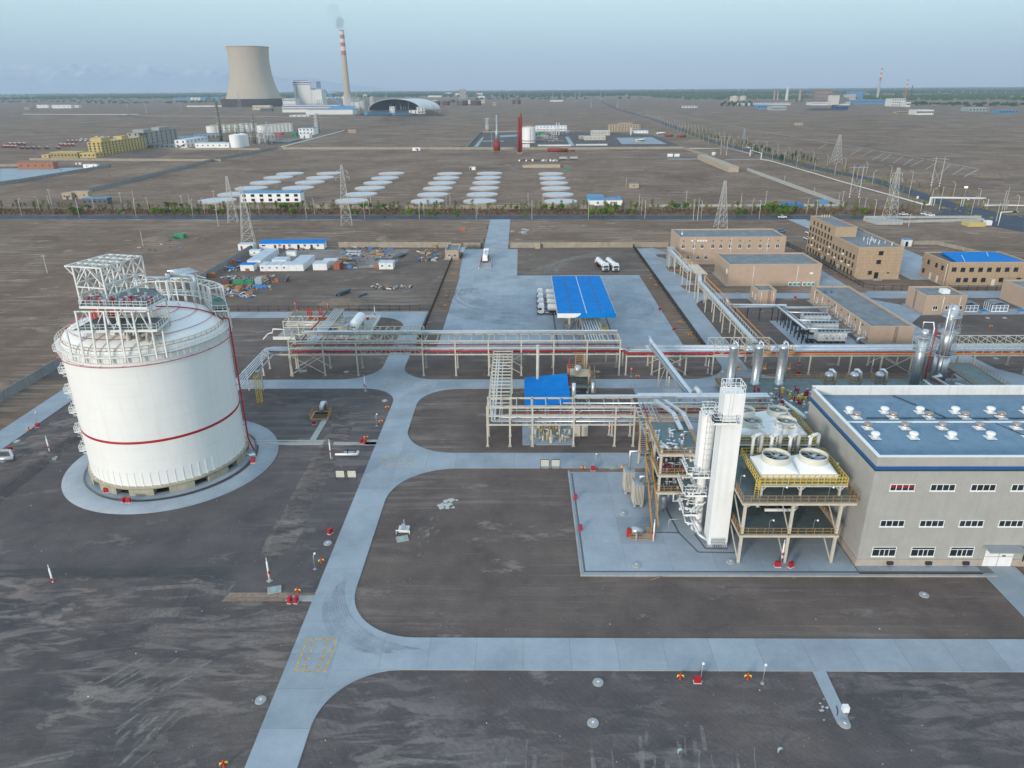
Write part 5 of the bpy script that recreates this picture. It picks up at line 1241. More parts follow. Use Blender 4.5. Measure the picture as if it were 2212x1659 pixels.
t=thing('bullet_tank','white horizontal bullet tank lying on two saddles','storage tank',(-50.8,214,0))
d_=Vector((0.02,1,0)).normalized();c0=Vector((-50.9,208.6,3.2))
prof=[(0,.02),(.12,.75),(.4,1.2),(.9,1.5),(1.3,1.55),(9.7,1.55),(10.1,1.5),(10.6,1.2),(10.88,.75),(11,.02)]
MB().tube([c0+d_*p for p,_ in prof],[r_ for _,r_ in prof],24).build('shell',WHITE,t)
for p in (2.6,8.2):c=c0+d_*p;MB().box(c.x-1.3,c.y-.25,.08,c.x+1.3,c.y+.25,2.4).build('saddle',CONC,t)
for px_ in (-.55,.1):MB().box(c0.x+px_,c0.y-.03,2.6,c0.x+px_+.4,c0.y+.3,3.1).build('plate_letter',DARK,t)
t=thing('air_vaporiser','finned cream vaporiser between bullet tank and pale pipes','vaporiser',(-54,207,0))
me=MB().box(-.08,-.1,.3,.08,.1,3.6).mesh('fin',CREAM)
for k in range(7):
 for y in (207.2,209.4):put('fin',me,t,(-55.2+k*.42,y,0))
MB().box(-55.4,207.1,3.6,-52.4,209.5,3.75).build('header',GALV,t)
clutter('pump_set',fs,-71,207,-62,216,.1,24,CREAM,81,1.8,.35);clutter('valve_cluster',fs,-62,208,-55,217,.1,40,PIPEB,82,3.0,.2)
o=pipe([at('M',335,315,.4),at('M',375,270,1.2),at('M',410,262,1.4),at('M',415,232,3),at('M',510,236,3)],.16,WHITE,'thin white pipe looping out at left of the loading frame')
# ------------------------------------------------------------------ blue filling canopy
cn=thing('filling_canopy','large blue flat roofed filling canopy with white swoosh on fascia','canopy',(14.8,213.2,0))
CXa,CXb,CYa,CYb,CZ=10.9,28.2,207.6,253.6,7.4
bays=4;bw=(CXb-CXa)/bays
for i in range(bays):MB().box(CXa+bw*i+.12,CYa,CZ-.5,CXa+bw*(i+1)-.12,CYb,CZ).build('roof_panel',BLUEP,cn)
a=MB()
for i in range(1,bays):a.box(CXa+bw*i-.12,CYa+.1,CZ-.5,CXa+bw*i+.12,CYb,CZ-.03)
for i in range(1,bays):MB().box(CXa+bw*i-.11,CYa+.1,CZ-.03,CXa+bw*i+.11,CYb,CZ-.01).build('roof_gutter',LAGGED if i==2 else DARK,cn)
fz0=CZ-1.35
MB().box(CXa-.1,CYa-.12,fz0,CXb+.1,CYa,CZ+.04).build('fascia',BLUEP,cn);MB().box(CXa-.12,CYa,fz0,CXa,CYb,CZ+.04).box(CXb,CYa,fz0,CXb+.12,CYb,CZ+.04).build('fascia',LAGGED,cn)
pts=[(CXa-.1,fz0),(CXa+4.9,fz0),(CXa+5.9,fz0+.35),(CXa+6.6,fz0+.8),(CXa+7.0,CZ+.04),(CXa-.1,CZ+.04)]
n=MB();k_=len(pts)
n.face(*[(x,CYa-.14,z) for x,z in pts]);n.build('white_swoosh',WHITE,cn)
MB().box(CXa+.3,CYa+.2,fz0+.2,CXb-.3,CYb-.3,fz0+.3).build('soffit',WHITE,cn)
for x in (14.8,24.4):
 for y in (213.2,226,239,250):MB().box(x-.3,y-.3,0,x+.3,y+.3,fz0+.2).build('column',CREAMW,cn)
for i in range(6):pipe([(18.6+i*.75,182.5,6.6),(18.6+i*.75,203,5.2),(18.2+i*.75,228,5.0)],.17,(CHROME,LAGGED)[i % 2],'%s pipe from left running from long rack under the blue canopy' % nth(i),'pipes into the filling canopy')
lr=thing('loading_bridge','small steel bridge with loading pipes under the canopy front','pipe rack',(20,205,0))
for x in (18.0,23.2):
 for y in (186,195,204,212):MB().box(x-.12,y-.12,0,x+.12,y+.12,5.0).build('column',CREAM,lr)
 MB().box(x-.1,183,4.7,x+.1,230,4.95).build('beam',CREAM,lr)
MB().box(24,203,2.2,26.0,210,2.3).rail([(24,203,2.3),(26,203,2.3),(26,210,2.3)],1.1,1,.06).build('side_platform',YELLOW,lr)
clutter('loading_arm',lr,13,214,25,248,RT,44,ORANGE,90,2.2,.2);clutter('loading_arm',lr,13,209,24,224,RT,24,GALV,91,2.4,.2)
struct(MB().box(10.4,196.5,RT,10.9,253,RT+.006).box(27.4,196.5,RT,27.9,253,RT+.006),'drain_channel',MATS['drain_grating'])
# ------------------------------------------------------------------ tanker lorries
def tanker(lab,grp):
 """built at the origin, nose towards -y"""
 t=thing('tanker_lorry',lab,'tanker lorry',(0,0,0),grp)
 cab=MB();pr=[(0,.55),(0,1.7),(.16,2.5),(.30,2.95),(2.2,3.1),(2.2,.9),(1.6,.55)]
 for s_ in (0,):
  n=len(cab.v);k=len(pr)
  cab.v+=[(-1.22,y,z) for y,z in pr]+[(1.22,y,z) for y,z in pr]
  cab._f(tuple(range(n,n+k)));cab._f(tuple(n+k+i for i in reversed(range(k))))
  for i in range(k):cab._f((n+i,n+k+i,n+k+(i+1) % k,n+(i+1) % k))
 cb_=cab.build('cab',WHITE,t)
 MB().face((-1.08,.0,1.75),(1.08,.0,1.75),(1.02,.18,2.62),(-1.02,.18,2.62)).build('windscreen',GLASS,cb_).location=(0,-.012,0)
 MB().box(-1.24,.45,1.7,-1.225,1.35,2.45).box(1.225,.45,1.7,1.24,1.35,2.45).build('side_window',GLASS,cb_)
 MB().box(-1.25,-.12,.35,1.25,.3,.85).box(-.8,-.06,.95,.8,-.01,1.55).build('bumper',DARK,cb_)
 for x in (-.95,.95):MB().box(x-.2,-.15,.6,x+.2,-.1,.8).build('headlight',GLASSB,cb_)
 for x in (-1.4,1.4):MB().box(x-.08,.1,1.7,x+.08,.3,2.4).build('mirror',DARK,cb_)
 MB().prism([(-1.1,.5),(1.1,.5),(1.1,2.1),(-1.1,2.1)],3.05,3.5).build('air_deflector',WHITE,cb_)
 MB().box(-.5,.9,.75,.5,13.6,1.0).build('chassis',DARK,t)
 MB().tube([(.85,2.6,.75),(.85,4.2,.75)],.33,10).build('fuel_tank',GALV,t)
 wm=MB().tube([(-.16,0,0),(.16,0,0)],.5,16).mesh('wheel',TYRE);hm_=MB().tube([(-.17,0,0),(.17,0,0)],.22,10).mesh('rim',GALV)
 for y in (1.3,4.4,5.6,10.2,11.4,12.6):
  for x in (-1.02,1.02):o=put('wheel',wm,t,(x,y,.5));put('rim',hm_,o,(x,y,.5))
 body=MB();ys=[(3.3,.5),(3.4,.85),(3.65,1.08),(4.0,1.15),(13.0,1.15),(13.35,1.08),(13.6,.85),(13.7,.5)]
 body.tube([(0,y,2.35) for y,_ in ys],[r_ for _,r_ in ys],24);tb=body.build('tank_body',WHITE,t)
 MB().box(-1.17,3.9,1.95,-1.13,13.1,2.1).box(1.13,3.9,1.95,1.17,13.1,2.1).build('stripe',mat('orange_stripe',(.62,.17,.04),.5,0,.1),tb)
 MB().tube([(0,5.5,3.48),(0,5.5,3.6)],.25,10).box(-.3,4.2,3.46,.3,12.6,3.5).build('top_walkway',GALV,tb)
 MB().box(-1.1,13.5,.9,1.1,14.2,2.1).build('rear_cabinet',WHITE,t);MB().box(-1.2,14.2,.6,1.2,14.3,.9).build('rear_bumper',REDP,t)
 MB().box(-1.05,3.6,1.0,1.05,13.4,1.25).build('subframe',DARK,t)
 return t
tp=tanker('white tanker lorry parked on dirt, cab facing viewer, nearer the yard','tanker lorries')
tp.location=(34.6,289.9,.01);tp.rotation_euler=(0,0,R(9))
dup(tp,(38.6,289.4,.01),R(8),'white tanker lorry parked on dirt beside the first, nearer the dark fence')
dup(tp,(-15.5,321.0,RT),R(180),'white tanker lorry seen from behind on the weighbridge near the gatehouse')
for i,y in enumerate((231.2,237.4,243.8,250.2)):
 dup(tp,(5.4,y,RT),R(-90),'white tanker lorry backed under the blue canopy, %s from the front of the row' % nth(i))
wb=thing('weighbridge','long weighbridge with red and white edge rails by gatehouse','weighbridge',(-15,308,0))
MB().box(-17.2,296,RT,-13.2,324,RT+.1).build('deck',CONC,wb)
for x in (-17.6,-12.9):
 for k in range(14):MB().box(x-.1,296+k*2,RT,x+.1,297.9+k*2,RT+.8).build('edge_board',REDP if k % 2 else WHITE,wb)
# ------------------------------------------------------------------ sloping blue canopy
c2=thing('pump_canopy','sloping bright blue lean-to roof beside the nearer rack','canopy',(.8,145.5,0))
n_=26;a=MB()
me=None
for i in range(12):
 y0,y1=145.4+i*1.42,145.4+(i+1)*1.42-.03
 xl=.7;xr=11.0
 z0,z1=4.9,5.5+(i/12)*.5
 p=MB();p.face((xl,y0,z0),(xr,y0,z1),(xr,y1,z1+.04),(xl,y1,z0));p.face((xl,y1,z0-.06),(xr,y1,z1-.02),(xr,y0,z1-.06),(xl,y0,z0-.06));p.face((xl,y0,z0-.06),(xr,y0,z1-.06),(xr,y0,z1),(xl,y0,z0))
 p.build('roof_sheet',BLUEP,c2)
for x in (1.2,6,10.6):
 for y in (146,154,162):MB().box(x-.12,y-.12,0,x+.12,y+.12,4.85).build('column',CREAM,c2)
tag(MB().tube([(3.9,160.8,0),(3.9,160.8,13.6)],.36,12).lathe(3.9,160.8,[(.36,13.4),(.46,13.5),(.46,13.75),(.36,13.75)],12).build('stack',CREAM),'slim cream exhaust stack rising through the sloping blue roof','chimney')
clutter('pump_set',c2,1.5,147,10.5,161,.1,40,GALV,95,2.6,.4);clutter('pump_set',c2,2,137,10.5,145,RT,40,CREAM,96,2.4,.35);clutter('yellow_valve',c2,3,137,9,145,RT,16,YELLOW,97,2.2,.2)
for i,x in enumerate((11.4,13.0)):
 t=thing('cabinet','%s cream cabinet under the nearer rack' % ('left' if i==0 else 'right'),'cabinet',(x,140.5,0),'cream cabinets');MB().box(x,140.2,.1,x+1.3,141.4,2.3).build('body',CREAMW,t);MB().box(x+.05,140.17,.2,x+.62,140.2,2.2).box(x+.68,140.17,.2,x+1.25,140.2,2.2).build('door',CREAM,t)
vt=thing('vessel_stand','small steel stand with yellow cage and round vessel beside blue roof','process structure',(14,166,0))
for x in (11.6,16.4):
 for y in (163.5,168):MB().box(x-.14,y-.14,0,x+.14,y+.14,5.0).build('column',CREAM,vt)
for z in (2.6,5.0):MB().box(11.4,163.3,z-.2,16.8,168.2,z).build('deck',TEAL if z <4 else CREAM,vt);MB().rail([(11.4,163.3,z),(16.8,163.3,z),(16.8,168.2,z),(11.4,168.2,z)],1.1,1.2,.06,close=True).build('rail',ORANGE,vt)
MB().lathe(13.8,164.6,[(.01,5.2),(.8,5.5),(.95,6.2),(.8,7.0),(.01,7.3)],16).build('round_vessel',GALV,vt)
a=MB()
for x,y in ((13.4,166),(15.2,166),(13.4,167.8),(15.2,167.8)):a.bar((x,y,5),(x,y,9.4),.1)
for z in (6.2,7.3,8.4,9.4):a.poly([(13.4,166,z),(15.2,166,z),(15.2,167.8,z),(13.4,167.8,z),(13.4,166,z)],.08)
a.build('yellow_cage',ORANGE,vt);MB().tube([(11.6,163.2,1),(11.6,163.2,9.5)],.13,8).build('red_riser',REDP,vt)
stair(vt,(17.6,162.0,.1),(17.6,167.6,4.9))
clutter('pump_set',vt,11.5,150,17,162,.1,26,GALV,98,1.8,.3)
# ------------------------------------------------------------------ beige plant buildings
def flat_building(name,lab,x0,x1,y0,y1,h,wall=BEIGE,par=.6,roof=ROOFG):
 t=thing(name,lab,'building',(x0,y0,0))
 MB().box(x0,y0,0,x1,y1,h-par).build('wall',wall,t)
 MB().box(x0,y0,h-par,x1,y0+.3,h).box(x0,y1-.3,h-par,x1,y1,h).box(x0,y0+.3,h-par,x0+.3,y1-.3,h).box(x1-.3,y0+.3,h-par,x1,y1-.3,h).build('parapet',wall,t)
 MB().box(x0-.04,y0-.04,h,x1+.04,y0+.34,h+.07).box(x0-.04,y1-.34,h,x1+.04,y1+.04,h+.07).box(x0-.04,y0+.34,h,x0+.34,y1-.34,h+.07).box(x1-.34,y0+.34,h,x1+.04,y1-.34,h+.07).build('coping',mat('coping_stone',(.50,.40,.31),.8,0,.1),t)
 MB().box(x0+.3,y0+.3,h-par,x1-.3,y1-.3,h-par+.06).build('roof',roof,t)
 MB().box(x0-.7,y0-.7,.005,x1+.7,y0-.005,.1).box(x0-.7,y0-.005,.005,x0-.005,y1+.7,.1).build('apron',CONC,t)
 return t
def dpipe(t,x,y,z0,z1):MB().tube([(x,y,z0),(x,y,z1)],.09,6).build('downpipe',WHITE,t)
B1=flat_building('laboratory_building','long two storey beige building with white framed windows, left of all beige blocks',66.5,111,304,322.5,11.4)
for k in range(11):
 x=68.2+k*3.95+(.6 if k in (1,3,8) else 0);window(B1,'s',x,304,7.6,1.5,1.75,'cross',label='window with one casement open' if k==6 else None)
 MB().box(x-.25,303.94,9.6,x+.25,304,10.0).build('vent_grille',DARK,B1)
for k in range(4):x=(68.3,70.6,74.8,78.2)[k];window(B1,'s',x,304,2.9,1.5,1.75,'cross')
for x in (72.9,88.2,103.5):dpipe(B1,x,303.85,.3,11)
for x in (71.8,74.3,75.4,76.5,77.6):MB().box(x-.42,303.5,9.6,x+.42,303.98,10.2).build('condenser_unit',WHITE,B1)
MB().box(68.9,312,10.9,69.5,312.6,11.6).tube([(69.2,312.3,11.6),(69.2,312.3,12.6)],.06,6).build('roof_vent',WHITE,B1)
B2=flat_building('electrical_building','windowless beige block in front of the long two storey building',77.8,112.4,267.5,287.5,8.2)
for x in (87.2,103.6):dpipe(B2,x,267.35,.3,7.6)
MB().box(108.2,267.35,4.4,109.4,267.49,5.1).build('wall_panel',WHITE,B2);MB().box(77.6,268.8,4.2,77.79,270.2,6).build('wall_panel',WHITE,B2)
for k in range(6):
 x=101.0+k*1.6+(.5 if k >2 else 0);t=thing('air_condenser','teal fronted condenser unit against windowless beige wall, %s from left' % nth(k),'air conditioner',(x,266.6,0),'condensers along the windowless wall')
 MB().box(x-.6,266.2,.1,x+.6,267.1,1.5).build('casing',WHITE,t);MB().box(x-.5,266.16,.3,x+.5,266.2,1.35).build('fan_grille',mat('teal_grille',(.07,.22,.24),.5,0,.1),t)
B3=flat_building('pump_house','small square beige shed with wall ladder, in front of windowless block',81,87.2,241.2,249.5,5.2)
for y in (243.4,246.6):window(B3,'w',81,y,2.4,.9,1.7,'two')
for x in (82.2,86.4):dpipe(B3,x,241.05,.3,4.8)
MB().ladder((84.9,241.0,.4),(84.9,241.0,5.4),.6,(1,0,0)).build('wall_ladder',DARK,B3)
B4=flat_building('workshop_building','long low beige building behind the white cooler boxes',101,113.8,200.6,246.5,5.3)
for k in range(12):
 y=203.2+k*3.35
 if k in (8,10):continue
 window(B4,'w',101,y,2.1,1.25,1.7,'cross')
for k in range(8):MB().box(100.93,205+k*5.1,4.1,101,205.7+k*5.1,4.6).build('vent_grille',DARK,B4)
for y in (206.6,214.4,224.4,235.5,242.3):dpipe(B4,100.85,y,.3,5)
MB().box(100.9,230.2,.1,101,231.2,2.4).build('door',CREAMW,B4)
MB().ladder((108.6,200.4,.4),(108.6,200.4,5.4),.6,(1,0,0)).build('wall_ladder',DARK,B4)
for x,y in ((103.2,240),(105.4,240)):MB().tube([(x,y,4.7),(x,y,7.2)],.06,6).lathe(x,y,[(.4,4.7),(.55,4.8),(.55,4.95),(.1,5.0)],12).build('roof_mast',BLUED,B4)
B5=flat_building('control_building','beige block with rooftop white hatch beside the tallest silver tower',131.9,145.2,229.6,241.6,6.4)
for x in (135.4,139.4,143.4):window(B5,'s',x,229.6,2.3,1.6,1.4,'two')
dpipe(B5,137.6,229.45,.3,6);dpipe(B5,143.0,229.45,.3,6)
MB().box(139.2,233.6,5.86,141.6,236,7.2).build('roof_hatch',WHITE,B5);MB().ladder((131.8,236,.4),(131.8,236,6.5),.6,(0,1,0)).build('wall_ladder',DARK,B5)
MB().box(138,228.2,.05,140.4,229.5,.3).build('door_step',CONC,B5)
# four storey tiled office
def tiles(t,face,u0,u1,z0,z1,pos,nu,nz,m):
 a=MB();du,dz_=(u1-u0)/nu,(z1-z0)/nz
 for i in range(nu):
  for j in range(nz):
   a0_,a1_,b0_,b1_=u0+du*i+.035,u0+du*(i+1)-.035,z0+dz_*j+.035,z0+dz_*(j+1)-.035
   o=random.uniform(.035,.05)
   if face=='s':a.face((a0_,pos-o,b0_),(a1_,pos-o,b0_),(a1_,pos-o,b1_),(a0_,pos-o,b1_));a.box(a0_,pos-o,b0_,a1_,pos-.001,b0_+.01)
   else:a.face((pos-o,a1_,b0_),(pos-o,a0_,b0_),(pos-o,a0_,b1_),(pos-o,a1_,b1_))
 return a
B6=flat_building('office_building','four storey tan tiled office block with set back stair tower and roof vents',129.3,146.6,277,328,12.4,TAN,.5)
JT=mat('tile_joint',(.24,.16,.10),.9,0,.1)
me_t=MB().box(-.6,-.045,-.57,.6,0,.57).mesh('tile_panel',TAN)
for i in range(14):
 for j in range(10):put('tile_panel',me_t,B6,(129.3+.62+i*1.236,276.999,.62+j*1.2))
o=tiles(B6,'w',277.1,327.9,.05,12.3,129.3,42,10,TAN).build('tile_cladding',TAN,B6,kind='stuff')
for o_ in B6.children:
 if o_.name.startswith('wall'):o_.data.materials[0]=JT
ST=MB().box(129.28,300,11.9,138.0,328.02,15.6).build('stair_tower',TAN,B6)
MB().box(129.6,300.3,15.6,137.7,327.7,15.66).build('roof',ROOFG,ST);MB().box(129.2,299.92,15.6,138.08,300.3,16.1).box(129.2,300.3,15.6,129.6,328.1,16.1).box(137.7,300.3,15.6,138.08,328.1,16.1).box(129.6,327.7,15.6,137.7,328.1,16.1).build('parapet',TAN,ST)
for r_,z in enumerate((2.0,5.1,8.2,11.0)):
 for k in range(15):
  y=279.6+k*3.3
  if r_==3 and k <7:continue
  if (r_,k) in ((0,4),(0,9),(0,7)):continue
  window(B6,'w',129.25,y,z,1.15,1.7,'thin',frame=DARK)
for k in range(5):window(B6,'w',129.25,306+k*4.2,13.9,1.15,1.6,'thin',frame=DARK)
for k,y in enumerate((281.2,287.8,294.8,301.2,311,320)):
 for z in (4.0,7.1)[:1+(k % 2)]:MB().box(128.7,y+1.0,z,129.2,y+1.9,z+.6).build('air_conditioner',WHITE,B6)
for y in (292.0,308.6):MB().box(129.12,y,.1,129.24,y+1.3,2.4).build('door',CREAMW,B6)
for x,z,w_,h_ in ((138.1,10.2,1.7,1.5),(137.8,6.8,1.7,1.5),(135.2,2.6,1.4,1.4)):window(B6,'s',x,276.95,z,w_,h_,'two',frame=DARK)
MB().box(137.0,276.82,.1,138.5,276.94,2.7).build('door',VOIDM,B6);MB().box(141.8,276.86,2.2,142.6,276.94,2.7).build('vent_grille',DARK,B6)
MB().box(136.2,274.8,.0,139.4,276.9,.35).build('door_step',CONC,B6)
rnd=random.Random(2)
for k in range(16):x,y=135.5+rnd.uniform(0,9),281+(k % 8)*1.8+rnd.uniform(0,1);MB().tube([(x,y,11.95),(x,y,13.2)],.12,8).build('roof_vent_pipe',WHITE,B6)
for k in range(4):MB().tube([(133+k*1.1,325,15.6),(133+k*1.1,325,17.0)],.1,8).build('roof_vent_pipe',WHITE,B6)
B7=flat_building('canteen_building','two storey tan tiled building with bright blue tarpaulin roof',158.5,188,265.8,284,9.0,TAN,.5)
B7w=[o_ for o_ in B7.children if o_.name.startswith('wall')][0];B7w.data.materials[0]=JT
me_t2=MB().box(-.6,-.045,-.52,.6,0,.52).mesh('tile_panel',TAN)
for i in range(23):
 for j in range(8):put('tile_panel',me_t2,B7,(158.5+.64+i*1.27,265.799,.56+j*1.06))
tiles(B7,'w',265.9,283.9,.05,8.5,158.5,15,8,TAN).build('tile_cladding',TAN,B7,kind='stuff')
MB().box(158.8,266.1,8.57,187.7,283.7,8.6).build('roof_edge',DARK,B7)
zz=[(161.5,266.9,8.95),(186.5,266.9,8.95),(185.0,282.6,9.3),(164.0,282.6,9.3)]
MB().face(*zz).face(*[(p[0],p[1],8.62) for p in zz][::-1]).face(zz[0],(zz[0][0],zz[0][1],8.62),(zz[1][0],zz[1][1],8.62),zz[1]).build('blue_roof_sheet',BLUEP,B7)
MB().bar((165,267.5,9.02),(169,277,9.25),.25,.04).bar((178,275,9.2),(181.4,282,9.36),.25,.04).build('roof_batten',LAGGED,B7)
for k in range(8):
 x=160.6+k*3.25
 window(B7,'s',x,265.74,6.4 if k==0 else 6.3,1.6,1.5,'two',frame=DARK)
 if k not in (4,6):window(B7,'s',x+2.4 if k==0 else x+1.9,265.74,2.4,1.6,1.5,'two',frame=DARK)
MB().box(175.4,265.6,.1,176.6,265.74,2.6).build('door',CREAMW,B7)
for y,z in ((269.5,6.2),(273.8,6.2),(279.4,6.2),(281.8,2.3)):window(B7,'w',158.43,y,z,1.4,1.6,'two',frame=DARK)
for y in (271,276):MB().box(158.3,y,.1,158.43,y+1.2,2.6).build('door',CREAMW,B7)
dpipe(B7,158.2,266.4,.3,8.4)
B8=flat_building('store_building','beige building cut off by the right edge of view',169.2,186,236.5,250,6.4)
for i,(x,lab) in enumerate(((145.8,'left'),(155.6,'right'))):
 t=thing('glazed_shelter','%s white framed glazed shelter with grey curved roof' % lab,'shelter',(x,233,0),'glazed shelters')
 a=MB().box(x,232,.1,x+5.2,236.5,.3)
 for k in range(5):a.box(x+k*1.28,231.95,.3,x+k*1.28+.16,232.05,2.5)
 for z in (.3,1.4,2.35):a.box(x,231.94,z,x+5.28,232.04,z+.14)
 for k in range(5):a.box(x-.05,232+k*1.1,.3,x+.05,232.15+k*1.1,2.5)
 a.build('frame',WHITE,t);MB().box(x+.1,232.06,.3,x+5.1,236.4,2.4).build('glazing',GLASSB,t)
 rf_=MB();q=8
 for k in range(q):
  f=lambda u:2.5+.7*math.sin(math.pi*(.1+.8*u))
  rf_.face((x-.1+5.4*k/q,231.8,f(k/q)),(x-.1+5.4*(k+1)/q,231.8,f((k+1)/q)),(x-.1+5.4*(k+1)/q,236.6,f((k+1)/q)),(x-.1+5.4*k/q,236.6,f(k/q)))
 rf_.build('roof',ROOFG,t)
for i,x in enumerate((151.2,163.5)):
 t=thing('water_box','%s grey box with blue lid beside a glazed shelter' % ('left' if i==0 else 'right'),'box',(x,230.6,0),'blue lidded boxes');MB().box(x,230,.1,x+1.5,231.2,1.0).build('body',GALV,t);MB().box(x-.15,229.85,1.0,x+1.7,231.4,1.2).build('lid',BLUEP,t)
# ------------------------------------------------------------------ gatehouse, walls, fences
GH=flat_building('gatehouse','small beige gatehouse with two windows beside the weighbridge',-33.3,-27.5,314.4,329,4.0)
for x in (-31.5,-29.1):window(GH,'s',x,314.4,1.9,1.2,1.5,'cross')
MB().box(-27.5,317,2.6,-25.4,327,2.8).build('porch_roof',GALV,GH)
def panel_wall(name,lab,p,q,h,step=3.0,m=WALLC,pm=None,cat='wall',th=.14):
 p=Vector((p[0],p[1],0));q=Vector((q[0],q[1],0));L_=(q-p).length;n=max(1,round(L_/step));d=L_/n;ang=math.atan2(q.y-p.y,q.x-p.x)
 t=thing(name,lab,cat,p);t['n']=n
 pan=MB().box(.12,-th/2,0,d-.12,th/2,h).mesh('panel',m);po=MB().box(-.14,-.16,0,.14,.16,h+.12).mesh('post',pm or m)
 for i in range(n):put('panel',pan,t,p.lerp(q,i/n),ang)
 for i in range(n+1):put('post',po,t,p.lerp(q,i/n),ang)
 return t
panel_wall('boundary_wall','grey concrete panel wall running back along left side of plant',(-126.2,90),(-126.2,341),2.6,5.0,mat('grey_wall_panel',(.27,.275,.27),.88,0,.15,.3,stain=(.2,.2,.19)))
panel_wall('boundary_wall','low wall behind the blue roofed barrack at back of the camp',(-124.8,345.5),(-93,345.5),2.4,4.5)
panel_wall('boundary_wall','tan concrete panel wall between the camp and the gatehouse',(-86.6,341.5),(-33,340),2.6,4.4)
panel_wall('boundary_wall','tan concrete panel wall right of the entrance gate',(-5,338.8),(69,338.8),2.5,4.6)
panel_wall('boundary_wall','short panel wall between the gatehouse and gate post',(-27,339.5),(-18,339.2),2.4,4.5)
def rail_fence(name,lab,pts,h=1.7,step=3.4,hedge=True,cat='fence'):
 t=thing(name,lab,cat,(*pts[0],0))
 for i in range(len(pts)-1):
  p,q=Vector((*pts[i],0)),Vector((*pts[i+1],0));L_=(q-p).length;n=max(1,round(L_/step));ang=math.atan2(q.y-p.y,q.x-p.x);d=L_/n
  a=MB().box(0,-.03,h-.15,d,.03,h-.07).box(0,-.03,.25,d,.03,.33)
  k=0.15
  while k <d:a.box(k,-.015,.3,k+.035,.015,h);k+=.26
  me=a.mesh('fence_panel',BLACK);pm_=MB().box(-.05,-.05,0,.05,.05,h+.15).box(-.22,-.22,0,.22,.22,.12).mesh('post',BLACK)
  for j in range(n):put('fence_panel',me,t,p.lerp(q,j/n),ang)
  for j in range(n+(1 if i==len(pts)-2 else 0)):put('post',pm_,t,p.lerp(q,j/n),0)
 return t
rail_fence('steel_fence','black railing fence along back of the tank yard',[(-100,236.6),(-31,236.3)])
rail_fence('steel_fence','black railing fence running back from the racks to the gatehouse',[(-30.2,200),(-30.2,313.6)],1.9)
rail_fence('steel_fence','black railing fence right of the loading yard',[(52.6,190),(52.4,338)],1.9)
rail_fence('steel_fence','black railing fence curving round the tan office block',[(125,341),(127.2,316),(127.4,290),(127.6,264.6),(130,261),(143,260.1),(188,260.1)],1.8)
panel_wall('boundary_wall','low grey balustrade wall behind the office towards the waste ground',(146,342.5),(176,342.5),1.6,3.2)
panel_wall('boundary_wall','low grey wall beyond the office bending toward viewer',(182,342.5),(196,342),1.6,3.2)
panel_wall('boundary_wall','low grey wall slanting down to the blue tarpaulin building',(196,342),(206,312),1.6,3.2)
panel_wall('boundary_wall','grey wall behind the long two storey beige building',(112,341),(126,341),1.8,3.2)
gt=thing('sliding_gate','low folding grey gate beside the entrance road','gate',(-11,338,0))
MB().rail([(-13.6,338.4,RT),(-6.4,338.4,RT)],1.2,.35,.08).build('gate_leaf',GALV,gt);MB().box(-19.0,337.6,0,-18.2,338.6,2.6).build('gate_post',DARK,gt)
tag(MB().box(6.6,336.5,0,8.9,338.5,2.2).box(7.2,336.4,.4,8.2,336.5,1.6).build('gas_kiosk',SANDB),'small orange brown kiosk against the tan wall','kiosk')
# ------------------------------------------------------------------ the builders' camp
CABW=mat('cabin_white',(.74,.74,.73),.6,0,.05,.4,stain=(.55,.53,.5));CABR=mat('cabin_roof',(.50,.56,.62),.6,0,.14,.3,stain=(.42,.44,.46))
def cabin(lab,x0,x1,y0,y1,h=2.7,roof=CABR,over=.12,grp='white site cabins',wins=(),doors=(),name='site_cabin'):
 t=thing(name,lab,'cabin',(x0,y0,0),grp)
 MB().box(x0,y0,.12,x1,y1,h).build('wall',CABW,t);MB().box(x0-over,y0-over,h,x1+over,y1+over,h+.14).build('roof',roof,t)
 MB().box(x0+.1,y0+.1,0,x1-.1,y1-.1,.12).build('base',DARK,t)
 for x in wins:window(t,'s',x,y0,1.6,.9,.9,'two')
 for x,m_ in doors:MB().box(x-.45,y0-.05,.15,x+.45,y0-.002,2.15).build('door',m_,t)
 return t
ns=['near','second','third','far']
for i in range(4):cabin('white cabin with a front window, %s in the front row from left' % nth(i),-108+i*3.0,-105.05+i*3.0,293.2,299.2,wins=(-107.0+i*3.0,))
for i in range(6):cabin('white cabin in the long row with pale roofs, %s from the front, right block' % nth(i),-96.0,-90.0,293.3+i*3.0,296.25+i*3.0,2.75)
for i in range(8):
 t=cabin('white cabin in the row beside the wall, %s from the front, left block' % nth(i),-116.0+i*.45*0,-110.2,301.2+i*3.05,304.2+i*3.05,2.75)
 MB().box(-110.18,301.9+i*3.05,.2,-110.12,302.8+i*3.05,2.2).build('door',CABR,t)
cabin('white cabin with small side window against the boundary wall',-122.4,-117.6,322,325,2.7,wins=(-120.2,))
cabin('single pale roofed cabin in the middle of the camp yard',-106.0,-99.8,302.5,308.5,2.7)
cabin('small pale cabin at back of the camp yard',-105.6,-101.4,321.4,323.6,2.2)
for i in range(2):cabin('white cabin near the rust red container, %s from front' % nth(i),-86.4,-80.6,294.6+i*3.1,297.6+i*3.1,2.75)
cabin('pale cabin behind the pair by the red container',-84,-78.4,303,306,2.6)
for i in range(2):cabin('white cabin with window standing alone on the right of camp, %s of two' % ('left' if i==0 else 'right'),-59.2+i*3.0,-56.3+i*3.0,295.8,300.6,2.8,wins=(-57.8+i*3.0,))
cabin('white hut with bright blue roof at front left of the camp',-116.4,-110.8,293.8,297.6,2.7,BLUEP,.25,None)
cabin('white hut with red door under the large lattice pylon',-132.2,-125.0,334.8,339,2.9,CABR,.1,None,doors=((-130.6,MAROON),(-126.0,MAROON)))
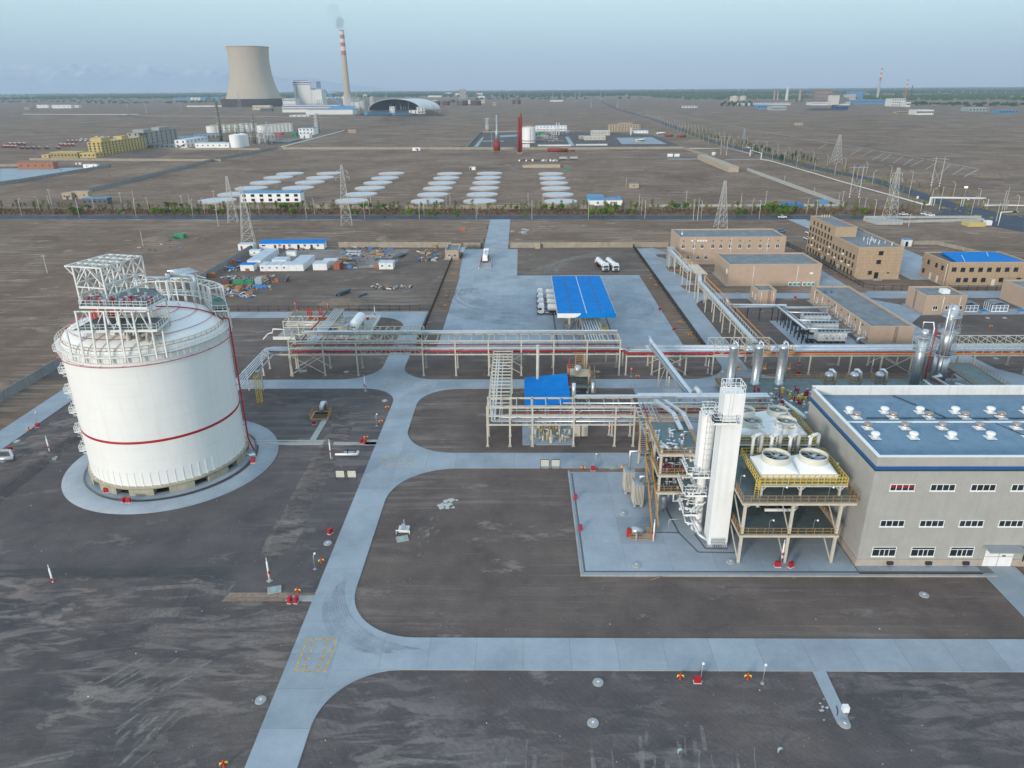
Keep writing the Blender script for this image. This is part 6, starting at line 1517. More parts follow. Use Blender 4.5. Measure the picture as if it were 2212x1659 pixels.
BR=thing('barrack_hut','long white barrack with blue roof, red doors and windows','hut',(-120,336,0))
MB().box(-123,337.2,.1,-92.6,342.6,2.9).build('wall',CABW,BR);MB().face((-123.3,336.8,2.85),(-92.3,336.8,2.85),(-92.3,343.0,3.7),(-123.3,343.0,3.7)).face((-123.3,336.8,2.75),(-123.3,343,3.6),(-92.3,343,3.6),(-92.3,336.8,2.75)).face((-123.3,336.8,2.75),(-92.3,336.8,2.75),(-92.3,336.8,2.85),(-123.3,336.8,2.85)).build('roof',BLUEP,BR)
for x,m_ in ((-115.6,MAROON),(-111.4,MAROON),(-104.6,VOIDM),(-98.4,DARK)):MB().box(x-.55,337.12,.12,x+.55,337.2,2.2).build('door',m_,BR)
for x in (-113.4,-108.8,-101.6,-95.4):window(BR,'s',x,337.2,1.9,1.2,1.3,'cross')
window(BR,'s',-121,337.2,1.9,1.8,.8,'plain',glass=VOIDM)
for k in range(4):tag(MB().box(-114+k*5,335.6,.02,-112.6+k*5,336.5,.8).box(-113.6+k*5,335.4,.8,-113+k*5,336.2,1.1).build('junk_pile',(GREENP,WOOD,CARDB,RUST)[k]),'small heap of goods by the barrack wall, %s from left' % nth(k),'junk','heaps by the barrack')
ct=thing('shipping_container','rust red shipping container standing end on in the camp','container',(-76.4,296,0))
cr=mat('container_red',(.32,.09,.05),.7,0,.12,.8);MB().box(-77.9,294.9,.1,-75.3,301,2.8).build('body',cr,ct)
for k in range(2):MB().box(-77.8+k*1.27,294.84,.2,-76.62+k*1.27,294.9,2.7).build('door',cr,ct);
for k in range(4):MB().box(-77.5+k*.58,294.78,.25,-77.45+k*.58,294.84,2.65).build('locking_bar',GALV,ct)
a=MB()
for k in range(14):a.box(-75.3,295.1+k*.43,.2,-75.25,295.3+k*.43,2.7)
a.build('side_rib',cr,ct,kind='stuff')
# timber, drums, tarpaulins and scrap lying about
def crate(x,y,w,d,h,m,lab,rz=0,cat='crate',grp='crates and goods in the yard',z=0.0):
 t=thing('crate',lab,cat,(x,y,z),grp);t.rotation_euler=(0,0,rz)
 b_=MB().box(-w/2,-d/2,.08,w/2,d/2,h).mesh('body',m);o=bpy.data.objects.new('body',b_);COL.objects.link(o);o.parent=t
 me=MB()
 for s_ in (-1,1):me.box(-w/2-.02,s_*d/2-.03,h-.12,w/2+.02,s_*d/2+.03,h+.02);me.box(-w/2-.02,s_*d/2-.03,.0,w/2+.02,s_*d/2+.03,.1)
 o=bpy.data.objects.new('batten',me.mesh('batten',m));COL.objects.link(o);o.parent=t
 return t
rnd=random.Random(12)
cm_={'brown':CARDB,'tan':WOOD,'green':GREENP,'grey':GALV,'blue':TARPB,'rusty':RUST,'orange':mat('rust_orange',(.36,.14,.06),.8,0,.2)}
spots=[('g',330,860,4.2,2.6,1.8,'green','green tarpaulin covered stack, largest of the goods in the yard'),('g',495,860,3.4,2.4,1.6,'green','green tarpaulin covered stack beside the grey steel box'),('g',645,860,2.6,3.0,2.5,'grey','tall grey steel box among the stacked goods'),
 ('g',330,925,2.6,1.6,1.2,'orange','orange brown crate in front of the green tarpaulin stack'),('g',300,985,2.4,1.4,1.3,'tan','tan crate in the front row of goods, middle'),('g',500,1030,2.6,1.6,1.0,'orange','orange brown crate at front right of the goods'),
 ('g',615,905,3.0,1.8,.9,'blue','blue tarpaulin heap right of the grey steel box'),('g',720,915,2.6,1.6,.8,'blue','dark blue tarpaulin heap at right end of the goods'),('g',790,905,2.4,1.4,.6,'grey','pale sheeting heap at right end of the goods'),('g',940,815,1.6,1.2,1.4,'orange','orange box standing apart, right of the goods'),
 ('g',100,930,2.2,1.6,1.2,'tan','tan crate at left end of the goods'),('g',170,905,2.4,1.4,1.0,'brown','brown crate second from left end of the goods'),('g',40,920,1.8,1.6,1.1,'grey','grey crate at the far left of the goods'),('g',240,975,1.2,1.0,.9,'blue','small blue drum box in the front row of goods'),
 ('g',120,850,3.6,2.0,1.6,'rusty','rusty scaffold stack left of the green tarpaulin'),('g',230,845,3.6,2.0,1.5,'rusty','second rusty scaffold stack left of the green tarpaulin'),('g',500,900,1.8,1.2,1.0,'orange','orange box in front of the second green stack'),
 ('g',720,780,2.6,1.6,1.6,'tan','tan cable drum box behind the grey steel box'),('g',200,610,4.0,1.8,.8,'blue','blue tarpaulin pile beside the boundary wall'),('g',310,500,2.4,1.6,.9,'blue','blue bag pile by the boundary wall behind the blue roofed hut'),('g',240,520,1.4,1.4,1.8,'orange','rusty brown box leaning on the boundary wall'),
 ('J',195,590,2.8,1.6,1.7,'orange','rust brown box beside boundary wall, near the tank top'),('g',460,640,1.2,1.0,1.2,'orange','small orange box in front of the blue roofed hut'),('J',1280,505,2.6,2.0,1.6,'grey','dark machine block beside the red container'),('J',1315,515,1.6,1.4,1.0,'blue','blue drum stack near the red container'),
 ('J',1268,460,3.0,1.6,1.6,'brown','brown cable reel stack behind the red container'),('J',1335,495,2.2,1.4,1.2,'brown','brown cable reel right of the dark machine'),('J',1525,515,2.0,1.4,1.2,'orange','red orange compressor beside the lone cabin pair'),('J',1490,510,2.2,1.2,.9,'grey','pale sack pile left of the lone cabin pair'),
 ('J',1475,365,1.4,1.2,1.3,'blue','blue drum standing below the tan wall'),('J',1325,345,5.6,1.0,.5,'grey','white bundle of tubes by the tan wall'),('J',1345,385,6.5,1.6,.6,'grey','pale bundle of sheets, upper, in the storage yard'),('J',1340,405,6.5,1.4,.5,'grey','pale bundle of sheets, lower, in the storage yard'),
 ('J',1255,390,3.0,1.4,.5,'blue','blue sheet bundle left of the pale bundles'),('J',1510,400,3.6,1.8,.8,'tan','heap of tan planks in the storage yard'),('J',1560,410,3.4,1.8,.7,'brown','heap of brown planks beside the tan planks'),('J',1640,370,2.4,1.2,.7,'blue','blue and white wrapping heap in the storage yard'),
 ('J',1905,400,2.4,1.6,1.0,'tan','tan cable drums heap near the gatehouse'),('J',1955,400,2.2,1.4,.8,'brown','brown timber heap near the gatehouse'),('J',2000,350,1.8,1.0,1.4,'brown','brown cable drum against the tan wall'),('J',1990,455,2.0,1.2,.7,'grey','grey scrap heap in front of the gatehouse'),
 ('W',1240,235,5.5,3.2,2.0,'green','green sided dugout box out on the waste ground, left'),('K',290,70,3.0,1.8,1.5,'orange','orange yellow box on the ground left of the entrance road')]
for (r_,x,y,w_,d_,h_,c_,lab) in spots:p=at(r_,x,y);crate(p.x,p.y+d_/2,w_,d_,h_,cm_[c_],lab,rnd.uniform(-.25,.25))
dbm=MB();cols=[CARDB,WOOD,RUST,TARPB,GALV,cm_['orange'],DARK,PLASTER]
for (r_,x0,x1,y0,y1,n) in (('g',60,900,720,790,120),('g',20,560,880,1060,160),('g',100,360,560,640,24),('J',1230,1640,350,460,110),('J',1870,2040,370,460,50),('J',1500,1820,655,685,60),('J',440,700,600,700,20),('J',1240,1360,440,520,26),('W',950,1300,230,330,12),('J',250,540,720,745,24)):
 for k in range(n):
  p=at(r_,rnd.uniform(x0,x1),rnd.uniform(y0,y1));dbm.cur=rnd.randrange(8);a_=rnd.uniform(0,3.14);l=rnd.uniform(.3,2.2);u=Vector((math.cos(a_),math.sin(a_),0))*l/2
  dbm.bar(p-u+Vector((0,0,.15)),p+u+Vector((0,0,rnd.uniform(.1,.7))),rnd.uniform(.15,.7),rnd.uniform(.05,.4))
dbm.build('scrap_litter',cols,kind='stuff')
def pipes_pile(r_,x,y,n,lab,rad=.45,L_=6,ang=.5,m=PIPEB):
 p=at(r_,x,y);t=thing('pipe_stack',lab,'pipe stack',p);
 me=MB().tube([(0,-L_/2,rad),(0,L_/2,rad)],rad,12,cap=False).tube([(0,-L_/2+.02,rad),(0,L_/2-.02,rad)],rad*.88,12).mesh('pipe',m)
 for k in range(n):o=bpy.data.objects.new('pipe',me);COL.objects.link(o);o.parent=t;row=0 if k <(n+1)//2 else 1;kk=k if row==0 else k-(n+1)//2;o.location=((kk+row*.5)*rad*2.1,0,row*rad*1.75);o.rotation_euler=(0,0,rnd.uniform(-.1,.1)-ang)
pipes_pile('J',1245,725,4,'stack of dark grey pipes lying alone in the yard');pipes_pile('J',1418,735,1,'single dark pipe lying in the yard',.4,4);pipes_pile('J',1690,425,8,'stack of dark steel pipes in the storage yard',.35,8,.3);pipes_pile('J',800,615,2,'pair of blue grey pipes near the goods',.5,3.4,0)
# ------------------------------------------------------------------ waste ground beyond the road: round tank foundations
FND=mat('foundation_top',(.54,.55,.56),.85,0,.12,.3);FNE=mat('foundation_side',(.40,.31,.25),.9,0,.2,.5)
cols_=[('D',[(1995,2183,633),(1905,2105,660),(1807,2018,697),(1700,1922,737),(1575,1800,780),(1437,1693,826)]),('E',[(318,490,631),(243,438,662),(163,368,695),(70,290,735)]),
 ('E',[(762,945,632),(710,903,664),(655,857,698),(592,805,736),(523,748,780),(440,680,828)]),('E',[(1183,1362,633),(1155,1343,664),(1118,1318,700),(1083,1293,738),(1040,1263,783),(995,1232,830)]),
 ('E',[(1468,1650,631),(1453,1643,662),(1437,1637,697),(1417,1628,737),(1395,1618,782),(1370,1608,830)]),('E',[(1912,2092,634),(1918,2108,665),(1925,2125,700),(1932,2143,738),(1940,2165,783),(1952,2190,832)])]
fnd=None
for ci,(r_,rows) in enumerate(cols_):
 for ri_,(xa,xb,y) in enumerate(rows):
  a_,b_=at(r_,xa,y,.9),at(r_,xb,y,.9);c=(a_+b_)/2;rr=(b_-a_).length/2
  lab='round concrete tank foundation, %s from back in the %s column from left' % (nth(ri_),nth(ci))
  t=thing('tank_foundation',lab,'foundation',(c.x,c.y,0),'round tank foundations')
  if fnd is None:
   e=MB();n=40;rj=[9.0+random.uniform(-.12,.12) for _ in range(n)]
   e.lathe(0,0,[(9.35,0),(9.1,.86),(8.9,.9)],n,cap=False);fe_=e.mesh('edge',FNE);ft_=MB().lathe(0,0,[(8.95,.9),(.01,.95)],n,cap=False).mesh('top',FND);fnd=1
  for nm,me in (('edge',fe_),('top',ft_)):o=bpy.data.objects.new(nm,me);COL.objects.link(o);o.parent=t
  s_=rr/9.0;t.scale=(s_,s_,1)
# ------------------------------------------------------------------ helper for simple blocks measured on the photograph
def block(lab,r_,xl,yb,xr,yt,depth,wall=PLASTER,roof=ROOFG,nx_=0,rows_=1,ww=1.2,wh=1.4,name='building',cat='building',grp=None,over=.15,roofh=.25,side='w',frame=None,door=None,pitched=0,sidewin=0,rot=None):
 p,q=at(r_,xl,yb),at(r_,xr,yb);h=up(r_,xl,yb,yt);x0,x1,y0=p.x,q.x,(p.y+q.y)/2
 t=thing(name,lab,cat,(x0,y0,0),grp)
 MB().box(x0,y0,0,x1,y0+depth,h).build('wall',wall,t)
 if pitched:
  ym_=y0+depth/2;a=MB()
  a.face((x0-over,y0-over,h),(x1+over,y0-over,h),(x1+over,ym_,h+pitched),(x0-over,ym_,h+pitched)).face((x0-over,ym_,h+pitched),(x1+over,ym_,h+pitched),(x1+over,y0+depth+over,h),(x0-over,y0+depth+over,h)).face((x0-over,y0-over,h),(x0-over,ym_,h+pitched),(x0-over,y0+depth+over,h)).face((x1+over,y0+depth+over,h),(x1+over,ym_,h+pitched),(x1+over,y0-over,h));a.build('roof',roof,t)
 else:MB().box(x0-over,y0-over,h,x1+over,y0+depth+over,h+roofh).build('roof',roof,t)
 if nx_:
  fh=h/rows_
  for j in range(rows_):
   for i in range(nx_):window(t,'s',x0+(x1-x0)*(i+.5)/nx_,y0-.02,fh*(j+.55),ww,min(wh,fh*.6),'two',frame=frame or DARK)
 if sidewin:
  fh=h/rows_
  for j in range(rows_):
   for i in range(sidewin):window(t,side,x0-.02 if side=='w' else x1+.02,y0+depth*(i+.5)/sidewin,fh*(j+.55),ww,min(wh,fh*.6),'two',frame=frame or DARK)
 if door:MB().box(x0+(x1-x0)*door,y0-.12,0,x0+(x1-x0)*door+1.6,y0-.02,2.4).build('door',DARK,t)
 return t,x0,x1,y0,h
block('white two storey building with blue roof beyond the highway trees','D',1735,842,2165,778,9,WHITE,BLUEL,7,2,2.4,1.6,frame=DARK,pitched=1.4)
t,x0,x1,y0,h=block('low white building with pale blue roof sheets beyond the highway','F',312,742,548,705,9,WHITE,BLUEL,2,1,1.0,1.0)
MB().box(x0-.4,y0+8.8,h+.3,x0+10,y0+21,h+1.1).box(x0-.3,y0+9,0,x0+9.6,y0+20.8,h+.3).build('rear_wing',BLUEL,t);MB().box(x0+10.2,y0+9.2,h-.4,x0+18.6,y0+18,h-.1).build('rear_roof',ROOFG,t);MB().box(x0+18.8,y0+9.1,0,x1+.2,y0+15,h+.6).build('rear_wing',BLUEL,t)
MB().box(x0+9.2,y0-.1,.1,x0+10.2,y0-.01,h).build('blue_pilaster',BLUED,t)
block('small sand coloured hut standing alone on the waste ground','F',600,618,666,585,5,SANDB,ROOFG,1,1,.8,.8,name='hut',cat='hut')
block('low white box on the waste ground above the foundations','E',1414,610,1457,590,2.5,WHITE,WHITE,name='cabin',cat='cabin',door=.05)
block('white cabin against the long sand wall','E',1004,471,1058,449,3,WHITE,CABR,1,name='cabin',cat='cabin',door=.6)
block('pink tan hut on open ground left of the gas station','E',540,342,597,322,8,SANDB,SANDB,3,1,1.6,1.2,name='hut',cat='hut')
block('brick coloured shed with white gate by pale yard at far left','D',137,604,385,556,8,BRICK,BRICK,5,1,1.2,1.0,name='shed',cat='shed')
block('white lorry trailer like cabin right of the brick shed','D',603,595,700,570,4,WHITE,CABR,2,1,1,.9,name='cabin',cat='cabin');block('small pale box behind the white cabin by the brick shed','D',545,571,582,559,2,CABW,CABW,name='cabin',cat='cabin',door=.3)
block('sand coloured ruined hut beside highway, left part','D',453,822,520,778,5,SANDB,SANDB,name='ruin',cat='hut',door=.4,nx_=2,ww=.8,wh=.9);block('sand coloured ruined hut beside highway, right part','D',522,818,640,768,5,SANDB,SANDB,name='ruin',cat='hut',door=.2,nx_=2,ww=.8,wh=.9)
block('dark ruined shed beside the highway trees','D',600,860,775,815,6,mat('dark_wall',(.12,.13,.14),.9,0,.2),BLUEL,5,1,1.2,1.0,name='shed',cat='shed')
def loaf(lab,p,q,w,h,m,n=0):
 t=thing('long_shed',lab,'shed',p);p=Vector((p.x,p.y,0));q=Vector((q.x,q.y,0));d=(q-p).normalized();nn=Vector((-d.y,d.x,0))*w
 MB().prism([tuple((p+nn)[:2]),tuple(p[:2]),tuple(q[:2]),tuple((q+nn)[:2])],0,h).build('wall',m,t);MB().prism([tuple((p+nn-d*.3)[:2]),tuple((p-d*.3-nn.normalized()*.3)[:2]),tuple((q+d*.3-nn.normalized()*.3)[:2]),tuple((q+nn+d*.3)[:2])],h,h+.25).build('roof',SANDR,t)
 L_=(q-p).length;ang=math.atan2(d.y,d.x);me=MB().box(-.7,-.06,1.0,.7,-.005,2.6).mesh('window_opening',VOIDM)
 for i in range(n):put('window_opening',me,t,p+d*L_*(i+.5)/n,ang)
 return t
SANDR=mat('sand_roof',(.42,.34,.26),.9,0,.12,.3)
loaf('long sand coloured shed with row of dark openings beside diagonal wall',at('F',1385,503),at('F',1152,410),9,4.4,SANDB,18)
def pwall(lab,pts,h,step=5,m=WALLC):
 for i in range(len(pts)-1):panel_wall('boundary_wall',lab if len(pts)==2 else lab+(', %s stretch' % nth(i)),pts[i],pts[i+1],h,step,m)
GREYW=mat('pale_grey_wall',(.40,.40,.38),.88,0,.14,.4,stain=(.3,.29,.27))
pwall('pale panelled wall running diagonally from the long shed to the highway',[at('F',1445,492),at('F',2140,748)],2.6,4,GREYW)
pwall('pale low wall along the highway trees below the foundations, right',[at('F',740,752),at('F',2140,748)],1.4,6,GREYW)
pwall('tan wall along the highway trees below the foundations',[(-200,far_y(-200)+30),(45,far_y(45)+32)],2.4,5,WALLC)
pwall('long sand wall in front of the gas station',[at('E',70,462),at('E',2200,463),at('F',985,335)],2.8,6,WALLC)
pwall('sand wall going from gas station down to the long shed',[at('F',985,335),at('F',1160,393)],2.6,5,WALLC)
pwall('grey wall crossing the left waste ground diagonally',[at('D',640,770),at('D',1560,540),at('D',2000,455)],2.6,5,MATS['grey_wall_panel'])
pwall('grey wall of far left pale yard',[at('D',0,720),at('D',800,585)],2.4,5,MATS['grey_wall_panel'])
pwall('sand wall below the yellow building',[at('D',215,540),at('D',1590,548)],2.4,6,WALLC)
pwall('sand wall below the white distillery buildings',[at('D',1100,462),at('D',1870,466)],2.2,6,WALLC)
pwall('sand wall behind the brick shed',[at('D',0,585),at('D',215,583)],2.4,6,WALLC)
sheet('pale_yard',[at('D',0,600),at('D',640,592),at('D',380,640),at('D',0,692)],.03,ROADC)
sheet('packed_lot',[at('D',760,530),at('D',1000,470),at('D',1250,480),at('D',1100,535)],.02,LOTD)
# ------------------------------------------------------------------ lorries parked far off (too far to show their wheels one by one)
def far_lorry(lab,grp,tank_m,cab_m):
 t=thing('parked_lorry',lab,'lorry',(0,0,0),grp)
 MB().tube([(0,3.2,2.2),(0,13.4,2.2)],1.2,12).build('tank_body',tank_m,t);MB().box(-1.2,0,.6,1.2,2.2,3.0).build('cab',cab_m,t);MB().box(-1.0,1,.4,1.0,13,1.1).build('chassis',DARK,t)
 MB().face((-1,-.01,1.8),(1,-.01,1.8),(1,-.01,2.7),(-1,-.01,2.7)).build('windscreen',GLASS,t)
 return t
protos=[far_lorry('x','lorries parked by the yellow building',STEELW,REDP),far_lorry('x','lorries parked by the yellow building',GALV,MAROON),far_lorry('x','lorries parked by the yellow building',STEELW,WHITE)]
kn=['white bodied tanker lorry with red cab','grey tanker lorry with dark red cab','white tanker lorry with white cab']
used_=[0,0,0]
for (x,y,k,ang,where) in [(20+i*26,452,0,-90,'front left row') for i in range(4)]+[(60+i*34,432,0,-90,'rear left row') for i in range(4)]+[(150+i*40,462,1,-90,'row of six') for i in range(4)]+[(330,462,1,-90,'row of six'),(415,463,1,-90,'row of six')]+[(430+i*30,440,0,-90,'row left of yellow building') for i in range(4)]+[(480+i*32,412,0,-90,'row behind yellow building') for i in range(3)]+[(580+i*36,402,2,-90,'row behind yellow building') for i in range(4)]+[(690+i*44,385,2,-90,'rearmost row') for i in range(5)]:
 p=at('D',x,y);used_[k]+=1
 lab='%s, %s such from left, %s' % (kn[k],nth(used_[k]-1),where)
 if used_[k]==1:protos[k].location=p;protos[k].rotation_euler=(0,0,R(ang+90+20));protos[k]['label']=lab
 else:dup(protos[k],p,R(ang+110),lab)
# left town: yellow and grey office blocks
t,x0,x1,y0,h=block('bright yellow office block with five rows of windows, left mid distance','D',648,505,740,412,105,YWALL,YWALL,3,5,2,2.0,side='e',sidewin=14,over=.3)
MB().box(x0+4,y0+2,h,x0+16,y0+22,h+5).box(x1-8,y0+50,h,x1-.5,y0+66,h+4).build('roof_house',YWALL,t)
block('low yellow wing in front of the yellow office block','D',575,522,690,488,16,YWALL,YWALL,4,1,1.8,1.6,side='e',sidewin=2);block('long low yellow shed left of the yellow office block','D',370,524,560,485,20,mat('ochre_wall',(.36,.28,.12),.85,0,.15),YWALL,8,1,1.6,1.4);block('small yellow hut at left end of the yellow shed','D',303,524,352,502,14,YWALL,YWALL,1,1,1.4,1.2);block('tiny pale hut below the yellow wing','D',535,522,566,495,8,CABW,CABW,door=.3,nx_=1)
t,x0,x1,y0,h=block('grey unfinished office block behind the yellow one','D',935,458,1015,345,110,mat('grey_render',(.33,.32,.30),.85,0,.12),ROOFG,2,5,2.2,2.2,side='e',sidewin=8)
MB().box(x0+6,y0+4,h,x0+20,y0+26,h+4).box(x1-12,y0+60,h,x1-1,y0+90,h+4).build('roof_house',mat('grey_render',(.33,.32,.30)),t)
block('low grey sheds right of the grey office block','D',1085,450,1290,428,20,GALV,ROOFG,6,1,2,1.4)
block('low white wing right of the white two storey distillery block','D',1410,450,1590,418,22,WHITE,CABR,5,1,1.8,1.2)
t,x0,x1,y0,h=block('white two storey distillery block with dark windows and outside stair','D',1265,450,1345,395,70,WHITE,CABR,2,2,2.2,1.8,side='e',sidewin=6)
MB().bar((x0+3,y0-1,.2),(x0+14,y0-1,h*.55),1.2,.4).build('stair',RUST,t)
block('small white hut left of the two close white tanks','D',1563,450,1650,418,18,WHITE,CABR,2,1,1.6,1.4)
for i,(xl,yb,xr,yt,dp) in enumerate(((1185,405,1440,372,20),(1395,375,1580,355,18))):
 p,q=at('D',xl,yb),at('D',xr,yb);h=up('D',xl,yb,yt);t=thing('open_shed','%s open shed with pale blue roof behind the white distillery block' % ('left' if i==0 else 'right'),'shed',p)
 MB().box(p.x,p.y,h-.8,q.x,p.y+dp,h).build('roof',BLUEL,t)
 me=MB().box(-.3,-.3,0,.3,.3,h-.8).mesh('column',GALV)
 for k in range(7):
  for yy in (p.y+1,p.y+dp-1):put('column',me,t,(p.x+1+(q.x-p.x-2)*k/6,yy,0))
def vtank(lab,r_,xl,xr,yb,yt,m=WHITE,grp=None,band=None,roofm=None,cone=True,name='storage_tank'):
 a_,b_=at(r_,xl,yb),at(r_,xr,yb);rr=(b_-a_).length/2;c=(a_+b_)/2;h=up(r_,(xl+xr)/2,yb,yt)
 t=thing(name,lab,'storage tank',(c.x,c.y+rr*.5,0),grp);cy=c.y+rr*.5
 MB().lathe(c.x,cy,[(rr,0),(rr,h)],28,cap=False).build('shell',m,t)
 MB().lathe(c.x,cy,[(rr*1.02,h-.02),(rr*.98,h+.15),(.01,h+(rr*.22 if cone else .3))],28,cap=False).build('roof',roofm or m,t)
 if band:MB().lathe(c.x,cy,[(rr*1.004,h*band),(rr*1.006,h*band),(rr*1.006,h*(band+.05)),(rr*1.004,h*(band+.05))],28,cap=False).build('band',REDP,t)
 return t,c.x,cy,rr,h
vtank('left of two close white tanks before the distillery columns','D',1655,1745,448,360,WHITE,'close white tanks');vtank('right of two close white tanks before the distillery columns','D',1700,1785,440,355,WHITE,'close white tanks')
TRF=mat('dusty_tank_roof',(.44,.37,.28),.85,0,.15,.1)
for i in range(8):vtank('silver white tank in long row behind the columns, %s from left, left row' % nth(i),'D',1485+i*43,1485+i*43+84-i*3,342-i*1.5,294-i*2.6,STEELW,'row of distillery tanks',roofm=TRF)
for i in range(8):vtank('silver white tank in long row behind the columns, %s from left, right row' % nth(i),'D',1850+i*29,1850+i*29+76-i*3,342-i*1.2,290-i*2.2,STEELW,'row of distillery tanks',roofm=TRF)
OLIVE=mat('olive_metal',(.17,.17,.13),.6,.2,.2,.1)
def fcol(lab,r_,xb,yb,xt,yt,w,m,name='distillation_column',cat='column',n=12):
 p=at(r_,xb,yb);h=up(r_,xb,yb,yt);d=(at(r_,xb+w/2,yb)-at(r_,xb-w/2,yb)).length
 t=thing(name,lab,cat,p)
 MB().lathe(p.x,p.y,[(d/2,0),(d/2,h*.55),(d*.42,h*.56),(d*.42,h)],n).build('shell',m,t)
 a=MB()
 for k in range(6):a.lathe(p.x,p.y,[(d*.5,h*(k+1)/6.5),(d*.8,h*(k+1)/6.5),(d*.8,h*(k+1)/6.5+.3),(d*.5,h*(k+1)/6.5+.3)],10,cap=False)
 a.build('platform_ring',GALV,t,kind='stuff');return t
fcol('tall olive metal distillation column left of the white tanks','D',1595,400,1550,125,22,OLIVE);fcol('second olive distillation column among pipes, right of the first','D',1843,420,1822,205,15,OLIVE);fcol('thin grey mast right of the distillation columns','D',1938,425,1928,262,8,GALV)
fcol('grey round tower near the small blue building, left distance','E',322,335,318,203,38,mat('tower_grey',(.42,.41,.38),.8,0,.1,.1),'round_tower','tower')
def pipework(lab,r_,x0,x1,y0,y1,hmax,n,seed,m=OLIVE):
 rnd=random.Random(seed);a=MB()
 for k in range(n):
  p=at(r_,rnd.uniform(x0,x1),rnd.uniform(y0,y1));h=rnd.uniform(.3,1)*hmax;w=rnd.uniform(.15,.5)
  a.bar(p,p+Vector((0,0,h)),w);q=p+Vector((rnd.uniform(-14,14),rnd.uniform(-2,2),h*rnd.choice((.4,.6,.8,1))));a.bar(Vector((p.x,p.y,q.z)),q,w*.8);a.bar(q,Vector((q.x,q.y,0)),w*.7)
  if k % 3==0:a.box(p.x-2,p.y-2,q.z-.3,p.x+5,p.y+2,q.z)
 o=a.build('pipework',m,kind='stuff');o['label']=lab;return o
pipework('tangle of olive process pipework between the two distillation columns','D',1610,1840,395,425,30,70,1);pipework('grey pipework right of the distillation columns','D',1850,1960,400,428,22,36,2,GALV)
block('green container like shed right of the tank rows','D',2098,368,2132,342,14,GREENP,GREENP,door=.3,name='shed',cat='shed');block('low red box right of the distillation columns','D',1980,358,2030,344,10,REDP,REDP,name='shed',cat='shed',door=.3)
block('white building with blue stripe, at right end of the distillery','E',188,356,292,310,30,WHITE,BLUEL,4,2,2.4,1.8);block('small white block below the blue striped building','E',195,382,262,352,16,WHITE,CABR,1,name='shed',cat='shed',door=.4)
pipe([at('E',60,445),at('E',290,385),at('E',500,330),at('E',512,326)],.9,PIPEW,'white pipeline on ground running up to a small loop, left of open field')
pipe([at('A',150,741),at('A',520,742),at('A',790,742),at('A',792,742,9),at('A',828,742,9),at('A',830,742),at('A',900,744)],.9,PIPEW,'white pipeline with square loop crossing the far left plain')
pipe([at('A',890,752),at('A',1560,754),at('A',2190,764)],.9,WALLC,'pale pipeline in front of the cooling tower plain')
block('dark low pond building right of the distillery','E',0,418,120,408,60,mat('pond_edge',(.16,.18,.19),.7,0,.1),ROOFG,name='pond',cat='pond')
# ------------------------------------------------------------------ mid distance gas station
sheet('station_yard',[at('f',100,515),at('f',320,262),at('f',2150,262),at('F',770,235),at('F',980,318)],.02,GRAVELB)
for q in ([(210,498),(345,345),(375,345),(280,498)],[(1690,335),(1745,335),(1850,485),(1770,485)],[(630,312),(910,300),(910,330),(640,345)],[(330,400),(700,400),(700,412),(325,412)]):sheet('station_path',[at('f',*p) for p in q],.05,ROADC)
sheet('station_yard',[at('F',505,255),at('F',760,250),at('F',870,300),at('F',545,300)],.05,ROADC)
t,cx,cy,rr,h=vtank('white gas station tank with red band and rooftop frame, mid distance','f',985,1208,435,195,TANKW,None,.12,WHITE)
MB().rail([(cx+rr*math.cos(R(a_)),cy+rr*math.sin(R(a_)),h) for a_ in range(0,360,20)],1.4,4,.2,close=True).build('roof_rail',STEELW,t)
a=MB();
for k in range(10):a.bar((cx-rr*.8+k*rr*.16,cy-rr*.4,h),(cx-rr*.8+k*rr*.16,cy-rr*.4,h+3+2*(k % 3)),.25)
a.bar((cx-rr*.8,cy-rr*.4,h+3),(cx+rr*.7,cy-rr*.4,h+3),.3);a.build('roof_frame',ORANGE,t);MB().bar((cx+rr*.25,cy-rr*.99,0),(cx+rr*.25,cy-rr*.99,h),.5).build('riser',GALV,t)
block('long white compressor building with blue trim behind the gas station tank','E',1890,330,2115,290,24,WHITE,BLUEL,9,2,2.4,1.0)
block('tan four storey office with many windows right of the gas station','F',455,212,678,165,26,SANDB,SANDB,12,4,1.5,1.5);block('raised centre of the tan office roof','F',520,212,620,150,12,SANDB,SANDB,5,5,1.5,1.2)
block('pale low building between the gas station and tan office','F',325,238,460,205,18,mat('pale_render',(.50,.46,.38),.85,0,.1),CABR,6,1,1.2,1.2);block('pale low building with round windows in front of the tan office','F',275,272,428,245,14,MATS['pale_render'],CABR,5,1,1.0,1.0);block('small pale annex left of the round windowed building','F',237,264,272,244,10,SANDB,CABR,1)
t,x0,x1,y0,h=block('white hall with blue roof right of the tan office','F',640,222,735,203,20,WHITE,BLUEL,4)
fcol('white vertical tank beside the filling canopy in mid distance','F',610,236,610,182,12,WHITE,'vertical_tank','tank')
p,q=at('F',615,296),at('F',775,296);t=thing('filling_canopy','small dark green filling canopy with lorry below, mid distance','canopy',p);h=6.0
MB().box(p.x+4,p.y+4,h,q.x-14,q.y+22,h+1).build('roof',mat('teal_roof',(.06,.16,.16),.5,0,.1),t);
for x in (p.x+8,q.x-18):
 for yy in (p.y+6,p.y+20):MB().box(x-.3,yy-.3,0,x+.3,yy+.3,h).build('column',CREAM,t)
MB().box(p.x+2,p.y,0,q.x-8,p.y+1,1.2).build('kerb_wall',WALLC,t)
used_[2]+=1;dup(protos[2],at('F',640,278),R(-90),'white tanker lorry standing under the small dark green canopy')
